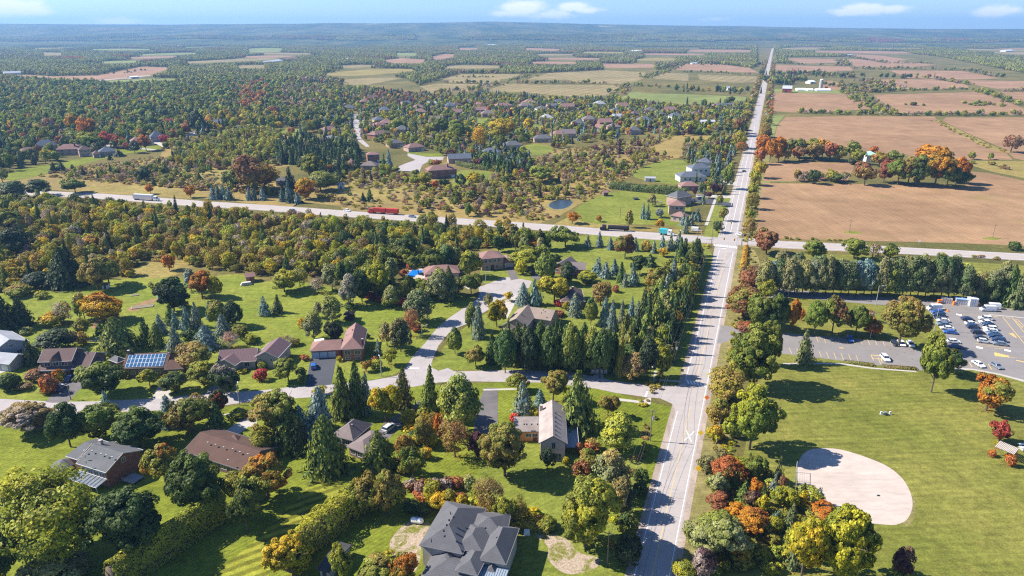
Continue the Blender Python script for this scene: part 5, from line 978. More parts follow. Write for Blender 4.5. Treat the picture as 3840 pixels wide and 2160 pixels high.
# ------------------------------------------------------------------ trees and shrubs one by one
plant('b0', '''
550 570 1290 740 W og/yg | wide-crowned, before the grey-roofed house's patio
1190 745 1310 580 M dg | round and dense between the locust-like tree and the long hedge
1770 400 890 430 M dg/g | tall and dense at the near corner of the brown bungalow
1450 315 610 260 M og/o | between the grey-roofed brick house and the brown bungalow
70 1075 1480 200 M dg | cut by the lower left corner of the photo
480 1325 1500 420 H pg | low and broad under the wide yellow-green tree
300 -64 175 380 M ob/gr | on the near side of the street, leftmost
620 -30 290 250 M dg | at the street end of the grey-roofed brick house's garden
870 -75 240 330 M og/g | beside the blackish one above the grey-roofed house
950 -160 60 130 B bl | rising behind the dark trees on the near kerb
1230 -20 310 400 M dg/g | dense, on the kerb above the grey roof with vents
1490 -125 160 180 B bl | beside the dense dark tree on the near kerb
1660 -150 160 320 M ob/g | next to the blue spruce on the near kerb
1900 -60 190 190 S sp | by the mouth of the brown bungalow's driveway
1915 -190 20 150 M dg/r | narrow, at the kerb opposite the purple-roofed house
2060 540 760 240 M og | pale, behind the long clipped hedge's far end
2170 640 1035 250 M dg/og | hanging over the striped lawn beside the hedge's far end
2100 -10 60 160 H og | beside the bungalow's driveway
s 1005 1705 1865 165 M og/o | glowing at the end of the brown bungalow
s 1058 1459 1650 195 M og/ob | broad, on the near kerb opposite the three-door garage
s 1075 1545 1710 125 S sp/og | bushy, between two blue ones left of the pyramid roof
s 985 1600 1690 90 H og | under the broad olive tree left of the bushy spruce
b1 620 50 600 390 S sp/og | tall, between the striped lawn and the pyramid-roofed house
b1 1075 180 570 350 S sp/og | in front of the pyramid-roofed house's wing
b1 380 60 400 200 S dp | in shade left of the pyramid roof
b1 60 200 420 170 H og | next to the bungalow's right end
s 1195 1463 1640 120 B bl | large, left of the yellow tree behind the pyramid roof
s 1135 1520 1660 100 B bl | low, between bushy spruces left of the pyramid roof
s 1290 1380 1580 120 S sp/og | dark and tall on the near kerb, left of the bluest spruce
s 1345 1363 1570 90 S sp | slim top beside the bluest spruce
s 1375 1405 1560 52 B bl | slim and bluest, on the near kerb
s 1447 1425 1570 105 M yg/y | between the bluest spruce and the layered spruce
s 1512 1383 1545 86 S sp/ob | with layered branches left of the junction
s 1611 1372 1560 84 S sp/og | solitary, pointed, just below the street junction
s 1725 1388 1600 160 P og/g | big and pale below the street junction
s 1690 1440 1580 80 H yg | at the left foot of the big pale pine
b1 1745 40 385 290 Y ob/rb | large, greyish brown beside the patched driveway
b1 1600 10 240 90 H co/o | narrow and glowing left of the greyish brown tree
b1 1940 180 410 150 M pu | small and dark left of the large tree by the stone-roofed house
s 1893 1565 1775 180 M og/ob | large and round left of the stone-roofed house
b1 1470 60 330 150 H og/ob | in the bushy border right of the silver car
b1 1380 290 570 200 M og/g | in the bushy border beside the lawn with the purple tree
b1 1300 210 420 150 H ob | lower in the bushy border near the silver car
b1 1170 545 900 250 M ob/og | at the far end of the bumpy hedge
b1 960 560 880 250 M og/ob | inside the bumpy hedge's far half
b1 1350 590 700 130 H rb/gr | leftmost of the reddish twig row
b1 1460 600 750 130 H gr/rb | in the reddish twig row, second from its left end
b1 1570 590 730 130 H rb/gr | in the middle of the reddish twig row
b1 1670 580 710 120 H gr/rb | in the reddish twig row, second from its right end
b1 1760 570 690 130 H rb/co | rightmost of the reddish twig row
b1 1870 560 700 110 H pg | pale feathery clump right of the twig row
b1 1470 710 800 110 H o/rb | bright, in front of the twig row
b1 1600 720 880 150 H yg/y | among bushes behind the white tank
b1 1700 690 900 150 H y/og | brightest of the bushes above the newest roof
b1 1800 740 930 150 H yg/y | above the ridge of the newest roof
b1 2040 555 910 270 Y ob/br | on a thin pale trunk above the newest roof
b1 2170 720 1000 180 M og | right of the thin pale trunk above the newest roof
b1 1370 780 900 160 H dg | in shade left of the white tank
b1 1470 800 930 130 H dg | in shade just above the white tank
b1 330 1090 1470 380 M yg/y | bright, at the near end of the bumpy hedge
b1 760 1190 1480 160 M og | left of the newest house at the frame's bottom
b1 1050 1290 1500 330 M og/ob | wide, below the dark shed at the frame's bottom
b1 1290 1250 1500 220 M og/o | with orange leaves beside the newest house
b2 640 555 1180 550 M og/yg | largest by the main road, above the bare earth
b2 860 330 720 320 P pi/ob | bushy, right of the stone-roofed house's terrace
b2 960 560 890 230 P dp/ob | dark, behind the largest roadside tree
b2 930 -20 340 320 P og/yg | full, on the corner lawn left of the power pole
b2 60 740 980 150 Y ob/og | small oval one on the lawn below the stone-roofed house
b2 310 920 1060 160 H og | where hedge meets the largest roadside tree
b2 1130 500 640 120 H dg | low among shade beside the road's kerb
b2 1120 620 760 120 H dg | lower in the shade beside the road's kerb
b2 470 400 480 60 H yg | round, at the terrace corner of the stone-roofed house
b2 590 280 400 70 H rb/co | by the terrace of the stone-roofed house, upper
b2 660 330 480 150 H ob/g | in the rough border right of the terrace
b2 700 240 360 130 H co/ob | dry-looking, beside the full pine
b2 610 430 580 140 H co/rb | dry-looking, spread above the largest roadside tree
b2 310 310 500 140 M dp | in front of the gable of the stone-roofed house
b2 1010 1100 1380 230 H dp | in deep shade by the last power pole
b2 1010 900 1100 170 H og/dg | at the right foot of the largest roadside tree
s 2169 1399 1640 155 S sp/og | massive, above the stone-roofed house
a2 100 1070 1400 240 B bl/pg | big and pale beside the patched driveway
a2 250 1130 1320 150 B bl | darker, tucked behind the big pale one by the patched driveway
a2 210 1260 1390 130 H yg | vivid, above the stone roof's low wing
a2 360 930 1210 250 M ob/og | on the kerb, right of two on the near side of the side street
a2 50 965 1130 190 M og/ob | on the kerb by the patched driveway, left of two
a2 840 1140 1340 170 M ob/og | bushy, below the white kerb-side walk
a2 20 1325 1420 90 H pk | at the corner of the stone roof's low wing
b2 1890 390 640 270 M co/o | brightest coral crown right of the main road
b2 2120 380 590 180 M og/g | behind the coral crown, beside the park grass
b2 1700 390 560 140 H pi | at the roadside end of the park's tree belt
b2 1845 330 410 110 H pi | beside the fence, above the coral crown
b2 1790 540 730 190 M og/pg | between the coral crown and the road
b2 1930 535 720 110 S sp | small pointed one inside the autumn belt
b2 2130 585 720 120 M o/oy | small and vivid, rightmost in the autumn belt
b2 2065 500 610 80 M oy | small, tucked under the coral crown
b2 2030 620 840 170 S sp/g | larger of two inside the autumn belt
b2 2100 690 850 130 M br/pu | dull, among bright neighbours in the autumn belt
b2 1810 715 895 200 M rb/co | dusky, left side of the autumn belt
b2 1870 640 760 110 M br/rb | thin, above the dusky one of the autumn belt
b2 1935 800 960 170 M oy/o | first of two golden ones in the autumn belt
b2 2095 840 1070 280 M oy/co | second and larger of two golden ones in the autumn belt
b2 1780 850 1290 520 M og/pg | pale and widest at the road's right edge, frame bottom
b2 2190 730 910 100 M yg | small, at the diamond side of the autumn belt
b2 1990 1080 1310 250 M og/oy | below the golden pair
b2 1670 1230 1480 190 H gr/pu | dull, at the frame's bottom edge by the road
b2 1500 1320 1480 200 H yg/og | at the frame's bottom edge, touching the road verge
b2 1770 130 275 140 H yg/y | small and bright by two fence posts
b2 1850 10 110 120 H og/ob | scrubby, on the verge above the bright small one
b2 1780 40 130 90 H ob | scrubby, by the fence above the bright small one
''', '')
plant('a2', '''
2020 190 470 340 M rb/og | with rusty tips where the park entrance leaves the road
2160 260 560 240 M g/og | right of the rusty-tipped pair by the park entrance
2090 70 220 190 M rb/br | above the rusty-tipped one at the park entrance
2220 150 320 150 M og | behind the park entrance trees
2110 540 1070 430 M g/og | huge, just below the park entrance
2060 530 640 180 H rb/co | reddish top of the huge tree by the park entrance
1990 840 1000 200 H og | at the left foot of the huge tree
1840 920 1210 330 W ob/yg | feathery, leaning over the main road's edge
1800 1200 1420 190 H ob/og | scrubby, on the verge under the feathery tree
s 2810 1445 1668 175 M g/yg | dense and upright left of the playing field
s 2740 1560 1640 60 H og | low, by the fence beside the playing field
-60 560 935 195 C sp | 
40 545 930 206 S sp/og | 
150 560 935 184 C dp | 
240 530 935 195 S sp | 
330 540 935 184 C sp | 
420 545 940 172 S sp | 
510 525 945 195 C sp/og | 
600 545 950 172 S sp | 
690 560 960 170 C sp/og | 
770 560 970 184 C sp | 
850 590 980 172 S sp | 
60 600 900 172 C dp | 
380 600 900 184 C dp | 
640 620 930 184 C dp | 
945 600 1030 120 S og/ob | ragged and narrow, at the end of the dense conifer row
1070 760 1015 210 P ob/br | brownish, behind the ragged narrow one
1180 620 1000 180 P dp | dark, in the corner where side street and main road meet
1030 480 640 170 M og/g | above the dense row, wrapped round a purple one
1035 530 645 80 M pu | small, above the dense conifer row
550 270 500 150 B bl/pg | big, behind the brown hip roof
690 300 530 110 C og/sp | right of the big blue one behind the dense row
810 320 570 120 B bl | 
880 340 620 110 B bl | 
960 345 600 90 B bl/pg | 
1030 320 570 95 B bl | 
1100 350 520 95 B bl/pg | 
1185 370 520 100 B bl | 
1270 310 720 200 S sp/og | tall and dark at the yard's road side
1340 110 400 150 B bl/pg | uppermost but one in the blue column by the main road
1400 -20 260 150 B bl/pg | uppermost in the blue column by the main road
1300 470 700 180 S dp/sp | below the tall dark one at the yard's road side
1180 440 660 140 S og/sp | leaning against the tall dark one
1230 600 850 180 S dp/sp | lowest on the main road side of the dense row
1560 -20 120 130 M og/y | 
1530 110 310 170 M og/ob | 
1470 190 330 140 M og | 
1460 310 450 130 M og/y | 
1435 410 570 110 M oy/og | 
1370 600 700 90 M yg/y | small and bright above the lone roadside maple
1320 720 980 140 M og/yg | standing free beside the double power pole
775 165 370 180 W ob/br | tan, between the brown hip roof and the small lawn
910 200 275 60 H r/rb | at the left end of the small lawn
650 75 180 160 M yg/y | round, behind the brown hip roof
370 85 340 260 M yg | vivid, between the court's bulb and the brown hip roof
480 0 190 130 P dp | behind the vivid yellow-green tree
290 0 140 140 M og/g | beside the grey roof at the top of the court
100 190 400 150 B bl | left of two beside the court's bulb
205 170 400 140 B bl | right of two beside the court's bulb
405 325 400 75 H pk/r | beside the brown hip roof's left corner
470 350 430 60 H yg/y | beside the crimson one by the brown hip roof
400 420 490 120 H rb/co | behind the tan shingle roofs
1240 260 330 90 H y/yg | in the flower bed of the small lawn
1260 235 280 60 H rb | above the flower bed of the small lawn
1195 85 230 90 M oy/og | left of the blue column, by the small lawn
1275 10 240 190 M ob/og | large, left of the blue column
745 -30 130 120 B bl | 
820 10 160 110 B bl | 
960 10 200 120 S sp | 
1070 30 220 110 B bl | 
990 100 230 70 B bl/pg | 
900 -20 130 110 B bl | 
1120 -60 100 150 M dg | 
1210 -60 60 140 S sp | 
''', 'in the rows of the middle block')
plant('a1', '''
80 310 485 110 B bl | alone with one pine on the wide back lawn
190 295 465 115 S pi/sp | thin, beside the lone blue spruce
250 60 255 250 M og/yg | rounded, at the back lawn's edge
390 40 210 130 W yg/pg | bright, right of the rounded one at the back lawn's edge
545 120 260 130 Y gr/br | between bright bushes at the lawn's far edge
670 -10 230 190 P pi | tall, at the far edge of the lawn
800 -40 250 150 M dg/og | behind the grey-green pine with a bare foot
830 90 365 190 P pi/gr | greyish, with its trunk showing on the lawn
930 30 320 190 M dg | shady, left of the sunlit tall tree
1060 0 310 220 M yg/og | tall and sunlit, left of the pool
1190 180 380 160 P og/pi | broad, in the bed left of the pool
1290 170 330 130 M og/y | behind the broad pine near the pool
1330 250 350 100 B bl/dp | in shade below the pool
990 270 335 80 H r/pk | low, left in the red bed
1080 305 350 100 H r | low, middle of the red bed
1280 315 395 110 H pk/r | largest of the red bed below the pool
1350 15 70 70 H r/rb | behind the pool
1300 60 140 80 H rb | beside the pool's left side
1430 200 500 260 P pi/sp | big and dark beside the court street
1600 60 300 180 S sp/ob | left of two in front of the pool house
1700 55 350 190 S sp | right of two in front of the pool house
1360 390 630 150 Y rb/co | rusty and ragged beside the court street
1400 530 620 110 H co/rb | low and glowing under the rusty ragged tree
1270 450 760 200 P dp/ob | big and dark right of the three-door garage house
1150 520 720 140 P ob/pi | brownish, next to the big dark pine
1075 690 835 80 B bl/pg | small and silver right of the three-door garage house
1165 730 890 130 M yg/og | round, beside the silver spruce
965 845 955 85 M ob | tiny, in the front lawn with the street lamp
1060 855 955 110 H g/yg | low, behind the street lamp
1040 830 880 60 H rb | reddish, behind the street lamp
670 275 510 190 P pi/og | above the three-door garage house, upper
510 410 660 180 P pi/og | above the three-door garage house, left
690 500 690 150 M dp | dark on a thin trunk above the three-door garage
550 350 480 100 P pi | topmost of the cluster above the three-door garage
820 360 425 100 H dg | low on the lawn left of the black gazebo
400 495 590 60 H y | at the left foot of the pine cluster
270 640 735 110 Y gr/ob | bushy and pale on the lawn behind the purple roof
345 670 740 90 H ob/og | beside the pale bushy one behind the purple roof
285 840 1035 200 M og/g | on the lawn left of the black driveway
395 930 1015 90 H dg | by the black driveway's edge
45 940 1050 110 H pk/r | round, in front of the grey gable
60 865 945 90 H g/yg | below the grey gable's round windows
430 815 870 80 H rb/o | at the garage's left corner
730 825 880 50 H yg | beside the garage's right corner
980 630 680 50 H dp | clipped ball at the garage house's right wall
1890 345 580 110 C sp/og | narrow, by the court street's bend
1950 355 690 140 B bl/pg | big and silver by the court street's bend
2110 310 550 170 M yg/y | vivid, beside the tan shingle roofs
2220 250 340 90 M y/yg | small and bright above the tan shingle roofs
2040 260 390 90 P pi | small, above the vivid one by the court
1745 565 785 125 C og/sp | alone on the corner lawn
1925 715 900 175 M og/ob | low, left of the dense conifer row
2080 640 910 170 S dp/sp | first of the dense conifer row
2170 600 920 170 S sp | second of the dense conifer row
400 990 1090 60 H dg | in shade by the mouth of the black driveway
560 1085 1180 130 M yg/og | bright, by the near kerb below the black driveway
''', 'around the gardens')
plant('a0', '''
600 -110 250 300 S dp | very large clump against the wood, left of the tiny shed
520 -30 240 200 S dp | left half of the large clump against the wood
690 -30 230 180 S dp | right half of the large clump against the wood
860 0 230 200 M ob/og | dull, right of the large dark clump
960 -40 190 220 M og/ob | pale, right of the large dark clump
740 280 485 115 C og/ob | narrow, left of the golden tree
920 278 505 280 M y/oy | golden, round, on the back lawn
1000 430 530 90 H rb/gr | under the golden tree
60 320 610 200 S dp | left of two at the photo's left edge
190 325 585 190 S dp | right of two at the photo's left edge
-20 360 640 160 S dp | cut by the photo's left edge
470 450 565 190 H og/y | yellowing, in a bed on the left back lawn
570 350 530 140 Y gr/ob | thin, in a bed on the left back lawn
730 490 650 130 M og/ob | in the garden behind the twin-gable house
880 540 650 110 S sp | small, in the garden behind the twin-gable house
490 590 780 280 P dp | wide and dark behind the twin-gable house
290 690 920 130 S dp | between the two leftmost houses
640 615 710 90 H rb/ob | behind the wide dark pine
720 630 735 90 H ob | beside the wide dark pine
1060 485 820 330 S sp/og | biggest conifer, between the twin-gable and solar roofs
1290 500 750 140 S sp | 
1380 540 770 150 S sp/og | 
1410 465 650 120 B bl | 
1500 390 570 120 S sp | 
1550 430 600 110 B bl | 
1640 400 620 105 B bl | 
1725 365 590 115 B bl/pg | tallest blue one of the garden grove
1610 300 410 110 S sp | behind the garden grove, near the blackish round tree
1840 350 510 70 B bl | thin, right of the garden grove
1920 340 540 150 C og/ob | rounded, in the garden grove's far right
2050 340 550 150 C dp | darkest, in the garden grove's far right
1960 465 670 160 B bl/pg | pale, right part of the garden grove
1550 580 830 160 B bl/pg | tall and silvery behind the solar roof
1820 565 790 240 B bl | broadest blue one, left of the purple roof
1680 580 720 130 M dg/og | between two blue spruces of the garden grove
2110 530 670 140 M og/ob | right of the pale blue spruce
2030 610 750 160 Y gr/co | pinkish, above the purple roof's ridge
2200 635 725 110 H g/yg | trimmed, right of the purple roof's porch
1530 130 410 250 M dp/dg | blackish and perfectly round on the back lawn
1775 88 300 210 M o/og | burnt orange, near the garden shed
1890 100 300 110 M yg/y | right of the burnt orange tree
1680 50 240 110 P bl/pi | left of the burnt orange tree
175 215 310 190 H og/ob | at the far left end of the back lawn
370 265 325 100 H og/yg | second low one on the left back lawn
1325 188 232 45 H og | tiny, left of two at the back lawn's far edge
1385 188 222 45 H dg | tiny, right of two at the back lawn's far edge
120 140 220 100 M y/og | small and bright at the wood's edge, far left
330 100 210 180 C dp | dark bushy group left of the large clump
1740 705 935 290 W ob/og | tawny and airy, right of the solar roof
1790 875 1085 240 M og/yg | in front of the tawny airy tree
1990 885 1140 215 M dg/gr | dense, in front of the purple roof
1530 955 1135 215 M og/dg | by the pale concrete driveway
1315 945 1085 150 M yg/og | small and bright in front of the solar house
920 865 1160 330 M dg/og | large and round between the twin-gable and solar houses
440 1000 1160 120 H o/rb | glowing, by the parked dark cars
310 955 1050 140 H br/rb | dark, clipped, in front of the twin-gable house
520 955 1055 80 H yg/o | bright, at the twin-gable house's porch
220 1065 1125 115 H br/ob | low mound in the front lawn
1110 945 1025 65 H yg | tiny, at the solar house's left corner
110 985 1050 60 H yg | small, on the leftmost front lawn
90 1000 1130 170 H dg | in the shade of the leftmost front lawn
420 1090 1160 100 H rb/ob | at the feet of the glowing one by the cars
230 580 640 90 H yg/pg | pale, behind the leftmost house
2120 940 980 80 H yg | at the purple-roofed house's wall
''', 'in the grove behind the solar house')
plant('a3', '''
1430 655 1095 200 M g/og | tall and oval beside the lower parking row
1565 765 970 190 M dg/ob | shady, right of the tall oval one at the lot's corner
315 615 915 155 S sp/pg | lone pointed one at the lower parking row
1910 1005 1285 260 M o/og | fiery, standing alone right on the park grass
1145 305 700 320 M ob/og | bulky and brownish above three parked cars
765 385 625 175 M g/dg | compact, left of the slender orange one
900 490 640 150 M o/oy | slender and orange above the lower parking row
890 425 520 90 Y gr/rb | pale twigs above the slender orange one
400 335 625 200 M g | left of a close pair above the lower parking row
560 300 600 210 M g/rb | right of a close pair, with a rusty top
215 335 575 115 M oy/o | orange, between green ones near the lamp post
290 405 505 60 M o/co | small and vivid, between green ones near the lamp post
70 290 590 170 M dg/g | leftmost above the lower parking row
10 520 870 160 M rb/g | tall, reddish-topped at the lot's left end
1700 35 320 130 P pi/sp | 
1840 100 320 120 P pi | 
1945 75 340 130 P sp/pi | 
2090 35 400 130 S sp | lower right of the long pine row
2160 80 420 170 S sp/pi | last at the right of the long pine row
b3 2025 90 255 135 M r/rb | small and crimson above the striped shelter
b3 2000 270 300 40 H yg | at the shelter's corner
b3 1960 350 405 55 H co/o | left of two tiny glowing ones by the shelter
b3 2115 400 490 70 H co/o | right of two tiny glowing ones by the shelter
b3 2110 380 420 50 H o | by the shelter's near post
b3 1160 1225 1480 140 M pu/br | dark and narrow on the park grass near the frame's bottom
b3 1155 1340 1490 140 H og/yg | low, at the foot of the dark purple one
b3 40 545 750 85 B bl/pi | left of the diamond's backstop
b3 125 575 680 70 H br/rb | behind the blue-grey one by the backstop
b3 130 650 880 190 M yg/g | bright, just below the backstop
b3 275 690 870 110 M yg/y | small, touching the diamond's near left edge
b3 430 680 850 130 B pg/bl | silvery, on the diamond's edge
b3 410 820 920 140 B pg/bl | lower silvery one, under the diamond
b3 60 880 1060 140 S bl/sp | half hidden in the near right thicket
b3 190 830 1110 180 S pi/sp | grey-tipped in the near right thicket
b3 480 835 1030 260 M og/o | with orange sprays in the near right thicket
b3 590 865 980 80 B pg | pale tip behind the orange sprays
b3 500 960 1100 80 B pg/bl | thin, in front of the orange sprays
b3 290 960 1420 310 M yg/y | yellowish, left of two big ones at the frame's bottom
b3 630 915 1470 430 M yg/g | big and bright, casting the longest shade on the park grass
''', 'where the pine row ends')
plant('m2', '\n'.join(f'{x} {1110+random.uniform(0,55):.0f} {1385+ (x-600)*.02+random.uniform(-8,8):.0f} {random.uniform(105,150):.0f} P {random.choice(["pi","pi/sp","og/pi","sp/pi","pi/bl"])} |' for x in range(610, 2020, 58))
      +'\n'+'\n'.join(f'{x} {1140+random.uniform(-15,35):.0f} {1330+(x-600)*.02:.0f} {random.uniform(90,120):.0f} P {random.choice(["pi","sp","og/pi"])} |' for x in range(640, 1960, 95)), 'in the planted row by the park road')
plant('m2', '''
630 905 1095 200 M rb/og | dark, at the crossing's right corner
985 1000 1140 150 M og/g | second from the crossing along the highway
1290 990 1135 170 M og/g | round, third from the crossing along the highway
1430 1020 1125 120 Y og/br | see-through, fourth from the crossing along the highway
1565 1035 1135 120 M og/dg | fifth from the crossing along the highway
2500 1025 1085 75 H dg | dark ball on the highway's far side
1960 1105 1140 60 H og | low by the highway's near side
740 1060 1260 120 P pi | first behind the crossing's corner
860 1090 1280 130 P pi/sp | second behind the crossing's corner
1000 1110 1270 130 P sp/pi | behind the round highway trees
2110 1195 1400 130 P pi/og | 
2210 1240 1420 110 P og/pi | 
2295 1245 1430 120 P sp/pi | 
2390 1190 1440 150 P pi | 
2480 1230 1449 130 S sp | 
530 1180 1360 110 Y rb/br | ragged, right of the main road below the crossing
480 1250 1380 100 H ob/rb | scrubby, right of the main road below the crossing
''', 'near the right end of the park road')
plant('m1', '''
610 1010 1150 65 B bl/pg | bluest inside the wood's near edge
970 1075 1270 170 M og/yg | sunlit, left of the two-storey house on the court
980 1230 1400 150 M og/g | below the sunlit one by the court
1105 925 1045 95 M yg/og | bright and oval in the wood behind the court
1290 875 1030 130 M ob/og | 
1395 885 1035 130 M og | 
1390 1030 1200 260 M og/yg | wide, right of the two-storey house
1450 970 1060 110 M o/og | rusty top above the wide one
1540 1080 1300 150 C g/og | tall, beside the half-hidden roof
1355 1150 1270 95 H yg | bright, beside the two-storey house's drive
1690 880 1045 200 M og/g | large, near the highway above the half-hidden roof
1860 965 1070 65 B bl/pg | first from the left of the row along the highway lawn
1950 945 1065 75 B bl | second from the left of the row along the highway lawn
2030 985 1085 75 B bl | third from the left of the row along the highway lawn
2140 935 1120 155 M rb/og | rounded and rusty in the blue row
2220 985 1095 65 B bl | right of the rusty rounded one
2355 1010 1110 60 B bl/pg | 
2420 965 1095 70 B bl | 
2480 955 1085 70 B bl/pg | 
2540 930 1080 80 B bl/pg | 
2430 1055 1125 80 M y/og | golden, small, under blue ones near the crossing
2300 1000 1095 80 H ob | between rusty and blue ones
1840 1230 1330 155 M og/yg | golden green, left of blue ones on the block
1700 1150 1270 110 M dg | beside the half-hidden roof
700 1040 1230 150 M og/dg | 
580 1100 1240 140 M og/dg | 
460 960 1150 200 M og/dg | 
800 1010 1200 130 P sp | 
870 1040 1200 110 P sp/og | 
1000 950 1090 110 M dg | 
1190 950 1080 110 M dg | 
1190 880 940 50 B bl | 
740 1200 1449 200 P pi/og | 
620 1310 1449 150 M og/dg | 
250 1180 1400 200 M og/y | 
1620 1090 1180 60 M dg | 
2560 1090 1200 100 M og | 
2480 1130 1210 110 M og | 
2170 765 895 62 C og/ob | slim, alone on the mown lawn with the pole
1742 788 875 115 M oy/o | golden, round, beside the highway near the pond
1945 815 872 42 H o/og | tiny, on the mown lawn near the highway
2275 730 850 45 S bl | left of three on the lawn by the brick house
2310 735 855 45 S bl/sp | middle of three on the lawn by the brick house
2400 765 840 60 H bl/gr | low, beside the brick house's lawn
2400 835 915 65 M y/oy | small and golden near the brick house
2345 650 740 70 P pi | left of the play equipment on the lawn
1000 485 585 135 M yg/y | vivid, left of the marsh below the brick mansion
900 500 595 80 C dg | dark oval left of the vivid one
780 530 600 75 M dg | below the brick mansion
715 540 615 62 M o/co | small, below the brick mansion
640 475 590 115 M yg/g | left of the brick mansion's garden
560 500 590 90 M og | left of the yellow-green one by the mansion
1310 465 540 42 H yg | small, left of the rusty one at the marsh
1362 468 545 62 H rb/co | alone at the marsh's edge
1515 430 555 200 M og/yg | big and round in the marsh
1050 130 295 115 W y/oy | golden, left of two willows-like crowns
1210 55 230 190 W y/yg | golden, largest of the far garden
1410 75 185 95 M y/yg | golden, on a visible trunk in the far garden
1360 210 255 60 M y | low and golden in the far garden
870 100 240 200 M g/yg | bright green, left of the golden crowns
730 70 200 150 M og/g | left of the bright green far crown
425 75 170 110 M g/yg | on the far street's right side
740 180 270 90 M og/yg | above the far garden's lawn
810 305 385 110 M rb/og | rusty, beside the far court
700 385 445 100 M r/og | red-topped, at the brick mansion's roof
365 330 490 70 B bl | tall, left of the far court's bulb
320 360 480 50 S sp | left of the blue one at the far court's bulb
215 620 720 70 S sp | pair by the highway, right
165 650 720 60 S dp | pair by the highway, left
''', 'in the wood behind the court')
hedge(P('b0', '1960,930 1700,1110 1180,1470 1000,1600'), 4.6, 7.8, 'g', 'yg', 'long clipped dark hedge between the two front lawns, bottom left', 1, .1, .3, 8)  # lighter yellow-green put in to stand for sun on the hedge top
hedge(P('b1', '240,1400 430,1230 640,1060 800,930 930,830 1180,810'), 5.2, 6.2, 'og', 'yg', 'bumpy olive hedge beside the striped lawn, left of the newest house', 2, .45, .34, 7)
hedge(P('m1', '2030,618 2300,645 2600,672'), 5, 5.5, 'sp', 'g', 'dark conifer hedge along the far side of the mown lawn', 3, .35, .5, 3)
hedge(P('b2', '-330,890 0,1010 150,1035 330,1060'), 2.6, 2.2, 'og', 'y', 'low yellowing hedge between lawn and newest house', 4, .5, .3, 7)
hedge(P('m1', '870,440 1000,470 1250,490'), 4, 4, 'dg', 'og', 'hedge behind the brick mansion', 6, .3, .5, 2.5)
hedge(P('m2', '455,1235 480,1060'), 2.5, 1.6, 'y', 'oy', 'narrow strip of yellow weeds right of the crossing', 7, .4, .4, 4)
hedge(P('a0', '1330,0 1500,5'), 1.5, 1.5, 'og', 'y', 'low yellow scrub at the lawn edge', 8, .4, .35, 4)
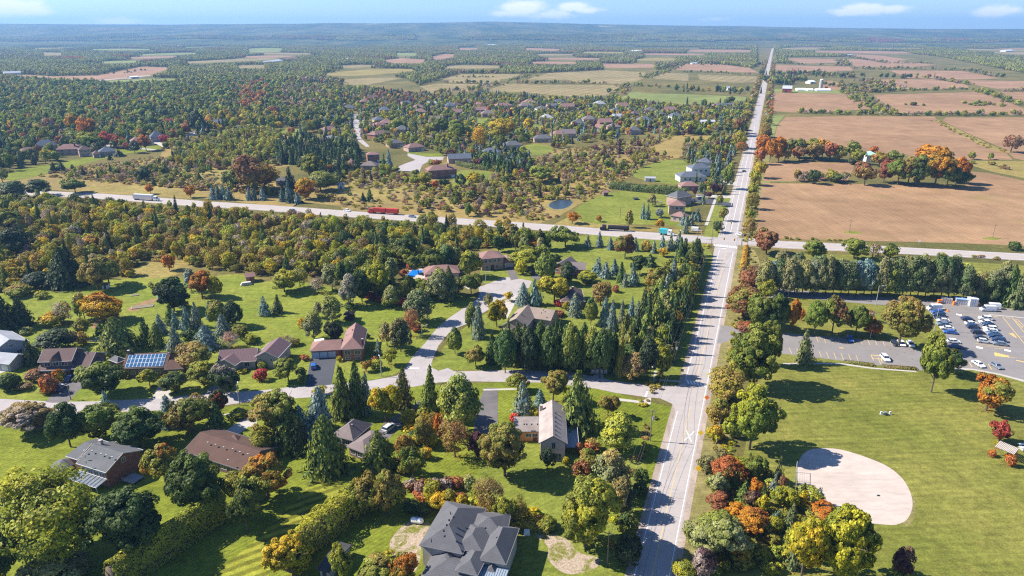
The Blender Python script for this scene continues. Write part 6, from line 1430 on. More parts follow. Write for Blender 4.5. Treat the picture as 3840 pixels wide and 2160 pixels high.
# ------------------------------------------------------------------ cars, vans and trucks
M_RED = plain('tail_lamp_red', (.4, .02, .02), .3, .5); M_LAMP = plain('head_lamp', (.75, .75, .72), .2, .6, .03); M_TYRE = M_DARK
def vehicle_proto(kind):
    """length runs along +x (front), wheels on z=0"""
    L, Wd, H, hb, cab = dict(sedan=(4.7, 1.8, 1.45, .92, ((-1.95, -1.2), (1.25, .55))), suv=(4.7, 1.9, 1.72, 1.05, ((-2.2, -1.85), (1.3, .65))), hatch=(4.3, 1.78, 1.55, .98, ((-2.05, -1.6), (1.3, .6))),
                             pickup=(5.7, 2.0, 1.85, 1.1, ((-.6, -.35), (1.5, .75))), van=(5.6, 2.05, 2.35, 1.2, ((-2.75, -2.7), (2.1, 1.35))))[kind]
    hw = Wd/2; root = empty('car', (0, 0, 0)); COL.objects.unlink(root); parts = []
    def add(n, m, mats, par=None, smooth=False):
        o = bpy.data.objects.new(n, m.mesh(n, mats, smooth=smooth)); o.parent = par or root; parts.append(o); return o
    b = MB(); prof = [(-L/2, .35), (-L/2, hb*.85), (-L/2+.12, hb), (L/2-1.1, hb*.98), (L/2-.25, hb*.8), (L/2, hb*.62), (L/2, .3)]; n = len(prof)
    rows = [(-hw, .93, 0), (-hw*1.0, 1, .0), (hw, 1, 0)]
    v = []
    for s, y in ((1, -hw), (1, hw)):
        v += [Vector((x, y*(1 if z < hb*.7 else .94), z)) for x, z in prof]
    b.add(v, [(i, i+1, n+i+1, n+i) for i in range(n-1)]+[(n-1, 0, n, 2*n-1)]+[tuple(range(n-1, -1, -1)), tuple(range(n, 2*n))]); body = add('body', b, M_PAINT)
    (x0, x1), (x2, x3) = cab; g = MB(); w0, w1 = hw*.93, hw*.76
    g.add([(x0, -w0, hb-.02), (x2, -w0, hb-.02), (x2, w0, hb-.02), (x0, w0, hb-.02), (x1, -w1, H-.05), (x3, -w1, H-.05), (x3, w1, H-.05), (x1, w1, H-.05)], [(0, 1, 5, 4), (1, 2, 6, 5), (2, 3, 7, 6), (3, 0, 4, 7), (4, 5, 6, 7)])
    if kind == 'van':
        g = MB(); g.add([(1.2, -w0-.02, hb+.1), (x2+.03, -w0, hb), (x2+.03, w0, hb), (1.2, w0+.02, hb+.1), (1.2, -w1-.08, H-.45), (x3+.05, -w1, H-.3), (x3+.05, w1, H-.3), (1.2, w1+.08, H-.45)], [(0, 1, 5, 4), (1, 2, 6, 5), (2, 3, 7, 6), (3, 0, 4, 7), (4, 5, 6, 7)])
    add('windows', g, M_GLASS)
    r = MB()
    if kind == 'van': r.add([(x0, -w0-.05, hb-.1), (1.3, -w0-.05, hb-.1), (1.3, w0+.05, hb-.1), (x0, w0+.05, hb-.1), (x1, -w1-.1, H), (x3, -w1-.1, H), (x3, w1+.1, H), (x1, w1+.1, H)], [(0, 1, 5, 4), (1, 2, 6, 5), (2, 3, 7, 6), (3, 0, 4, 7), (4, 5, 6, 7)])
    else: r.add([(x1-.06, -w1-.04, H-.07), (x3+.04, -w1-.04, H-.07), (x3+.04, w1+.04, H-.07), (x1-.06, w1+.04, H-.07), (x1+.1, -w1+.1, H), (x3-.15, -w1+.1, H), (x3-.15, w1-.1, H), (x1+.1, w1-.1, H)], [(3, 2, 1, 0), (0, 1, 5, 4), (1, 2, 6, 5), (2, 3, 7, 6), (3, 0, 4, 7), (4, 5, 6, 7)])
    for t in (.05, .5, .95):
        for s in (-1, 1):
            if kind != 'van': r.tube((x0+(x2-x0)*t, s*(w0+.01), hb-.02), (x1+(x3-x1)*t, s*(w1+.02), H-.04), .04, n=4)
    add('roof', r, M_PAINT)
    if kind == 'pickup':
        bed = MB(); bed.box((-1.75, 0, 1.115), (1.9, 1.6, .03)); add('bed', bed, M_DARK)
    for x in (-L*.3, L*.31):
        for y in (-1, 1):
            w = MB(); w.tube((x, y*(hw-.2), .33), (x, y*(hw+.01), .33), .33, n=12); wh = add('wheel', w, M_TYRE); w = MB(); w.tube((x, y*(hw-.1), .33), (x, y*(hw+.025), .33), .19, n=8); add('rim', w, M_STEEL, wh)
    for y in (-1, 1):
        a = MB(); a.box((L/2-.04, y*hw*.72, hb*.64), (.12, .36, .14)); add('headlight', a, M_LAMP); a = MB(); a.box((-L/2, y*hw*.8, hb*.75), (.08, .26, .16)); add('taillight', a, M_RED)
        a = MB(); a.box((x2-.25, y*(hw+.08), hb+.1), (.14, .18, .12)); add('mirror', a, M_PAINT)
    return root, parts
VP = {k: vehicle_proto(k) for k in ('sedan', 'suv', 'hatch', 'pickup', 'van')}
CARC = dict(white=(.74, .74, .74), navy=(.02, .05, .13), blue=(.02, .1, .38), black=(.012, .013, .016), silver=(.5, .52, .54), grey=(.17, .2, .25), dark=(.03, .045, .08), steel=(.12, .18, .27), teal=(.02, .3, .36), red=(.4, .03, .02))
def car(kind, tail, head, col, label, group=None, cat='car', z=.035):
    """tail and head: pixels (view, x, y) of the two ends on the ground"""
    a, b = V(*tail), V(*head); c = lerp(a, b, .5); d = b-a; root, parts = VP[kind]; r = root.copy(); COL.objects.link(r); r.name = 'van' if kind == 'van' else 'pickup_truck' if kind == 'pickup' else 'car'
    r.location = c+Vector((0, 0, z)); r.rotation_euler = (0, 0, math.atan2(d.y, d.x)); m = {root: r}
    for p in parts:
        q = p.copy(); COL.objects.link(q); q.parent = m[p.parent]; m[p] = q; q.color = (*CARC[col], 1)
    tag(r, label, cat, group); FOOT.append((c, 3.2)); return r
G = 'cars parked in the lot'
Z = lambda x, y: ('z7', x, y)
for k, t, h, c, l in (
 ('van', (375, 262), (158, 262), 'white', 'white van at the top of the left parking row'), ('sedan', (425, 320), (215, 312), 'blue', 'dark blue car just below the white van in the left row'), ('suv', (450, 372), (225, 360), 'navy', 'navy car third from the top of the left row'), ('sedan', (500, 435), (240, 410), 'dark', 'dark car behind the lamp post in the left row'),
 ('sedan', (515, 460), (295, 448), 'white', 'white car with sunroof, fifth in the left row'), ('sedan', (510, 520), (320, 508), 'steel', 'steel blue car between two white ones in the left row'), ('sedan', (590, 585), (350, 565), 'white', 'white car beside the lowest blue one of the left row'), ('sedan', (630, 652), (410, 630), 'blue', 'blue car at the lower end of the tight left row'),
 ('hatch', (450, 780), (705, 800), 'white', 'white wagon with dark roof bars, alone below the left row'), ('sedan', (495, 868), (750, 885), 'navy', 'navy car lowest at the lot\'s left kerb'),
 ('sedan', (690, 425), (905, 432), 'navy', 'navy car at the top of the middle rows'), ('sedan', (735, 500), (985, 500), 'white', 'white car second in the middle left row'), ('suv', (765, 553), (1005, 556), 'navy', 'navy car third in the middle left row'), ('suv', (850, 640), (1072, 646), 'dark', 'dark blue car fourth in the middle left row'), ('sedan', (890, 722), (1130, 738), 'dark', 'dark car beside the silver wagon'), ('hatch', (935, 772), (1190, 800), 'silver', 'silver wagon lowest in the middle left row'),
 ('suv', (1220, 432), (945, 410), 'white', 'white car topmost in the middle right row'), ('sedan', (1225, 488), (950, 470), 'white', 'white car second in the middle right row'), ('sedan', (1265, 525), (1000, 515), 'navy', 'slate blue car third in the middle right row'), ('suv', (1290, 590), (1030, 575), 'white', 'white car fourth in the middle right row'), ('sedan', (1290, 625), (1050, 612), 'white', 'white car fifth in the middle right row'), ('sedan', (1315, 668), (1105, 655), 'steel', 'steel blue car below the white pair in the middle right row'), ('sedan', (1350, 715), (1120, 700), 'navy', 'navy car sixth in the middle right row'), ('suv', (1400, 780), (1190, 752), 'navy', 'navy car next above the grey one in the middle right row'), ('sedan', (1430, 838), (1200, 812), 'grey', 'grey car lowest in the middle right row')):
    car(k, Z(*t), Z(*h), c, l, G, 'van' if k == 'van' else 'car')
car('van', Z(1240, 285), Z(1000, 275), 'white', 'nearer white van beside the sheds at the lot\'s back', None, 'van'); car('van', Z(1285, 248), Z(1105, 235), 'white', 'farther white van half behind another at the lot\'s back', None, 'van')
car('pickup', Z(600, 1020), Z(720, 1165), 'steel', 'dark pickup truck beside the shady tree at the lot\'s bottom', None, 'pickup'); car('sedan', Z(900, 1110), Z(1045, 1195), 'white', 'white car alone at the lot\'s lower kerb'); car('sedan', Z(1180, 1130), Z(1335, 1225), 'grey', 'grey-blue car at the lot\'s lower kerb, beside yellow lines')
car('hatch', ('a3', 700, 668), ('a3', 735, 718), 'blue', 'bright blue car alone in the upper strip of parking bays'); car('sedan', ('a3', 1090, 705), ('a3', 1125, 750), 'black', 'black car first of three under the brownish tree', 'three cars under the brownish tree'); car('sedan', ('a3', 1150, 708), ('a3', 1185, 752), 'white', 'white car in the middle of three under the brownish tree', 'three cars under the brownish tree'); car('hatch', ('a3', 1230, 716), ('a3', 1265, 760), 'white', 'white car last of three under the brownish tree', 'three cars under the brownish tree')
car('suv', ('a3', 1000, 835), ('a3', 1050, 888), 'white', 'white car in the lower strip beside the yellow hatched bay')
car('sedan', ('z1', 1290, 1010), ('z1', 1420, 890), 'navy', 'navy car parked left of another before the twin-gable house'); car('sedan', ('z1', 1480, 970), ('z1', 1610, 870), 'navy', 'navy car nearest the pale garage of the twin-gable house'); car('suv', ('z1', 1110, 1210), ('z1', 1250, 1060), 'navy', 'big navy car beside the glowing orange shrub')
car('hatch', ('z3', 400, 985), ('z3', 395, 870), 'blue', 'blue car alone on the black driveway'); car('suv', ('b1', 1120, 200), ('b1', 1215, 130), 'silver', 'silver car on the drive behind the pyramid-roofed house')
car('pickup', ('m1', 1440, 1290), ('m1', 1465, 1225), 'black', 'black pickup truck on the drive at the court', None, 'pickup'); car('sedan', ('a1', 1770, 195), ('a1', 1800, 150), 'white', 'white car on the drive right of the pool house')
car('sedan', ('m2', 452, 975), ('m2', 412, 968), 'white', 'white car entering the crossing from the highway'); car('sedan', ('m2', 445, 500), ('m2', 478, 482), 'dark', 'dark car driving up the main road past the houses'); car('sedan', ('m1', 20, 785), ('m1', 70, 792), 'white', 'white car behind the red trailers on the highway'); car('sedan', ('m1', 510, 832), ('m1', 560, 838), 'steel', 'blue car on the highway right of the red trailers'); car('suv', ('m0', 2180, 790), ('m0', 2240, 795), 'grey', 'grey car on the highway near the golden wood')
car('suv', ('m2', 110, 700), ('m2', 160, 698), 'dark', 'dark car on the drive of the pink brick house'); car('sedan', ('m2', 90, 705), ('m2', 70, 725), 'black', 'black car by the wall of the pink brick house'); car('van', ('m2', 75, 938), ('m2', 125, 942), 'white', 'white van at the highway left of the crossing', None, 'van')
car('pickup', ('a3', 2190, 385), ('a3', 2250, 400), 'teal', 'teal pickup at the photo\'s right edge under pines', None, 'pickup'); car('suv', ('a0', 1620, 950), ('a0', 1640, 900), 'silver', 'silver car in shade at the solar house\'s right end')
def truck(tail, head, label, boxes, cab='white'):
    """articulated truck: boxes = (start, length, height, material, name) behind the cab"""
    a, b = V(*tail), V(*head); d = (b-a); Lt = d.length; d.normalize(); root = empty('truck', lerp(a, b, .5)+Vector((0, 0, .05)), label, 'truck'); FOOT.append((lerp(a, b, .5), Lt*.5))
    w = Vector((-d.y, d.x, 0)); c = b-d*1.4; m = MB(); m.box(c+Vector((0, 0, 1.9)), (2.3, 2.4, 2.6), d); m.box(b+d*.3+Vector((0, 0, 1.1)), (1.5, 2.1, 1.3), d); cb = m.build('cab', plain('cab_'+cab, CARC[cab], .4, .4, .05), root)
    MB().box(b-d*.28+Vector((0, 0, 2.45)), (.1, 2.0, .8), d).build('windscreen', M_GLASS, cb)
    for s in (-1, 1): MB().box(c+w*s*1.21+Vector((0, 0, 2.4)), (1, .06, .7), d).build('side_window', M_GLASS, cb); MB().tube(c-d*.9+w*s*.9+Vector((0, 0, 1)), c-d*.9+w*s*.9+Vector((0, 0, 3.9)), .1, n=6).build('exhaust', M_STEEL, root)
    for s0, L, h, mt, nm in boxes:
        p = b-d*(s0+L/2)
        if nm == 'tank': MB().tube(p-d*L/2+Vector((0, 0, 2.2)), p+d*L/2+Vector((0, 0, 2.2)), 1.1, n=12).build('tank', mt, root)
        else: MB().box(p+Vector((0, 0, 1.1+h/2)), (L, 2.5, h), d).build(nm, mt, root)
        MB().box(p+Vector((0, 0, .95)), (L, 1.2, .25), d).build('chassis', M_BLACK, root)
    for s in [.3, 2.6, 3.6]+[b_[0]+b_[1]-k for b_ in boxes for k in (1.2, 2.4)]:
        for e in (-1, 1): q = b-d*s+w*e*1.0; MB().tube(q-w*.15+Vector((0, 0, .5)), q+w*.15+Vector((0, 0, .5)), .5, n=10).build('wheel', M_DARK, root)
M_TR = plain('trailer_red', (.42, .04, .03), .6, .3, .1); M_TW = plain('trailer_silver', (.5, .52, .53), .5, .3, .05)
truck(('m0', 1000, 700), ('m0', 1190, 712), 'silver semi-trailer truck with white cab on the highway', [(3.2, 15, 2.9, M_TW, 'trailer_box')])
truck(('m1', 365, 812), ('m1', 215, 803), 'truck with two red open trailers on the highway', [(3.2, 7.5, 2.6, M_TR, 'trailer_box'), (11.6, 7.5, 2.6, M_TR, 'trailer_box')], 'red')
truck(('m1', 2160, 940), ('m1', 1965, 932), 'dark tanker truck on the highway above the rusty tree', [(3.5, 12, 2, M_BLACK, 'tank')], 'black'); truck(('m1', 2440, 968), ('m1', 2495, 974), 'teal box truck on the highway near the crossing', [(2.6, 4.5, 2.4, plain('teal_box', (.05, .4, .45), .5, .3, .05), 'trailer_box')])

# ------------------------------------------------------------------ poles, wires, lamps and signs
def top_of(base, ytop): return height_at(base.y, ytop)
def lamp_post(view, x, y, yt, label, arm=1.6, wood=False, cat='street lamp', ax=(1, 0)):
    b = V(view, x, y); h = max(4, top_of(b, px(view, x, yt)[1])); t = empty('street_lamp', b, label, cat); MB().tube(b, b+Vector((0, 0, h)), .14, .09, 8).build('pole', M_WOODP if wood else M_STEEL, t)
    a = Vector((ax[0], ax[1], 0)).normalized(); MB().tube(b+Vector((0, 0, h-.3)), b+a*arm+Vector((0, 0, h)), .05, n=5).build('arm', M_STEEL, t); MB().box(b+a*(arm+.3)+Vector((0, 0, h)), (.8, .32, .16), a).build('lamp_head', plain('lamp_head_grey', (.55, .55, .53), .4, .4, .04), t); return t
lamp_post('a0', 2100, 1260, 1085, 'curved street lamp on the near kerb opposite the purple-roofed house', ax=(-.2, 1)); lamp_post('a0', 620, 1212, 1085, 'leaning wooden lamp pole at the foot of the twin-gable drive', wood=True, ax=(-1, .3))
lamp_post('a1', 1100, 1010, 845, 'street lamp on the front lawn right of the black driveway', ax=(-.4, 1)); lamp_post('a1', 1455, 678, 558, 'street lamp beside the court street, near the rusty ragged tree', ax=(1, 0)); lamp_post('a1', 2014, 190, 85, 'pale lamp post at the left of the court\'s bulb', ax=(1, -.2))
lamp_post('a2', 108, 990, 890, 'wooden lamp pole left of the mailboxes', wood=True, ax=(0, -1)); lamp_post('a2', 1210, 1055, 903, 'wooden pole at the side street\'s mouth', wood=True, ax=(0, -1))
for x, y, yt, l in ((175, 305, 140, 'white lamp pole at the left of the park road'), (945, 380, 212, 'white lamp pole right along the park road'), (1455, 610, 412, 'white lamp pole leaning over the left parking row'), (895, 675, 560, 'thin pale pole under the slender orange tree')):
    lamp_post('a3', x, y, yt, l, 1.2, ax=(1, -.3))
WIRE = plain('cable', (.1, .1, .1), .6, .3)
def utility_pole(view, x, y, yt, label, arms=1, drum=False, name='utility_pole'):
    b = V(view, x, y); h = max(6, top_of(b, px(view, x, yt)[1])); t = empty(name, b, label, 'utility pole'); MB().tube(b, b+Vector((0, 0, h)), .17, .11, 8).build('pole', M_WOODP, t)
    for i in range(arms): c = MB().box(b+Vector((0, 0, h-.5-i*1.2)), (2.2, .12, .14), RE).build('crossarm', M_WOODP, t); [MB().tube(b+RE*k+Vector((0, 0, h-.43-i*1.2)), b+RE*k+Vector((0, 0, h-.2-i*1.2)), .05, n=5).build('insulator', M_STEEL, c) for k in (-1, 1)]
    if drum: MB().tube(b+RE*.4+Vector((0, 0, h-3.2)), b+RE*.4+Vector((0, 0, h-2.1)), .28, n=10).build('transformer', M_STEEL, t)
    return b, h
UP = [utility_pole('b2', 835, 1345, 1060, 'utility pole in the deep roadside shade near the frame bottom', 1), utility_pole('b2', 1210, 265, -10, 'utility pole with transformer on the corner lawn', 1, True), utility_pole('a2', 1425, 890, 700, 'utility pole in the roadside shade below the lone maple', 1, True), utility_pole('a2', 1670, 95, -40, 'utility pole beside the blue column, upper roadside', 1), utility_pole('m2', 215, 1060, 880, 'utility pole at the crossing\'s near left corner'), utility_pole('m2', 393, 560, 430, 'utility pole by the slate-roofed house on the main road')]
for (a, ha), (b, hb) in zip(UP, UP[1:]):
    for k, dz in ((-1, .5), (1, .5), (0, 2.2)):
        m = MB(); p0 = a+RE*k+Vector((0, 0, ha-dz+.3)); p1 = b+RE*k+Vector((0, 0, hb-dz+.3)); n = 9
        q = [lerp(p0, p1, i/n)-Vector((0, 0, 4*(i/n)*(1-i/n)*1.1)) for i in range(n+1)]
        for i in range(n): m.tube(q[i], q[i+1], .028, n=4, cap=False)
        w = m.build('power_line', WIRE); tag(w, 'thin power line strung between the roadside utility poles left of the main road', 'power line', 'power lines along the main road')
for v, x, y, yt, l in (('m2', 1257, 950, 855, 'wooden pole standing in the ploughed field on a green patch, left of two'), ('m2', 2338, 992, 890, 'wooden pole standing in the ploughed field on a green patch, right of two'), ('m1', 2103, 848, 755, 'thin pole on the mown lawn beyond the highway'), ('m2', 440, 1065, 895, 'pole at the crossing\'s near right corner'), ('m2', 490, 1040, 870, 'pole right of the crossing on the verge'), ('m2', 285, 965, 870, 'pole on the far left corner of the crossing'), ('m2', 110, 1030, 890, 'pole at the highway, left of the crossing')): utility_pole(v, x, y, yt, l, 0 if v == 'm1' else 1)
for x, y in ((1300, 952), (2350, 998)): sheet('verge', [V('m2', x-100, y-8), V('m2', x-20, y-14), V('m2', x+70, y-4), V('m2', x+20, y+8), V('m2', x-60, y+4)], 4, G_YARD, 2)
M_TSIG = plain('signal_yellow', (.62, .36, .03), .5, .3, .05); M_ORG = plain('sign_orange', (.85, .2, .02), .5, .3, .04); M_SYEL = plain('sign_yellow', (.85, .55, .03), .5, .3, .04)
for view, x, y, hx, hy, l in (('m2', 215, 1058, 308, 1020, 'near left'), ('m2', 437, 1066, 382, 1026, 'near right'), ('m2', 352, 930, 352, 893, 'far left'), ('m2', 447, 940, 447, 898, 'far right'), ('m2', 130, 1000, 128, 935, 'highway left')):
    b = V(view, x, y); hb = V(view, hx, hy+40) if abs(hx-x) > 5 else b; top = max(5, top_of(b, px(view, hx, hy)[1])); top = min(top, 8); t = empty('traffic_light', b+Vector((.6, 0, 0)), f'yellow traffic signal on a pole, {l} of the crossing', 'traffic light')
    MB().tube(b+Vector((.6, 0, 0)), b+Vector((.6, 0, top)), .12, n=6).build('pole', M_STEEL, t); e = Vector((hb.x, b.y+.1, top)); 
    if (e-b).xy.length > 2: MB().tube(b+Vector((.6, 0, top-.2)), e, .06, n=5).build('arm', M_STEEL, t)
    else: e = b+Vector((.6, -.3, top))
    hd = MB().box(e+Vector((0, -.15, -.5)), (.6, .45, 1.3)).build('signal_head', M_TSIG, t)
    for i, c in enumerate(((.35, .02, .02), (.4, .25, .02), (.02, .25, .1))): MB().tube(e+Vector((0, -.37, -.1-.4*i)), e+Vector((0, -.42, -.1-.4*i)), .13, n=8).build('lens', plain('lens', c, .3, .4), hd)
def sign(view, x, y, ysz, mat, label, w=.9, diamond=True, h=2.1):
    b = V(view, x, y+14); t = empty('road_sign', b, label, 'road sign'); MB().tube(b, b+Vector((0, 0, h+.3)), .05, n=5).build('post', M_STEEL, t); m = MB(); c = b+Vector((0, -.09, h)); r = w*.71
    pts = [c+RE*r*math.cos(a)+Vector((0, 0, r*math.sin(a))) for a in ((0, math.pi/2, math.pi, -math.pi/2) if diamond else (.78, 2.36, 3.93, 5.5))]; m.add(pts+[p+RD*.04 for p in pts], [(3, 2, 1, 0), (4, 5, 6, 7), (0, 1, 5, 4), (1, 2, 6, 5), (2, 3, 7, 6), (3, 0, 4, 7)]); m.build('sign_face', mat, t)
sign('a2', 1885, 372, 0, M_ORG, 'orange diamond sign by the rusty trees at the park entrance', 1.2); sign('a2', 1702, 1232, 0, M_ORG, 'orange diamond sign on the verge by the side street junction', 1.2); sign('b2', 1648, 236, 0, M_SYEL, 'yellow diamond sign right of the white cross on the road', 1.2); sign('b2', 1628, 552, 0, M_SYEL, 'yellow diamond sign, nearest on the right verge', 1.3); sign('a2', 1487, 990, 0, plain('sign_back', (.3, .27, .24), .5, .3), 'sign seen from behind on the corner in the shade', 1, False); sign('a2', 1855, 485, 0, M_MARK, 'small white sign by the park entrance verge', .8, False); sign('m2', 1780, 1030, 0, M_MARK, 'small white sign at the field edge by the highway', 1, False)

# ------------------------------------------------------------------ garden and park objects
def simple(name, cat, label, loc, builds, group=None):
    t = empty(name, loc, label, cat, group)
    for nm, m, mat in builds: m.build(nm, mat, t)
    return t
# white tank by the newest house
a, b = V('b1', 1360, 955, .75), V('b1', 1462, 968, .75); d = (b-a).normalized(); w = Vector((-d.y, d.x, 0)); m = MB().tube(a+d*.5, b-d*.5, .7, n=14)
for e, s in ((a+d*.5, -1), (b-d*.5, 1)): m.ball(e, .7, 1, 12, 8)
t = simple('gas_tank', 'tank', 'long white gas tank with rounded ends on the lawn by the newest house', lerp(a, b, .5)-Vector((0, 0, .75)), [('body', m, M_WHITE), ('dome', MB().tube(lerp(a, b, .5)+Vector((0, 0, .62)), lerp(a, b, .5)+Vector((0, 0, .95)), .25, n=10), plain('dome_blue', (.05, .2, .4)))])
for f in (.25, .75): MB().box(lerp(a, b, f)-Vector((0, 0, .5)), (.3, 1.1, .5), d).build('foot', M_CONC, t)
# white covered boat-like box on the lower left lawn
a, b = V('b0', 138, 690), V('b0', 240, 645); d = (b-a).normalized(); c = lerp(a, b, .5); simple('cold_frame', 'cold frame', 'low white cold frame with glazed lid on the lawn, lower left', c, [('box', MB().box(c+Vector((0, 0, .45)), (3.6, 1.5, .9), d), M_WHITE), ('lid', MB().box(c+Vector((0, 0, .95)), (3.5, 1.4, .08), d), plain('lid_glass', (.45, .48, .45), .2, .5))]); FOOT.append((c, 2))
c = V('b0', 325, 600); simple('flower_bed', 'flower bed', 'brown earth bed with a dark green row on the lower left lawn', c, [('soil', MB().box(c+Vector((0, 0, .08)), (4.5, 1.8, .16), d), S_BROWN)])
# gazebo
c = V('a1', 822, 505); t = empty('gazebo', c, 'small black roofed gazebo on the lawn above the three-door garage', 'gazebo'); m = MB(); ev = [c+Vector((x*2.1, y*2.1, 2.4)) for x, y in ((-1, -1), (1, -1), (1, 1), (-1, 1))]; m.add(ev+[c+Vector((0, 0, 3.5))], [(0, 1, 4), (1, 2, 4), (2, 3, 4), (3, 0, 4), (3, 2, 1, 0)]); m.build('roof', plain('black_canopy', (.03, .018, .02), .7, .2), t)
for x, y in ((-1, -1), (1, -1), (1, 1), (-1, 1)): MB().tube(c+Vector((x*1.8, y*1.8, 0)), c+Vector((x*1.8, y*1.8, 2.4)), .07, n=5).build('post', M_BLACK, t)
MB().box(c+Vector((0, 0, .7)), (3.4, 3.4, 1.2)).build('screen', plain('screen', (.05, .03, .035), .8, .1), t)
# swimming pool
pp = P('m1', '488,1275 530,1228 640,1230 628,1240 540,1290'); pool = simple('swimming_pool', 'swimming pool', 'bright blue swimming pool with pale surround behind the low rose-roofed house', lerp(pp[0], pp[2], .5), []); dk_ = poly_mesh('deck', [p-pool.location for p in P('m1', '470,1285 525,1220 660,1222 700,1260 640,1300 560,1330 560,1300')], .03, M_CONC); part('deck', dk_, pool)
wm, nt, bb = new_mat('pool_water', .08, .5); bb.inputs['Base Color'].default_value = (.01, .17, .62, 1); bump(nt, bb, noise(nt, 1.2, 2), .1, .05); part('water', poly_mesh('water', [p-pool.location for p in P('m1', '495,1272 535,1234 622,1236 612,1246 545,1284')], .05, wm), pool)
FOOT.append((pool.location.copy(), 12)); FOOT.append((pool.location+Vector((3, -16, 0)), 11)); FOOT.append((pool.location+Vector((18, -16, 0)), 9))
FOOT.append((V('m1', 1650, 740), 13)); FOOT.append((V('m1', 1640, 800), 9))
# shelter with slatted roof
cs = [V('z8', 2075, 800, 2.6), V('z8', 2410, 940, 2.6), V('z8', 2500, 800, 2.6), V('z8', 2160, 705, 2.6)]; c = sum(cs, Vector())/4; c.z = 0; t = empty('picnic_shelter', c, 'picnic shelter with a striped slatted roof on red posts at the park\'s right edge', 'shelter')
u = (cs[1]-cs[0]); v = (cs[3]-cs[0]); M_SL = plain('pale_slats', (.5, .43, .4), .8, .2, .1); M_PR = plain('red_post', (.45, .1, .05), .6, .3, .1)
for i in range(15):
    p = cs[0]+u*((i+.5)/15)+v*.5; o = MB().box(p, (v.length*1.05, u.length/15*.58, .08), v).build('slat', M_SL, t)
for e in (.06, .94): MB().box(cs[0]+v*e+u*.5-Vector((0, 0, .14)), (u.length, .14, .18), u).build('beam', M_WOODP, t)
for a_, b_ in ((.05, .06), (.95, .06), (.95, .94), (.05, .94)): q = cs[0]+u*a_+v*b_; MB().tube(Vector((q.x, q.y, 0)), q-Vector((0, 0, .2)), .12, n=6).build('post', M_PR, t)
for i, (x, y) in enumerate(((2540, 800), (2560, 860))): q = V('z8', x, y); tb = empty('picnic_table', q, ('upper' if i == 0 else 'lower')+' of two white picnic tables beside the slatted shelter', 'picnic table'); MB().box(q+Vector((0, 0, .74)), (1.8, .8, .06)).build('table_top', M_WHITE, tb); [MB().box(q+Vector((0, s*.75, .45)), (1.8, .28, .05)).build('bench', M_WHITE, tb) for s in (-1, 1)]; [MB().box(q+Vector((s*.6, 0, .36)), (.08, 1.4, .7)).build('leg', M_STEEL, tb) for s in (-1, 1)]
# white seats on the playing field
for x, y, yt, l in ((110, 248, 200, 'left one'), (262, 245, 198, 'right one')): q = V('z8', x, y); h = height_at(q.y, px('z8', x, yt)[1]); simple('goal_post', 'post', f'short white board standing on the park grass, the {l} of two', q, [('board', MB().box(q+Vector((0, 0, h/2)), (.55, .25, h)), M_WHITE), ('base', MB().box(q+Vector((0, 0, .06)), (.9, .6, .12)), M_STEEL)])
q = V('z8', 185, 258); simple('bench', 'bench', 'small white bench with dark seat between the two white boards on the grass', q, [('frame', MB().box(q+Vector((0, .2, .45)), (1.0, .12, .9)), M_WHITE), ('seat', MB().box(q+Vector((.1, -.15, .45)), (1.5, .5, .08)), M_BLACK), ('leg', MB().box(q+Vector((.6, -.15, .2)), (.08, .4, .4)), M_BLACK)])
# backstop and fence at the diamond
pts = P('b3', '240,700 236,620 242,540'); t = empty('backstop', pts[1], 'grey wire backstop at the near left corner of the ball diamond', 'backstop')
def mesh_panel(a, b, h, t, name='mesh_panel'):
    m = MB(); L = (b-a).length
    for i in range(int(L/.5)+1): q = lerp(a, b, min(1, i*.5/L)); m.tube(q, q+Vector((0, 0, h)), .012, n=3, cap=False)
    for k in range(int(h/.5)+1): m.tube(a+Vector((0, 0, k*.5)), b+Vector((0, 0, k*.5)), .012, n=3, cap=False)
    m.build(name, M_STEEL, t)
for a_, b_ in zip(pts, pts[1:]): mesh_panel(a_, b_, 3.2, t)
for q in pts: MB().tube(q, q+Vector((0, 0, 3.3)), .06, n=6).build('post', M_STEEL, t)
MB().tube(pts[0]+Vector((0, 0, 3.25)), pts[1]+Vector((0, 0, 3.25)), .05, n=5).build('rail', M_STEEL, t); MB().tube(pts[1]+Vector((0, 0, 3.25)), pts[2]+Vector((0, 0, 3.25)), .05, n=5).build('rail', M_STEEL, t)
c = V('b3', 968, 745); simple('home_plate', 'base', 'small dark base plate lying on the clay infield', c, [('plate', MB().box(c+Vector((0, 0, .06)), (.7, .5, .1)), M_BLACK)])
# low stone wall along parking strip, wooden rail fence beside the road
for s_, l in (('655,872 920,905', 'left one'), ('995,915 1290,935', 'right one')):
    a_, b_ = P('a3', s_); hedge([a_+Vector((0, -1, 0)), b_+Vector((0, -1, 0))], 2.2, .7, 'og', 'ob', f'low dull ground-cover strip at the lower parking bays, the {l} of two', 31, .3, .25, 8, 'shrub_bed', 'shrub bed')
fp = [V('b2', *p) for p in ((1835, 0), (1822, 130), (1800, 230), (1780, 360))]; t = empty('fence', fp[0], 'old wire fence on wooden posts along the right verge', 'fence')
for q in fp: MB().tube(q, q+Vector((0, 0, 3.0)), .12, n=6).build('post', M_WOODP, t)
for k in (1, 1.7, 2.4):
    for a_, b_ in zip(fp, fp[1:]): MB().tube(a_+Vector((0, 0, k)), b_+Vector((0, 0, k)), .02, n=3).build('wire', M_STEEL, t)
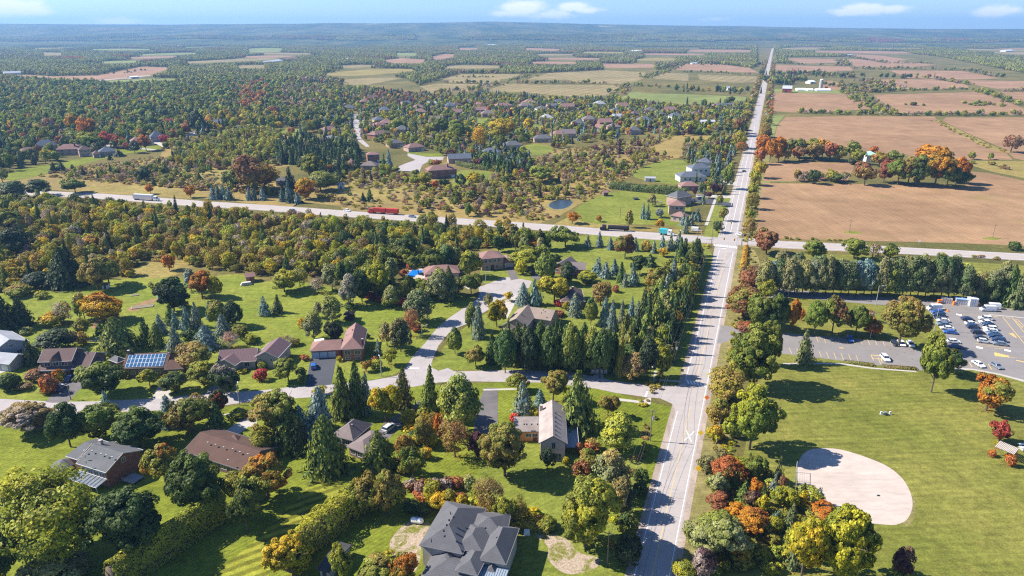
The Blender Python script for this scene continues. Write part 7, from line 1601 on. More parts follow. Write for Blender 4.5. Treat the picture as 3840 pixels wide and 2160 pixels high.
# mailboxes, site sheds behind the lot
c = V('a2', 762, 985); t = empty('mailbox', c, 'bank of grey community mailboxes on a pad under the conifer row', 'mailbox')
for i in range(4): b = MB().box(c+Vector((-2.1+i*1.4, 0, 1.0)), (1.2, .8, 1.5)).build('box', plain('mailbox_grey', (.4, .37, .38), .5, .3, .08), t); MB().box(c+Vector((-2.1+i*1.4, -.42, 1.1)), (1.0, .05, 1.1)).build('door', M_STEEL, b); MB().box(c+Vector((-2.1+i*1.4, 0, .12)), (.3, .3, .3)).build('foot', M_BLACK, t)
for k, (x0, y0, x1, y1, h, c_, l, tp) in enumerate(((385, 158, 555, 175, 2.2, (.42, .39, .38), 'low grey container between orange barrels behind the lot', None), (610, 175, 830, 195, 2.3, (.45, .45, .47), 'open bin with a blue tarpaulin behind the lot', (.25, .4, .75)), (830, 210, 960, 215, 3.2, (.72, .72, .72), 'white site hut at the back of the lot', (.8, .8, .8)))):
    a_, b_ = V('z7', x0, y0), V('z7', x1, y1); d = (b_-a_).normalized(); w = Vector((-d.y, d.x, 0)); c = lerp(a_, b_, .5)+w*1.4; L = (b_-a_).length
    t = empty('site_hut' if k == 2 else 'container', c, l, 'hut' if k == 2 else 'container'); MB().box(c+Vector((0, 0, h/2)), (L, 2.6, h), d).build('body', plain('bin_paint', c_, .7, .3, .08), t)
    if tp: MB().box(c+Vector((0, 0, h+.08)), (L*1.06, 2.9, .16), d).build('cover', plain('cover', tp, .6, .3, .15), t)
    for i in range(int(L/.8)): MB().box(c-w*1.33+d*(-L/2+.4+i*.8)+Vector((0, 0, h/2)), (.1, .06, h*.9), d).build('rib', M_STEEL, t)
for x, y, l in ((335, 160, 'first orange barrier left of the grey container'), (370, 160, 'second orange barrier touching the grey container'), (580, 185, 'orange barrier right of the grey container'), (958, 195, 'rusty barrier at the white site hut\'s right end')):
    c = V('z7', x, y); t = empty('barrier', c, l, 'barrier'); MB().box(c+Vector((0, 0, .8)), (.8, .8, 1.6)).build('body', M_ORG, t); MB().box(c+Vector((0, -.42, 1.0)), (.8, .05, .25)).build('stripe', M_MARK, t)
c = V('z7', 480, 285); t = empty('traffic_cone', c, 'orange cone pile standing alone near the white van', 'cone'); MB().tube(c, c+Vector((0, 0, 1)), .45, .1, 10).build('cone', M_ORG, t); MB().box(c+Vector((0, 0, .04)), (1.1, 1.1, .08)).build('base', M_ORG, t)
# garden beds, play things
gb = plain('bed_timber', (.5, .44, .36), .9, .2, .15)
for i, (v_, x, y, L, w_, l) in enumerate((('a0', 1250, 400, 8, 3, 'long vegetable bed with pale edging on the back lawn'), ('a0', 845, 690, 4.5, 2, 'raised bed with white edging behind the twin-gable house'), ('a0', 1180, 300, 3, 1.2, 'small earth bed on the upper back lawn'))):
    c = V(v_, x, y); d = Vector((.93, .36, 0)); t = empty('garden_bed', c, l, 'garden bed'); MB().box(c+Vector((0, 0, .14)), (L-.3, w_-.3, .26), d).build('soil', plain('bed_soil', (.19, .17, .11), .95, .1, .3, 1), t); n_ = Vector((-d.y, d.x, 0)).normalized(); d = d.normalized()
    for o_, s_, dd in ((n_*w_/2, L, d), (-n_*w_/2, L, d), (d*L/2, w_, n_), (-d*L/2, w_, n_)): MB().box(c+o_+Vector((0, 0, .17)), (s_, .14, .34), dd).build('edging', gb, t)
q = V('m1', 2220, 700); t = empty('trampoline', q, 'dark round trampoline on the mown lawn beyond the highway', 'trampoline'); MB().tube(q+Vector((0, 0, .85)), q+Vector((0, 0, .95)), 2.2, n=16).build('mat', M_BLACK, t); [MB().tube(q+Vector((math.cos(a)*2.1, math.sin(a)*2.1, 0)), q+Vector((math.cos(a)*2.1, math.sin(a)*2.1, .9)), .06, n=5).build('leg', M_STEEL, t) for a in (0, 1.57, 3.14, 4.71)]
q = V('m1', 2400, 740); t = empty('play_frame', q, 'grey play frame with red slide near the brick house lawn', 'play frame'); [MB().tube(q+Vector((x, y, 0)), q+Vector((x*.8, y*.8, 3)), .1, n=5).build('post', M_STEEL, t) for x in (-1.6, 1.6) for y in (-1.2, 1.2)]; MB().box(q+Vector((0, 0, 2.0)), (3, 2.2, .15)).build('deck', M_WOODP, t); MB().add([q+Vector(p) for p in ((1.5, -.5, 2), (1.5, .5, 2), (4, .5, .1), (4, -.5, .1))], [(0, 1, 2, 3), (3, 2, 1, 0)]).build('slide', M_TR, t)
q = V('m0', 1860, 1345); t = empty('wood_pile', q, 'pale pile of boards covered with sheeting by the brick shed', 'pile'); [MB().box(q+Vector((0, 0, .25+.45*k)), (5-.6*k, 2.2-.3*k, .4), (.9, .4, 0)).build('board_stack', plain('pale_boards', (.5, .47, .43), .8, .2, .15, 2), t) for k in range(3)]
q = V('a0', 1395, 325); simple('water_butt', 'barrel', 'blue-white rain barrel at the foot of the blackish round tree', q, [('barrel', MB().tube(q, q+Vector((0, 0, 1.6)), .6, n=10), plain('barrel_blue', (.3, .4, .6))), ('lid', MB().tube(q+Vector((0, 0, 1.6)), q+Vector((0, 0, 1.75)), .65, n=10), M_WHITE)])
q = V('b2', 130, 1085); simple('utility_box', 'utility box', 'white utility box on the lawn right of the newest house', q, [('cabinet', MB().box(q+Vector((0, 0, .6)), (1.3, .9, 1.1)), M_WHITE), ('base', MB().box(q+Vector((0, 0, .05)), (1.6, 1.2, .1)), M_CONC)])
# ------------------------------------------------------------------ woods, scrub, hedgerows
def to_px(X, Y):
    d = Y*CP+HC*SP; return 1920+FPX*X/d, 1080+FPX*(HC*CP-Y*SP)/d
TA = np.array(TREES); FA = np.array([(c.x, c.y, r) for c, r in FOOT])
OPEN = [o for o in bpy.data.objects if o.type == 'MESH' and o.parent is None and o.name.split('.')[0] in ('lawn', 'mown_lawn', 'street', 'driveway', 'path', 'parking_lot', 'infield', 'pond_water', 'dirt_patch', 'verge')]
OPENP = [[v.co for v in o.data.vertices] for o in OPEN]
def near_any(X, Y, A, k=1.0, add=0.0):
    m = np.zeros(len(X), bool)
    for x, y, r in A: m |= (X-x)**2+(Y-y)**2 < (r*k+add)**2
    return m
def candidates(polys, spacing, seed, fields=True, opens=True, foot=True, trees=.8, tall=0, hw_k=1.0):
    g = np.random.default_rng(seed); XS, YS = [], []
    for pts in polys:
        x0, x1 = min(p.x for p in pts), max(p.x for p in pts); y0, y1 = min(p.y for p in pts), max(p.y for p in pts)
        nx, ny = int((x1-x0)/spacing)+1, int((y1-y0)/spacing)+1
        gx, gy = np.meshgrid(np.arange(nx), np.arange(ny)); X = x0+(gx.ravel()+g.uniform(.05, .95, nx*ny))*spacing; Y = y0+(gy.ravel()+g.uniform(.05, .95, nx*ny))*spacing
        k = inside_np(pts, X, Y); XS.append(X[k]); YS.append(Y[k])
    X, Y = np.concatenate(XS), np.concatenate(YS); ax = np.abs(X)/np.maximum(Y+60, 1); k = ax < .86; X, Y = X[k], Y[k]
    bad = np.zeros(len(X), bool)
    if fields:
        for f in FIELDS: bad |= inside_np(f, X, Y)
        if tall:      # clearings reach as far in front of a field as trees of this height would stand across it
            k = HC/(HC-tall); k2 = HC/(HC-tall*.5)
            for f in FIELDS:
                if min(p.y for p in f) > 600: bad |= inside_np(f, X*k, Y*k) | inside_np(f, X*k2, Y*k2)
    if opens:
        for f in OPENP: bad |= inside_np(f, X, Y)
    rel = (X-RC.x)*RE.x+(Y-RC.y)*RE.y; bad |= np.abs(rel) < 10
    for a, b in zip(HW, HW[1:]):
        d = b-a; L2 = d.length_squared
        for k, w in ((1, 13), (hw_k, 11), ((1+hw_k)/2, 11)):
            t = np.clip(((X*k-a.x)*d.x+(Y*k-a.y)*d.y)/L2, 0, 1); bad |= ((X*k-a.x-t*d.x)**2+(Y*k-a.y-t*d.y)**2 < w**2) & (g.random(len(X)) < (1 if k == 1 else np.where((X/np.maximum(Y, 1) > -.13) & (X/np.maximum(Y, 1) < 0), .25, .9)))
    X, Y = X[~bad], Y[~bad]
    if foot: k = ~near_any(X, Y, FA, .95, 2.0); X, Y = X[k], Y[k]
    if trees: k = ~near_any(X, Y, TA, trees); X, Y = X[k], Y[k]
    return X, Y, g
STUFF_COL = bpy.data.collections.new('tree_kinds'); STUFF_IDX = {}
def stuff_proto(key):
    """prototypes that the far woods are made of; never linked to the scene themselves"""
    if key not in STUFF_IDX:
        i = len(STUFF_IDX); k, v, l = key; me = PROTO[(k, l)][v]; o = bpy.data.objects.new('kind_%03d' % i, me); STUFF_COL.objects.link(o); STUFF_IDX[key] = i
    return STUFF_IDX[key]
def stuff_nodes():
    ng = bpy.data.node_groups.new('scatter', 'GeometryNodeTree'); ng.interface.new_socket('Geometry', in_out='INPUT', socket_type='NodeSocketGeometry'); ng.interface.new_socket('Geometry', in_out='OUTPUT', socket_type='NodeSocketGeometry')
    N, L = ng.nodes, ng.links.new; gi, go = N.new('NodeGroupInput'), N.new('NodeGroupOutput'); iop = N.new('GeometryNodeInstanceOnPoints'); ci = N.new('GeometryNodeCollectionInfo')
    ci.inputs['Collection'].default_value = STUFF_COL; ci.inputs['Separate Children'].default_value = True; ci.inputs['Reset Children'].default_value = True
    def na(name, t): n = N.new('GeometryNodeInputNamedAttribute'); n.data_type = t; n.inputs[0].default_value = name; return n.outputs[0]
    L(gi.outputs[0], iop.inputs['Points']); L(ci.outputs[0], iop.inputs['Instance']); iop.inputs['Pick Instance'].default_value = True
    L(na('proto', 'INT'), iop.inputs['Instance Index']); L(na('rot', 'FLOAT_VECTOR'), iop.inputs['Rotation']); L(na('siz', 'FLOAT_VECTOR'), iop.inputs['Scale']); L(iop.outputs[0], go.inputs[0]); return ng
SN = stuff_nodes()
def add_stuff(name, rows):
    """rows: (x, y, z, sx, sy, sz, rot, proto, colour3, tip3)"""
    if not rows: return
    A = np.array(rows, float); n = len(A); me = bpy.data.meshes.new(name); me.vertices.add(n); me.vertices.foreach_set('co', A[:, :3].astype(np.float32).ravel())
    def at_(nm, t, d, f='value'): a = me.attributes.new(nm, t, 'POINT'); a.data.foreach_set(f, d.ravel())
    at_('siz', 'FLOAT_VECTOR', A[:, 3:6].astype(np.float32), 'vector'); r = np.zeros((n, 3), np.float32); r[:, 2] = A[:, 6]; at_('rot', 'FLOAT_VECTOR', r, 'vector'); at_('proto', 'INT', A[:, 7].astype(np.int32))
    o4 = np.ones((n, 1)); at_('color', 'FLOAT_COLOR', np.hstack([A[:, 8:11], o4]).astype(np.float32), 'color'); at_('tip', 'FLOAT_COLOR', np.hstack([A[:, 11:14], o4]).astype(np.float32), 'color')
    o = bpy.data.objects.new(name, me); COL.objects.link(o); md = o.modifiers.new('scatter', 'NODES'); md.node_group = SN; o['kind'] = 'stuff'; return o
def stuff_row(g, x, y, kind, r, H, c1, c2, lod):
    if kind == 'B': kind = 'S'
    v = g.integers(len(PROTO[(kind, lod)])); con = kind == 'S'; hc = 0 if con else H*.5 if kind == 'H' else H*.53; a = H if con else H*.55 if kind == 'H' else H*.49
    j = g.uniform(.72, 1.28)*g.uniform(.9, 1.1, 3); a1 = np.array(PAL[c1][0])*j; a2 = np.array(PAL[c2][0])*j if c2 else a1*np.array((1.4, 1.25, .9))
    return (x, y, hc, r, r, a, g.uniform(0, 6.28), stuff_proto((kind, int(v), lod)), *a1, *a2)
BUDGET = {'M': 30, 'W': 60, 'Y': 60, 'S': 90, 'P': 40, 'C': 80, 'H': 60}
def pick(g, mix):
    w = np.array([m[0] for m in mix], float); return mix[g.choice(len(mix), p=w/w.sum())][1:]
def scatter(name, polys, spacing, mix, seed, where=None, maxlod=1, patches=(), clumpy=0.0, density=1.0, stands=False, **kw):
    """mix: (weight, kind, colours, radius range, height range); the nearest become trees of their own, the others one wood"""
    X, Y, g = candidates(polys, spacing, seed, **kw); order = np.argsort(X*X+Y*Y); rows = []; ux, uy = to_px(X, Y)
    nz = field3(np.stack([X*.02, Y*.02, X*0], 1), np.random.default_rng(seed+3), 1.5); st_ = field3(np.stack([X*.007, Y*.007, X*0], 1), np.random.default_rng(seed+4), 1.5)
    for i in order:
        if density < 1 and g.random() > density: continue
        if clumpy and nz[i] < clumpy*2-1+g.normal(0, .15): continue
        kind, cols, rr, hh = pick(g, mix); c = cols[g.integers(len(cols))].split('/')
        for cx, cy, wx, wy, pc, pr in patches:
            if ((ux[i]-cx)/wx)**2+((uy[i]-cy)/wy)**2 < 1+g.normal(0, .25) and g.random() < pr and kind not in 'SB': c = pc[g.integers(len(pc))].split('/')
        if stands and kind not in 'SB':
            if st_[i] > -.08: c = ('og/pg', 'yg/og', 'og/yg', 'pg/og', 'yg/pg')[g.integers(5)].split('/')
            elif st_[i] < -.42 and g.random() < .6: c = ('ob/rb', 'br/gr', 'og/ob')[g.integers(3)].split('/')
        elif stands and st_[i] > .2 and g.random() < .7: continue
        r, H = g.uniform(*rr), g.uniform(*hh); dist = math.hypot(math.hypot(X[i], Y[i]), HC)
        if where and BUDGET.get(kind, 0) > 0:
            BUDGET[kind] -= 1; nm, kw_, cat = KW[kind]; cw = PAL[c[0]][1]
            place(kind, Vector((X[i], Y[i], 0)), r, H, c[0], c[1] if len(c) > 1 else None, f'{cw} {kw_} {where}', f'{cat}s {where}', lod=1); continue
        lod = min(maxlod, 1 if 2*r/dist*FPX > 24 else 0); rows.append(stuff_row(g, X[i], Y[i], kind, r, H, c[0], c[1] if len(c) > 1 else None, lod))
    return add_stuff(name, rows)
# --- the wood between the back lawns and the highway
WOOD1 = P('m0', '-400,640 0,690 620,640 700,700 1150,745 1500,765 2100,795 2576,835 m1 600,885 1180,890 1560,925 1700,960 1640,1060 1540,1010 1270,1030 1200,1080 1040,1090 1010,1060 920,1130 880,1220 600,1225 430,1215 200,1250 0,1300 m0 2560,1290 2300,1290 2050,1270 1950,1270 1750,1250 1450,1210 1440,1150 1100,1150 1010,1210 990,1290 720,1300 430,1335 0,1400 -400,1440')
PW1 = [(1000, 850, 260, 60, ('ob/br', 'gr/br', 'ob/rb', 'og/ob'), .3), (1150, 960, 180, 90, ('ob/gr', 'ob/br', 'gr/ob', 'og/yg', 'yg/og'), .55), (200, 900, 200, 70, ('gr/ob', 'og/ob'), .5), (700, 780, 300, 40, ('yg/y', 'y/og', 'og/yg'), .5), (1500, 900, 250, 60, ('og/dg', 'dg', 'og/yg'), .7), (300, 760, 250, 40, ('og/yg', 'dg/og'), .6)]
scatter('woodland', [WOOD1], 6.9, [(4, 'M', ('og/yg', 'yg/og', 'yg/ob', 'ob/yg', 'ob/y', 'og/yg', 'yg/y', 'yg/y'), (2.6, 4.6), (6, 10)), (4, 'W', ('yg/og', 'ob/yg', 'ob/br', 'yg/y', 'ob/og', 'ob/yg'), (2.2, 4.2), (6, 10)), (1.0, 'Y', ('gr/ob', 'ob/br', 'ob/gr', 'yg/gr'), (2, 3.8), (6, 10)), (1.0, 'S', ('sp/og', 'dp', 'sp'), (1.6, 2.6), (8, 14)), (1.4, 'C', ('og/yg', 'sp/og', 'yg/og'), (1.2, 2.1), (6, 11)), (1.6, 'H', ('yg/y', 'og/yg', 'ob', 'y/yg'), (1.5, 2.8), (2, 4.5))], 11, 'in the mixed wood between back lawns and highway', patches=PW1, hw_k=1.05)
scatter('undergrowth', [WOOD1], 4.2, [(4, 'H', ('og/yg', 'ob/og', 'yg/og', 'ob/br', 'og'), (1.2, 2.6), (1.2, 3.2)), (1, 'W', ('ob/og', 'og/yg'), (1.2, 2.2), (3, 6))], 12, None, trees=.45, hw_k=1.02)
# --- marsh and scrub beyond the highway
SCRUB = P('m0', '-400,470 100,540 640,450 1200,380 1250,290 1500,230 1900,160 2250,220 2350,330 2050,470 2150,640 2576,740 m1 0,760 560,838 1150,872 1480,890 1640,830 1780,750 2030,630 2180,520 2300,430 2576,380 m2 0,270 250,240 480,180 460,330 250,330 m1 2576,400 2400,370 2300,320 2576,200 2000,290 1600,330 1400,420 1150,470 850,560 500,520 400,480 100,500 m0 2300,700')
MS = [(5, 'H', ('og/ob', 'ob/og', 'yg/og', 'og/dg', 'ob/br', 'og/yg'), (1.4, 3.4), (1.5, 4)), (2, 'W', ('og/pg', 'yg/og', 'og/ob', 'ob/gr'), (1.6, 3.4), (4, 8)), (1, 'M', ('og', 'og/dg', 'g/og'), (2, 4.2), (5, 9)), (.8, 'S', ('sp/bl', 'sp', 'dp'), (1.2, 2.2), (4, 9)), (.8, 'C', ('og/yg', 'sp/og'), (1, 1.8), (4, 8)), (.8, 'Y', ('gr/rb', 'gr/pu', 'rb/br'), (1.6, 3), (3, 7))]
BUDGET.update(H=110, W=70, C=60, S=40, M=0, Y=30)
scatter('scrub', [SCRUB], 8.5, MS, 21, 'in the marshy scrub beyond the highway', clumpy=.46, opens=True, patches=[(1800, 800, 300, 60, ('rb/br', 'pu/br', 'gr/pu'), .35), (900, 540, 300, 60, ('og/yg', 'yg/og'), .6), (2300, 560, 200, 40, ('ob/br', 'pu/br'), .5)])
scatter('undergrowth', [SCRUB], 4.4, [(4, 'H', ('ob/br', 'og/ob', 'ob/yg', 'og/yg', 'br/pu', 'br/rb', 'yg/ob'), (.8, 2.1), (.7, 2.0)), (1, 'Y', ('gr/ob', 'br/gr'), (1, 2), (1.5, 3.5))], 23, None, clumpy=.4, trees=.3)
WSTRIP = P('m0', '1230,420 1500,300 1900,170 2150,230 2150,330 1850,480 1500,470')
scatter('woodland', [WSTRIP], 7.5, [(4, 'W', ('yg/og', 'og/yg', 'og/pg', 'ob/yg'), (2.2, 3.8), (6, 11)), (2, 'M', ('og/yg', 'og', 'yg/og'), (2.6, 4.2), (6, 10)), (.6, 'S', ('dp', 'sp'), (1.5, 2.4), (7, 12)), (.8, 'Y', ('gr/ob', 'rb/gr'), (2, 3), (5, 8))], 24)
# dark conifer block left of the far court
scatter('woodland', [P('m0', '2080,340 2300,260 2576,300 m1 130,330 120,470 60,500 m0 2576,560 2420,600 2280,470 2100,430')], 6.0, [(5, 'S', ('dp', 'sp', 'dp/sp'), (3.0, 4.4), (9, 13)), (1, 'P', ('sp/og', 'pi'), (3, 4), (8, 12)), (1, 'M', ('gr/ob', 'og/dg'), (2.5, 3.5), (7, 10))], 25, maxlod=1)
scatter('shrubs', [P('m1', '860,400 1100,380 1420,400 1450,500 1250,520 1050,470 870,430')], 6.0, [(3, 'C', ('dg/sp', 'sp/og', 'dg'), (2, 2.8), (7, 11)), (2, 'S', ('sp', 'dp', 'bl'), (2.4, 3.4), (7, 11)), (1, 'M', ('og', 'rb/og', 'pu'), (2.4, 3.6), (6, 9))], 26)
# --- dense gardens of the far residential blocks
RESL = P('t0', '-300,600 0,590 320,620 760,640 860,660 1330,640 1480,610 2100,610 2576,720 m0 2576,150 2250,230 1880,150 1500,220 1250,280 900,370 640,380 430,415 0,520 -300,560')
RES_MIX = [(5, 'M', ('dg/g', 'dg/og', 'og/g', 'g/og', 'og/yg', 'g', 'g/yg'), (3.4, 5.6), (9, 15)), (1.3, 'S', ('dp', 'sp', 'bl', 'dp/sp'), (2.2, 3.2), (9, 14)), (1, 'P', ('pi', 'sp/pi'), (2.6, 3.8), (9, 14)), (.7, 'M', ('o/rb', 'rb/o', 'r/rb', 'oy/og', 'y/og', 'ob/rb'), (3, 4.6), (8, 12)), (.8, 'W', ('og/pg', 'g/yg', 'ob'), (3, 5), (9, 14))]
BUDGET.update(M=0, S=10, P=40, W=20)
scatter('woodland', [RESL], 10.0, RES_MIX, 31, 'in the dense far gardens at the left', patches=[(950, 370, 60, 60, ('o/rb', 'rb/o', 'ob/rb', 'oy/og'), .6), (1130, 380, 90, 50, ('gr/ob', 'ob/br', 'ob/gr', 'og/pg'), .6), (900, 470, 150, 50, ('yg/og', 'yg/y', 'og/yg'), .6), (500, 320, 200, 30, ('g/og', 'og/g'), .4)], density=.92)
RESC = P('t1', '-200,660 0,640 330,690 560,720 1060,700 1400,720 1760,745 2010,735 2080,750 2576,800 t2 200,800 470,790 520,830 500,930 440,1000 t1 2576,1030 m1 2300,200 2000,260 1600,320 1380,360 1200,340 1050,400 780,370 600,370 400,330 160,250 0,260 m0 2400,230 t1 -200,900')
scatter('woodland', [RESC], 9.6, [(4, 'M', ('g/og', 'og/yg', 'g/yg', 'yg/g', 'og/yg', 'dg/og'), (2.4, 4.2), (5.5, 9)), (2.4, 'S', ('sp/bl', 'bl', 'sp/og', 'sp/bl', 'dp'), (2.1, 3.2), (6.5, 10.5)), (.7, 'M', ('y/og', 'o/rb', 'rb/og', 'pu', 'yg/y', 'oy/y'), (2.4, 4), (6, 10)), (.8, 'W', ('og/yg', 'yg/og', 'og/pg'), (2.6, 4.2), (7, 12)), (.7, 'Y', ('gr/rb', 'rb/gr'), (2.2, 3.6), (6, 9)), (.8, 'H', ('og', 'rb', 'yg'), (1.5, 2.5), (2, 3.5))], 32, None, patches=[(1500, 370, 130, 30, ('rb/br', 'ob/rb', 'br/rb', 'o/rb'), .6)], tall=7)
RESR = P('m1', '2460,440 2576,400 m2 0,370 240,330 430,170 500,160 470,330 410,480 370,620 340,700 300,900 60,640 0,620')
scatter('shrubs', [RESR], 7.4, [(3, 'S', ('bl', 'sp', 'bl/pg', 'sp/og'), (1.6, 2.6), (6, 11)), (3, 'M', ('og/yg', 'og', 'dg/og', 'pu'), (2.2, 3.6), (5, 9)), (2, 'H', ('og', 'yg', 'rb'), (1.3, 2.2), (1.5, 3))], 33, None)
# --- woods and copses farther out
def far_fields():
    g = random.Random(99); mats = [S_PINK, S_TAN, S_GRN, S_TAN, S_PINK, G_MEADOW]; n = 0; tries = 0
    while n < 46 and tries < 3000:
        tries += 1; Y = g.uniform(1500, 5600); X = g.uniform(-.8, .8)*Y; w, d = g.uniform(110, 330)*(.6+Y/4000), g.uniform(130, 380)*(.6+Y/3500); a = R(-19.3)
        pts = [Vector((X, Y, 0))+RE*(x*w*g.uniform(.8, 1.1))+RD*(y*d*g.uniform(.8, 1.1)) for x, y in ((-.5, -.5), (.5, -.5), (.5, .5), (-.5, .5))]; c = sum(pts, Vector())/4; rel = abs((c-RC).dot(RE))
        if rel < w*.6+20 or Y < 1900 and X > 0: continue
        if any((c-q).length < (w+d)*.42+q2 for q, q2 in FC): continue
        FC.append((c, (w+d)*.25)); FIELDS.append(pts); sheet('field', pts, 2, mats[g.randrange(6)], 1); n += 1
FC = [(sum(f, Vector())/len(f), max((p-sum(f, Vector())/len(f)).length for p in f)*.8) for f in FIELDS if min(p.y for p in f) > 900]
far_fields()
FARP = [P('t0', '-900,590 0,565 320,605 740,600 860,655 1330,630 1480,605 2100,605 2576,640 t1 0,640 470,590 590,650 740,600 900,555 1400,560 1560,550 2000,528 2290,543 2440,520 2576,530 t2 0,540 100,560 430,550 560,500 560,330 t1 2576,320 1900,330 1000,330 0,330 t0 2000,330 1000,330 0,330 -900,330')]
def far_mix(tone): return tone
FPATCH = [(380, 222, 150, 10, ('o/rb', 'co/rb', 'o'), .9), (650, 185, 210, 12, ('rb/o', 'rb/br', 'co/rb'), .6), (560, 232, 25, 12, ('co/rb', 'r/rb'), .9), (1100, 160, 130, 12, ('br/rb', 'ob/rb'), .35), (1680, 190, 60, 12, ('o/rb', 'rb'), .6), (2150, 190, 160, 10, ('rb/br', 'r/rb', 'rb'), .5), (2460, 195, 80, 8, ('r/rb', 'rb'), .6), (1250, 320, 330, 25, ('br/gr', 'og/gr', 'gr/ob'), .4), (2050, 240, 250, 14, ('rb/og', 'ob/rb', 'dg'), .45), (2700, 180, 160, 12, ('rb/br', 'dp'), .4), (3300, 162, 80, 6, ('rb/r', 'rb/br'), .6), (3580, 160, 50, 5, ('rb/r', 'rb/br'), .6), (1450, 235, 40, 14, ('o/rb', 'rb'), .6)]
FMIX = [(4, 'M', ('og', 'og/dg', 'g/og', 'og/pg', 'pi', 'og/yg'), (3, 5), (8, 13)), (2.5, 'W', ('og/pg', 'pg/og', 'og/yg', 'pi/og'), (2.4, 4), (8, 13)), (.5, 'S', ('sp', 'dp', 'pi'), (2, 3), (8, 13)), (.6, 'M', ('rb/og', 'ob/rb', 'o/rb', 'br'), (3, 4.6), (8, 12)), (.9, 'Y', ('gr/ob', 'br/gr'), (2.2, 3.6), (6, 10))]
scatter('woodland', FARP, 9.5, FMIX, 41, None, maxlod=0, patches=FPATCH, trees=0, tall=11, stands=True)
FARR = [P('t2', '700,320 900,310 1300,330 1900,420 2300,500 2600,560 3000,640 3000,420 2600,360 1800,310')]
scatter('woodland', FARR, 9.5, [(4, 'M', ('og', 'og/pi', 'pi/og', 'og/dg', 'ob/og'), (3, 4.6), (7, 11)), (3, 'W', ('og/pi', 'pi', 'og/ob'), (2.4, 4), (7, 11)), (1, 'S', ('sp', 'dp'), (1.8, 2.8), (8, 13)), (1, 'Y', ('gr/ob', 'br/gr'), (2.2, 3.4), (6, 9))], 42, None, maxlod=0, patches=FPATCH, trees=0, tall=11, stands=True)
scatter('woodland', [P('t2', '690,432 690,335 800,300 1100,292 1500,292 1960,320 1960,430 1700,405 1290,405 1230,430 1000,432'), P('t2', '690,480 690,440 760,440 880,480')], 10.5, FMIX, 43, None, maxlod=0, patches=FPATCH, trees=0, tall=9, stands=True)
# copses and hedgerows between the fields
def hedgerow(view, s, sp, width, mix, seed, name='hedgerow'):
    g = np.random.default_rng(seed); pts = P(view, s); rows = []
    for a, b in zip(pts, pts[1:]):
        L = (b-a).length; n = max(1, int(L/sp)); u = (b-a)/L; w = Vector((-u.y, u.x, 0))
        for i in range(n):
            p = a+u*(L*(i+g.random())/n)+w*g.normal(0, width/2); kind, cols, rr, hh = pick(g, mix); c = cols[g.integers(len(cols))].split('/'); r = g.uniform(*rr); d = p.length
            rows.append(stuff_row(g, p.x, p.y, kind, r, g.uniform(*hh), c[0], c[1] if len(c) > 1 else None, 1 if 2*r/d*FPX > 22 else 0))
    return add_stuff(name, rows)
HG = [(4, 'H', ('og/yg', 'og/ob', 'g/og', 'og'), (2, 3.6), (2.5, 5)), (2, 'M', ('og', 'og/yg', 'dg/og'), (2.4, 4), (5, 9)), (1, 'Y', ('gr/ob', 'br/gr'), (2, 3.4), (4, 7))]
HB = [(3, 'Y', ('br/gr', 'gr/rb', 'gr/ob'), (2.5, 4), (5, 8)), (3, 'M', ('og', 'ob/og', 'dg/og'), (3, 5), (6, 11)), (2, 'H', ('og/ob', 'ob'), (2, 3.6), (3, 5))]
HD = [(4, 'M', ('dg', 'og', 'dg/og', 'rb/og'), (3.5, 5.5), (9, 14)), (2, 'S', ('sp', 'dp'), (2, 3), (9, 14)), (2, 'H', ('og', 'ob'), (2.5, 4), (3, 6))]
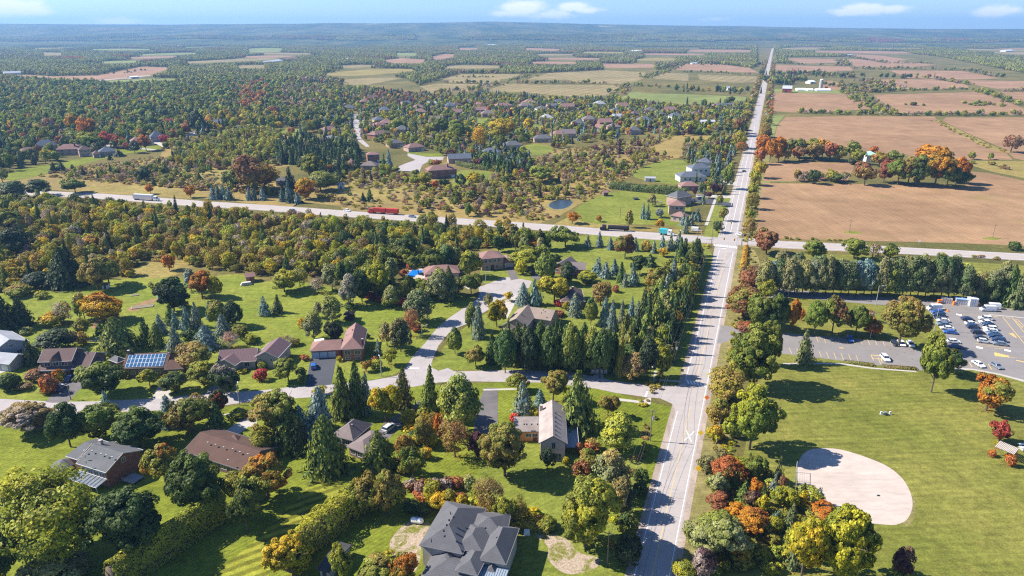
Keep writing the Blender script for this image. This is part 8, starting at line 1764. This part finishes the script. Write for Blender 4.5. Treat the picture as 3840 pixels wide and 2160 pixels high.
for i, (v_, s_, sp_, w_, mx) in enumerate((
    ('m2', '860,48 1000,52 1200,60 1420,62 1600,62 1780,68 1900,66 2050,68 2300,66 2576,62 2900,66', 4.5, 7, HG), ('t2', '1270,700 1350,750 1430,800 1520,850', 2.6, 18, HG), ('t2', '1210,640 1300,680 1420,700', 3, 34, HB), ('t2', '1380,610 1540,650 1500,690 1330,690', 3.5, 40, HB),
    ('t2', '1560,690 1700,685 1900,680 2100,672 2200,680', 5, 9, HG), ('t2', '2220,685 2330,720 2480,770 2600,810', 4.5, 12, HG), ('t2', '2400,690 2500,695 2800,690', 5, 9, HB), ('t2', '1730,790 1800,800', 4, 14, HG), ('t2', '2200,800 2270,785 2350,805', 3.5, 16, HG), ('t2', '1820,850 1850,855', 5, 8, HD),
    ('t2', '700,570 800,560 950,560 1050,560 1200,590', 4, 60, HD), ('t2', '680,600 740,640 760,620 900,600', 4, 30, HD), ('t2', '1280,515 1400,525 1580,520 1750,520 2000,530 2200,535 2380,585', 6, 14, HB), ('t2', '1500,590 1560,590 1650,595 1790,590 1890,585', 8, 20, HD), ('t2', '1900,600 2050,620 2180,640', 6, 20, HB), ('t2', '1200,460 1230,500', 5, 20, HB), ('t2', '1250,430 1400,455 1560,478 1900,480', 7, 14, HB), ('t2', '1020,490 1060,492', 6, 12, HB), ('t2', '1120,497 1200,500', 6, 12, HB), ('t2', '740,480 900,485 880,490', 8, 20, HG),
    ('t1', '750,625 900,630 1110,630', 8, 14, HB), ('t1', '680,705 870,690 1000,690 1100,650 1200,632', 6, 20, HB), ('t1', '1240,610 1350,600 1440,570', 7, 22, HG), ('t1', '1310,632 1500,632 1700,630 1850,632 2010,635', 7, 10, HB), ('t1', '2030,720 2100,690 2190,655', 7, 24, HB), ('t1', '2180,640 2300,655 2450,660 2576,660', 6, 30, HG), ('t1', '2320,560 2300,590 2400,560 2576,480', 7, 20, HG), ('t1', '900,580 1000,585 1150,585', 8, 16, HG),
    ('t2', '0,680 150,690 300,690 530,710', 5, 34, HD), ('t2', '120,490 250,488 420,490 600,490', 6, 26, HD), ('t2', '0,545 150,548 300,555 520,565', 7, 14, HG), ('t1', '1720,740 1900,760 2050,760 2300,770', 6, 20, HG), ('t2', '30,800 170,800 320,790 520,790', 6, 18, HD), ('t0', '600,560 900,555 1100,530', 14, 14, HG), ('m2', '830,560 950,560 1100,565 1240,560', 3.0, 9, HB), ('m2', '1900,105 2100,205 2300,300 2450,345', 6, 5, [(1, 'H', ('og/ob', 'ob'), (1, 2), (.8, 1.6))]), ('m2', '560,970 800,1000 1300,1012', 4, 3, [(1, 'H', ('og/ob', 'og/yg'), (.8, 1.4), (.7, 1.3))]), ('m2', '2150,1130 2400,1145', 3, 3, [(1, 'H', ('og/ob', 'br'), (1, 1.6), (.8, 1.6))]), ('m2', '2180,420 2300,440 2450,480', 5, 16, [(1, 'H', ('ob/br', 'og/ob', 'br/pu'), (1.4, 3), (1.2, 3))]))):
    hedgerow(v_, s_, sp_, w_, mx, 100+i)
BUDGET.update(M=0, S=40, P=0, C=0, W=0, H=0, Y=0)
scatter('woodland', [P('a2', '-70,790 300,780 900,820 940,930 700,915 600,915 -80,905')], 3.2, [(3, 'S', ('sp', 'sp/og', 'sp', 'dp/sp'), (2.3, 3.1), (9.5, 12.5)), (2, 'C', ('sp/og', 'sp', 'dp/sp'), (1.8, 2.5), (9, 12))], 60, 'filling the dense conifer row above the side street', opens=False, trees=.25, foot=False)
BUDGET.update(S=0)
scatter('woodland', [P('a2', '1180,470 1330,330 1500,-60 1640,-60 1520,450 1360,900 1180,930 1000,930 960,700 1080,640')], 4.0, [(3, 'S', ('sp/og', 'dp/sp', 'og/sp'), (2.4, 3.4), (9, 14)), (1, 'C', ('sp', 'sp/og'), (2, 2.8), (9, 12)), (2, 'M', ('og/yg', 'og', 'dg/og', 'dg'), (2.6, 3.8), (7, 10)), (1, 'P', ('pi', 'og/pi'), (2, 3), (7, 10))], 61, None, opens=False, trees=.5)
scatter('woodland', [P('m1', '1040,1020 1180,1010 1560,1050 1560,1130 1500,1200 1330,1150 1290,1060 1100,1070'), P('a1', '700,-10 1250,-60 1400,0 1300,60 1250,330 1100,320 960,320 800,250'), P('m1', '420,1210 620,1225 900,1160 900,1230 640,1220 620,1330 880,1400 900,1449 300,1449')], 7.0, [(4, 'M', ('dg/og', 'og/dg', 'g/og', 'og/yg'), (2.8, 4.4), (8, 12)), (2, 'P', ('pi', 'sp/pi', 'og/pi'), (2.4, 3.4), (8, 12)), (1, 'S', ('sp', 'bl'), (1.8, 2.6), (8, 12))], 62, None, opens=False, trees=.6)
scatter('shrubs', [P('b1', '1330,30 1560,0 1580,320 1500,420 1400,600 1260,560 1240,300 1180,200'), P('b1', '1280,760 1480,800 1560,870 1960,900 2244,960 b2 0,1000 300,1060 300,900 0,870 b1 1900,720 1600,780 1300,700'), P('b1', '700,1240 960,1330 1240,1240 1330,1449 700,1449'), P('b2', '480,400 740,240 760,330 700,600 560,560 420,560')], 3.4, [(4, 'H', ('og/yg', 'yg/y', 'og/ob', 'ob/yg', 'og/dg', 'y/og'), (1.2, 2.4), (1.4, 3.4)), (1, 'W', ('ob/og', 'og/yg', 'yg/og'), (1.6, 2.6), (4, 6.5)), (.5, 'H', ('o/rb', 'rb/co'), (1, 1.8), (1.2, 2.2))], 63, None, opens=False, trees=.45)
scatter('shrubs', [P('b2', '1660,400 1900,380 2100,500 2150,900 1900,1000 1620,900 1600,600'), P('b2', '1560,1000 1980,1000 2200,1300 1900,1449 1500,1449'), P('b3', '0,560 120,600 420,740 500,860 640,980 400,1449 -80,1449 -100,900'), P('a2', '1700,880 1840,820 1900,1200 1850,1449 1700,1449')], 3.6, [(4, 'H', ('og/yg', 'ob/og', 'og/ob', 'yg/og', 'og'), (1.2, 2.4), (1.2, 3.2)), (1, 'W', ('og/yg', 'ob/og'), (1.6, 2.6), (4, 7)), (1, 'S', ('sp/pi', 'sp'), (1.2, 2), (4, 8))], 64, None, opens=False, trees=.4)
# weeds along the verges of the main road
g_ = np.random.default_rng(77); rows = []
for i in range(900):
    s = g_.uniform(75, 460) if i < 420 else g_.uniform(-320, 60); d = g_.uniform(6.6, 13) if i < 420 else g_.uniform(8.5, 14) if i % 3 else -g_.uniform(9, 16)
    p = rp(s, d); rows.append(stuff_row(g_, p.x, p.y, 'H', g_.uniform(.4, 1.3), g_.uniform(.4, 1.6), *[('og', 'yg'), ('ob', 'yg'), ('yg', 'y'), ('ob', 'br')][g_.integers(4)], 0))
for i in range(700):
    s = g_.uniform(470, 2600); d = g_.choice([-1, 1])*g_.uniform(9, 18); p = rp(s, d); k = 'M' if g_.random() < .5 else 'H'
    rows.append(stuff_row(g_, p.x, p.y, k, g_.uniform(1.8, 3.6), g_.uniform(3, 8) if k == 'M' else g_.uniform(2, 4), *[('og', 'yg'), ('og', 'ob'), ('dg', 'og'), ('ob', 'rb'), ('gr', 'ob'), ('o', 'og')][g_.integers(6)], 0))
add_stuff('roadside_shrubs', rows)
# autumn trees along the ploughed fields and the main road, each its own
plant('m2', '''
600 195 330 110 M o/co | brightest, at the road end of the field belt
655 240 400 110 M oy/o | tall, second from the road in the field belt
590 300 420 90 M co/o | below the brightest at the field belt
720 235 395 130 M oy/o | third from the road in the field belt
770 290 400 100 M ob/br | 
840 230 370 130 M og/br | 
880 300 395 110 M o/br | 
960 230 370 130 M oy/og | 
990 260 390 120 M ob/br | 
1050 245 380 120 M og/oy | 
1110 270 395 120 M rb/co | dusky pink in the field belt
1180 290 400 110 M og/ob | 
1260 240 380 110 M g/og | greenest of the upper field belt
1320 320 420 100 M og/yg | left of the green-roofed pavilion
1440 295 360 60 M o/rb | behind the green-roofed pavilion
1370 415 575 130 M ob/rb | in front of the green-roofed pavilion
1480 340 440 110 M og/o | right of the green-roofed pavilion
1570 320 430 120 M g/og | 
1515 405 555 130 M rb/r | dusky red, foremost in the lower field belt
1620 400 570 150 M g/ob | 
1700 370 560 150 M og/ob | 
1780 390 580 150 M dg/og | 
1870 290 480 200 M oy/o | tallest of the lower field belt
1900 350 580 190 M oy/og | 
1990 410 590 130 M dg/og | 
2060 395 560 130 M o/oy | 
2060 470 590 110 M dg/sp | 
2140 490 570 70 M g/og | last at the right of the lower field belt
2480 210 330 110 M br/rb | alone on the right ploughed field
980 465 570 100 M dg/br | 
1160 500 570 90 M dg/og | 
570 390 520 100 M yg/y | 
540 470 580 90 M yg/og | 
530 570 680 80 M og/yg | 
520 640 760 90 W og/ob | 
515 770 850 70 M yg/g | small bright one on the road verge
500 830 960 90 W ob/yg | 
640 60 130 60 M og/ob | 
625 120 220 70 W ob/og | 
440 260 340 90 W ob/o | 
420 180 300 110 W yg/ob | 
400 60 200 110 M rb/og | 
410 90 190 100 M g/og | 
340 90 200 80 M sp/og | 
60 90 190 120 M yg/g | 
330 430 600 90 M g/og | tall, by the slate-roofed house's drive
240 500 640 60 S sp/bl | 
260 360 520 60 S bl/sp | 
340 310 470 60 B bl/sp | 
180 330 400 60 B bl | 
305 750 850 70 M og/ob | round, on the verge left of the main road
265 850 940 80 M dg/og | dark, near the crossing's far left corner
270 660 740 60 M og/ob | 
20 830 960 60 B bl/pg | 
60 800 900 60 B bl/pg | 
110 770 870 70 B bl/sp | 
0 800 900 60 B bl | 
2180 345 400 45 H og | small, left of two on the field edge
2325 355 400 36 H g | small, right of two on the field edge
1275 395 440 50 H dp | 
''', 'of those along fields and main road')
plant('m0', '''
560 55 180 100 M oy/og | orange at the far left gardens
650 70 230 120 M o/oy | large, orange, above the mansions
375 95 190 80 W rb/br | pinkish, above the dark mansion
800 190 290 90 M r/co | first of the red row right of the mansions
880 205 300 80 M co/r | second of the red row right of the mansions
950 265 320 60 M rb/r | third of the red row right of the mansions
1105 215 320 90 M rb/o | red-topped, before the brick house
1255 200 275 70 M pk/r | vivid, by the pale drive
1350 165 220 70 M r/rb | beyond the vivid one by the pale drive
1400 125 205 70 M co/r | tallest red one by the pale drive
1290 90 150 110 M r/rb | behind the steep dark-roofed house
1580 75 130 60 M oy/o | beside the slate-roofed house
700 195 300 130 M g/yg | bright green, left of the red row
560 180 260 110 M og/g | 
490 175 245 60 M rb/o | 
1500 30 170 90 C dp | tall, narrow, leaning, by the pale drive
2060 -10 70 110 M rb/o | 
2200 155 200 50 H rb | 
1920 340 620 230 M ob/rb | tall and brown above the highway
2000 445 610 220 M oy/og | wide, yellowish above the highway
1780 450 600 160 M dg/og | 
2310 515 680 150 M oy/y | golden, round, beside the highway
2380 350 520 150 M og/y | 
2440 415 530 120 M o/og | orange-topped behind the golden round one
2420 480 620 220 W og/pg | 
1140 580 650 60 M o/oy | small, first of two along the highway
1440 588 675 70 M o/oy | small, second of two along the highway
1610 600 705 70 B bl | 
1650 590 705 70 B bl/sp | 
1690 590 700 70 B bl | 
1730 600 710 70 B bl/sp | 
1880 610 710 60 B bl | 
1920 620 710 60 B bl/sp | 
1985 615 710 70 B bl | 
2130 620 720 70 B bl/sp | 
2190 560 730 80 B bl/sp | 
2250 640 735 70 B bl | 
2190 460 620 90 S dp | 
1250 415 510 60 S sp/og | 
410 425 500 70 S dp | on the mown strip, left of two
465 425 495 90 S dp | on the mown strip, right of two
630 465 520 45 S dp | alone beyond the mown strip
1090 465 545 110 M dp | dark round bush in the meadow
570 540 640 130 M dg/og | 
300 550 660 150 P pi/dg | 
100 570 690 200 P pi/dg | 
110 650 740 100 M og/dg | 
60 800 960 220 M og/ob | 
160 930 1110 200 M dp/dg | blackish, inside the wood at the far left
1990 1010 1110 120 M g/yg | freshest green, deep in the wood
1430 1115 1180 70 M yg/y | small and bright at the wood's inner meadow
1280 1110 1220 90 M oy/o | orange-yellow at the wood's inner meadow
2130 560 620 30 H gr | 
20 470 560 90 M og/pi | 
830 360 405 40 S dp | 
900 330 380 90 S dp | 
1020 260 340 90 P dp | 
''', 'of those near the far gardens')

# fallen leaves round the autumn trees
g_ = np.random.default_rng(8); C = []
for o in list(COL.objects):
    if o.parent or o.name.split('.')[0] not in ('broadleaf_tree', 'slender_tree', 'bare_tree', 'shrub') or o.location.length > 330: continue
    k = o if o.type == 'MESH' else o.children[0]; c = k.color
    if c[0] < c[1]*1.02 or o.name.startswith('shrub') and c[0] < .3: continue
    r = k.scale[0]; n = int(26*r*(1.6 if c[0] > .4 else .8)); a = g_.uniform(0, 6.28, n); q = r*np.abs(g_.normal(0, .75, n)); C.append(np.stack([o.location.x+np.cos(a)*q+.25*r, o.location.y+np.sin(a)*q, g_.uniform(.06, .12, n)], 1))
C = np.concatenate(C); n = len(C); me = quads_mesh('fallen_leaves', C, np.tile([0, 0, 1.], (n, 1))+unit(g_, n)*.3, g_.uniform(.12, .34, n), g_.uniform(.6, 1.3, n), g_.random(n), M_LEAF, seed=4)
o = bpy.data.objects.new('fallen_leaves', me); COL.objects.link(o); o.color = (.3, .17, .05, 1); o['tip'] = (.42, .2, .03, 1); o['kind'] = 'stuff'

# ------------------------------------------------------------------ distant country: groves, hills, air
def grove(seed, tone):
    g = np.random.default_rng(seed); C, N, S, V_, X_ = [], [], [], [], []
    for i in range(30):
        x, y = g.uniform(-22, 22, 2); r = g.uniform(2.6, 5); H = g.uniform(7, 13); n = 16; u = unit(g, n); u[:, 2] = np.abs(u[:, 2]); b = g.uniform(.6, 1.3); m = g.random()
        C.append(np.stack([x+u[:, 0]*r, y+u[:, 1]*r, H*.45+u[:, 2]*H*.55], 1)); N.append(u+unit(g, n)*.4); S.append(np.full(n, r*.95)); V_.append(b*g.uniform(.75, 1.25, n)); X_.append(np.full(n, m))
    return quads_mesh('foliage', np.concatenate(C), np.concatenate(N), np.concatenate(S), np.concatenate(V_), np.concatenate(X_), M_LEAF, seed=seed, aspect=1.1)
PROTO[('G', 0)] = [grove(s, 0) for s in range(5)]
GX = [Vector((x, y, 0)) for x, y in ((-1600, 1500), (1500, 1500), (6500, 7000), (-6500, 7000))]
def groves():
    X, Y, g = candidates([GX], 36, 51, fields=True, opens=False, foot=False, trees=0, tall=11); ux, uy = to_px(X, Y); nz = field3(np.stack([X*.0012, Y*.0022, X*0], 1), np.random.default_rng(5), 2.0); n2 = field3(np.stack([X*.006, Y*.006, X*0], 1), np.random.default_rng(6), 2.0); rows = []
    for i in range(len(X)):
        if uy[i] > 165: continue
        if n2[i] > .5 and nz[i] > .1: continue
        c = [('og', 'yg'), ('og', 'pg'), ('og', 'yg'), ('pi', 'pg')][g.integers(4)] if nz[i] > .05 else [('og', 'dg'), ('dg', 'og'), ('dp', 'og'), ('og', 'ob')][g.integers(4)]
        if n2[i] > .25 and g.random() < .55: c = [('rb', 'br'), ('ob', 'rb'), ('rb', 'og')][g.integers(3)]
        for cx, cy, wx, wy, pc, pr in FPATCH:
            if ((ux[i]-cx)/wx)**2+((uy[i]-cy)/wy)**2 < 1 and g.random() < pr: c = tuple((pc[g.integers(len(pc))]+'/rb').split('/')[:2])
        j = g.uniform(.75, 1.2); rows.append((X[i], Y[i], hill_z(X[i], Y[i]), 1, 1, g.uniform(.8, 1.15), g.uniform(0, 6.28), stuff_proto(('G', int(g.integers(5)), 0)), *(np.array(PAL[c[0]][0])*j), *(np.array(PAL[c[1]][0])*j)))
    add_stuff('forest', rows)
SKY_X = [(-4000, 80), (0, 89), (640, 91), (1100, 88), (1480, 85), (1850, 81), (2050, 86), (2300, 92), (2700, 97), (3200, 105), (3840, 108), (8000, 108)]
def sky_row(x):
    for (a, ya), (b, yb) in zip(SKY_X, SKY_X[1:]):
        if a <= x <= b: return ya+(yb-ya)*(x-a)/(b-a)
    return 89 if x < 0 else 108
def hill_z(X, Y):
    if Y < 4800: return 0.0
    t = min(1, (Y-4800)/6200); t = t*t*(3-2*t); x = to_px(X, Y)[0]; top = height_at(11000, sky_row(x)+1.2)
    w = math.sin(X*.0011+.7)*math.sin(Y*.0019+X*.0004)+.6*math.sin(X*.0027+2)*math.sin(Y*.0031+1)+.35*math.sin(X*.0063+Y*.001)
    return max(-.5, top*t*(1-.25*max(0, (Y-11500)/4000))+w*9*min(1, (Y-4800)/1500)*(1 if Y < 10000 else .5))
m, nt, b = new_mat('distant_woods', .95, .05)
mp1 = mapped(nt, 0, (1, .45, 1)); col = ramp(nt, noise(nt, .004, 5, .65, mp1), (.04, .06, .02), (.12, .12, .04), .4, .62); col = ramp(nt, noise(nt, .0021, 4, .6, mp1), col, (.16, .09, .04), .6, .74); col = ramp(nt, noise(nt, .0016, 3, .5, mapped(nt, .4, (1, .3, 1))), col, (.27, .24, .1), .67, .72)
col = mul(nt, col, noise(nt, .03, 4, .8), .45, 1.5); nt.links.new(col, b.inputs['Base Color']); bump(nt, b, noise(nt, .045, 3, .8), 1, 9)
nx, ny = 150, 90; vs = []; fs = []
for j in range(ny):
    Y = 4810+(16000-4810)*(j/(ny-1))**1.25
    for i in range(nx): X = (i/(nx-1)-.5)*2*(Y*.86+500); vs.append((X, Y, hill_z(X, Y)+(.6 if j else -.4)))
for j in range(ny-1):
    for i in range(nx-1): a = j*nx+i; fs.append((a, a+1, a+nx+1, a+nx))
me = bpy.data.meshes.new('hills'); me.from_pydata(vs, [], fs); me.materials.append(m); me.polygons.foreach_set('use_smooth', [True]*len(fs)); me.update(); o = bpy.data.objects.new('hills', me); COL.objects.link(o); o['kind'] = 'structure'
groves()
mb = MB().box((0, 8050, 174), (26000, 16700, 350)); hz = mb.build('haze', [], None); m = bpy.data.materials.new('haze_air'); m.use_nodes = True; nt = m.node_tree; nt.nodes.clear()
pv = nt.nodes.new('ShaderNodeVolumePrincipled'); pv.inputs['Color'].default_value = (.24, .48, .88, 1); pv.inputs['Density'].default_value = 8.5e-5; pv.inputs['Density Attribute'].default_value = ''; pv.inputs['Temperature Attribute'].default_value = ''; pv.inputs['Anisotropy'].default_value = .15
oo = nt.nodes.new('ShaderNodeOutputMaterial'); nt.links.new(pv.outputs[0], oo.inputs['Volume']); hz.data.materials.append(m); hz['kind'] = 'stuff'
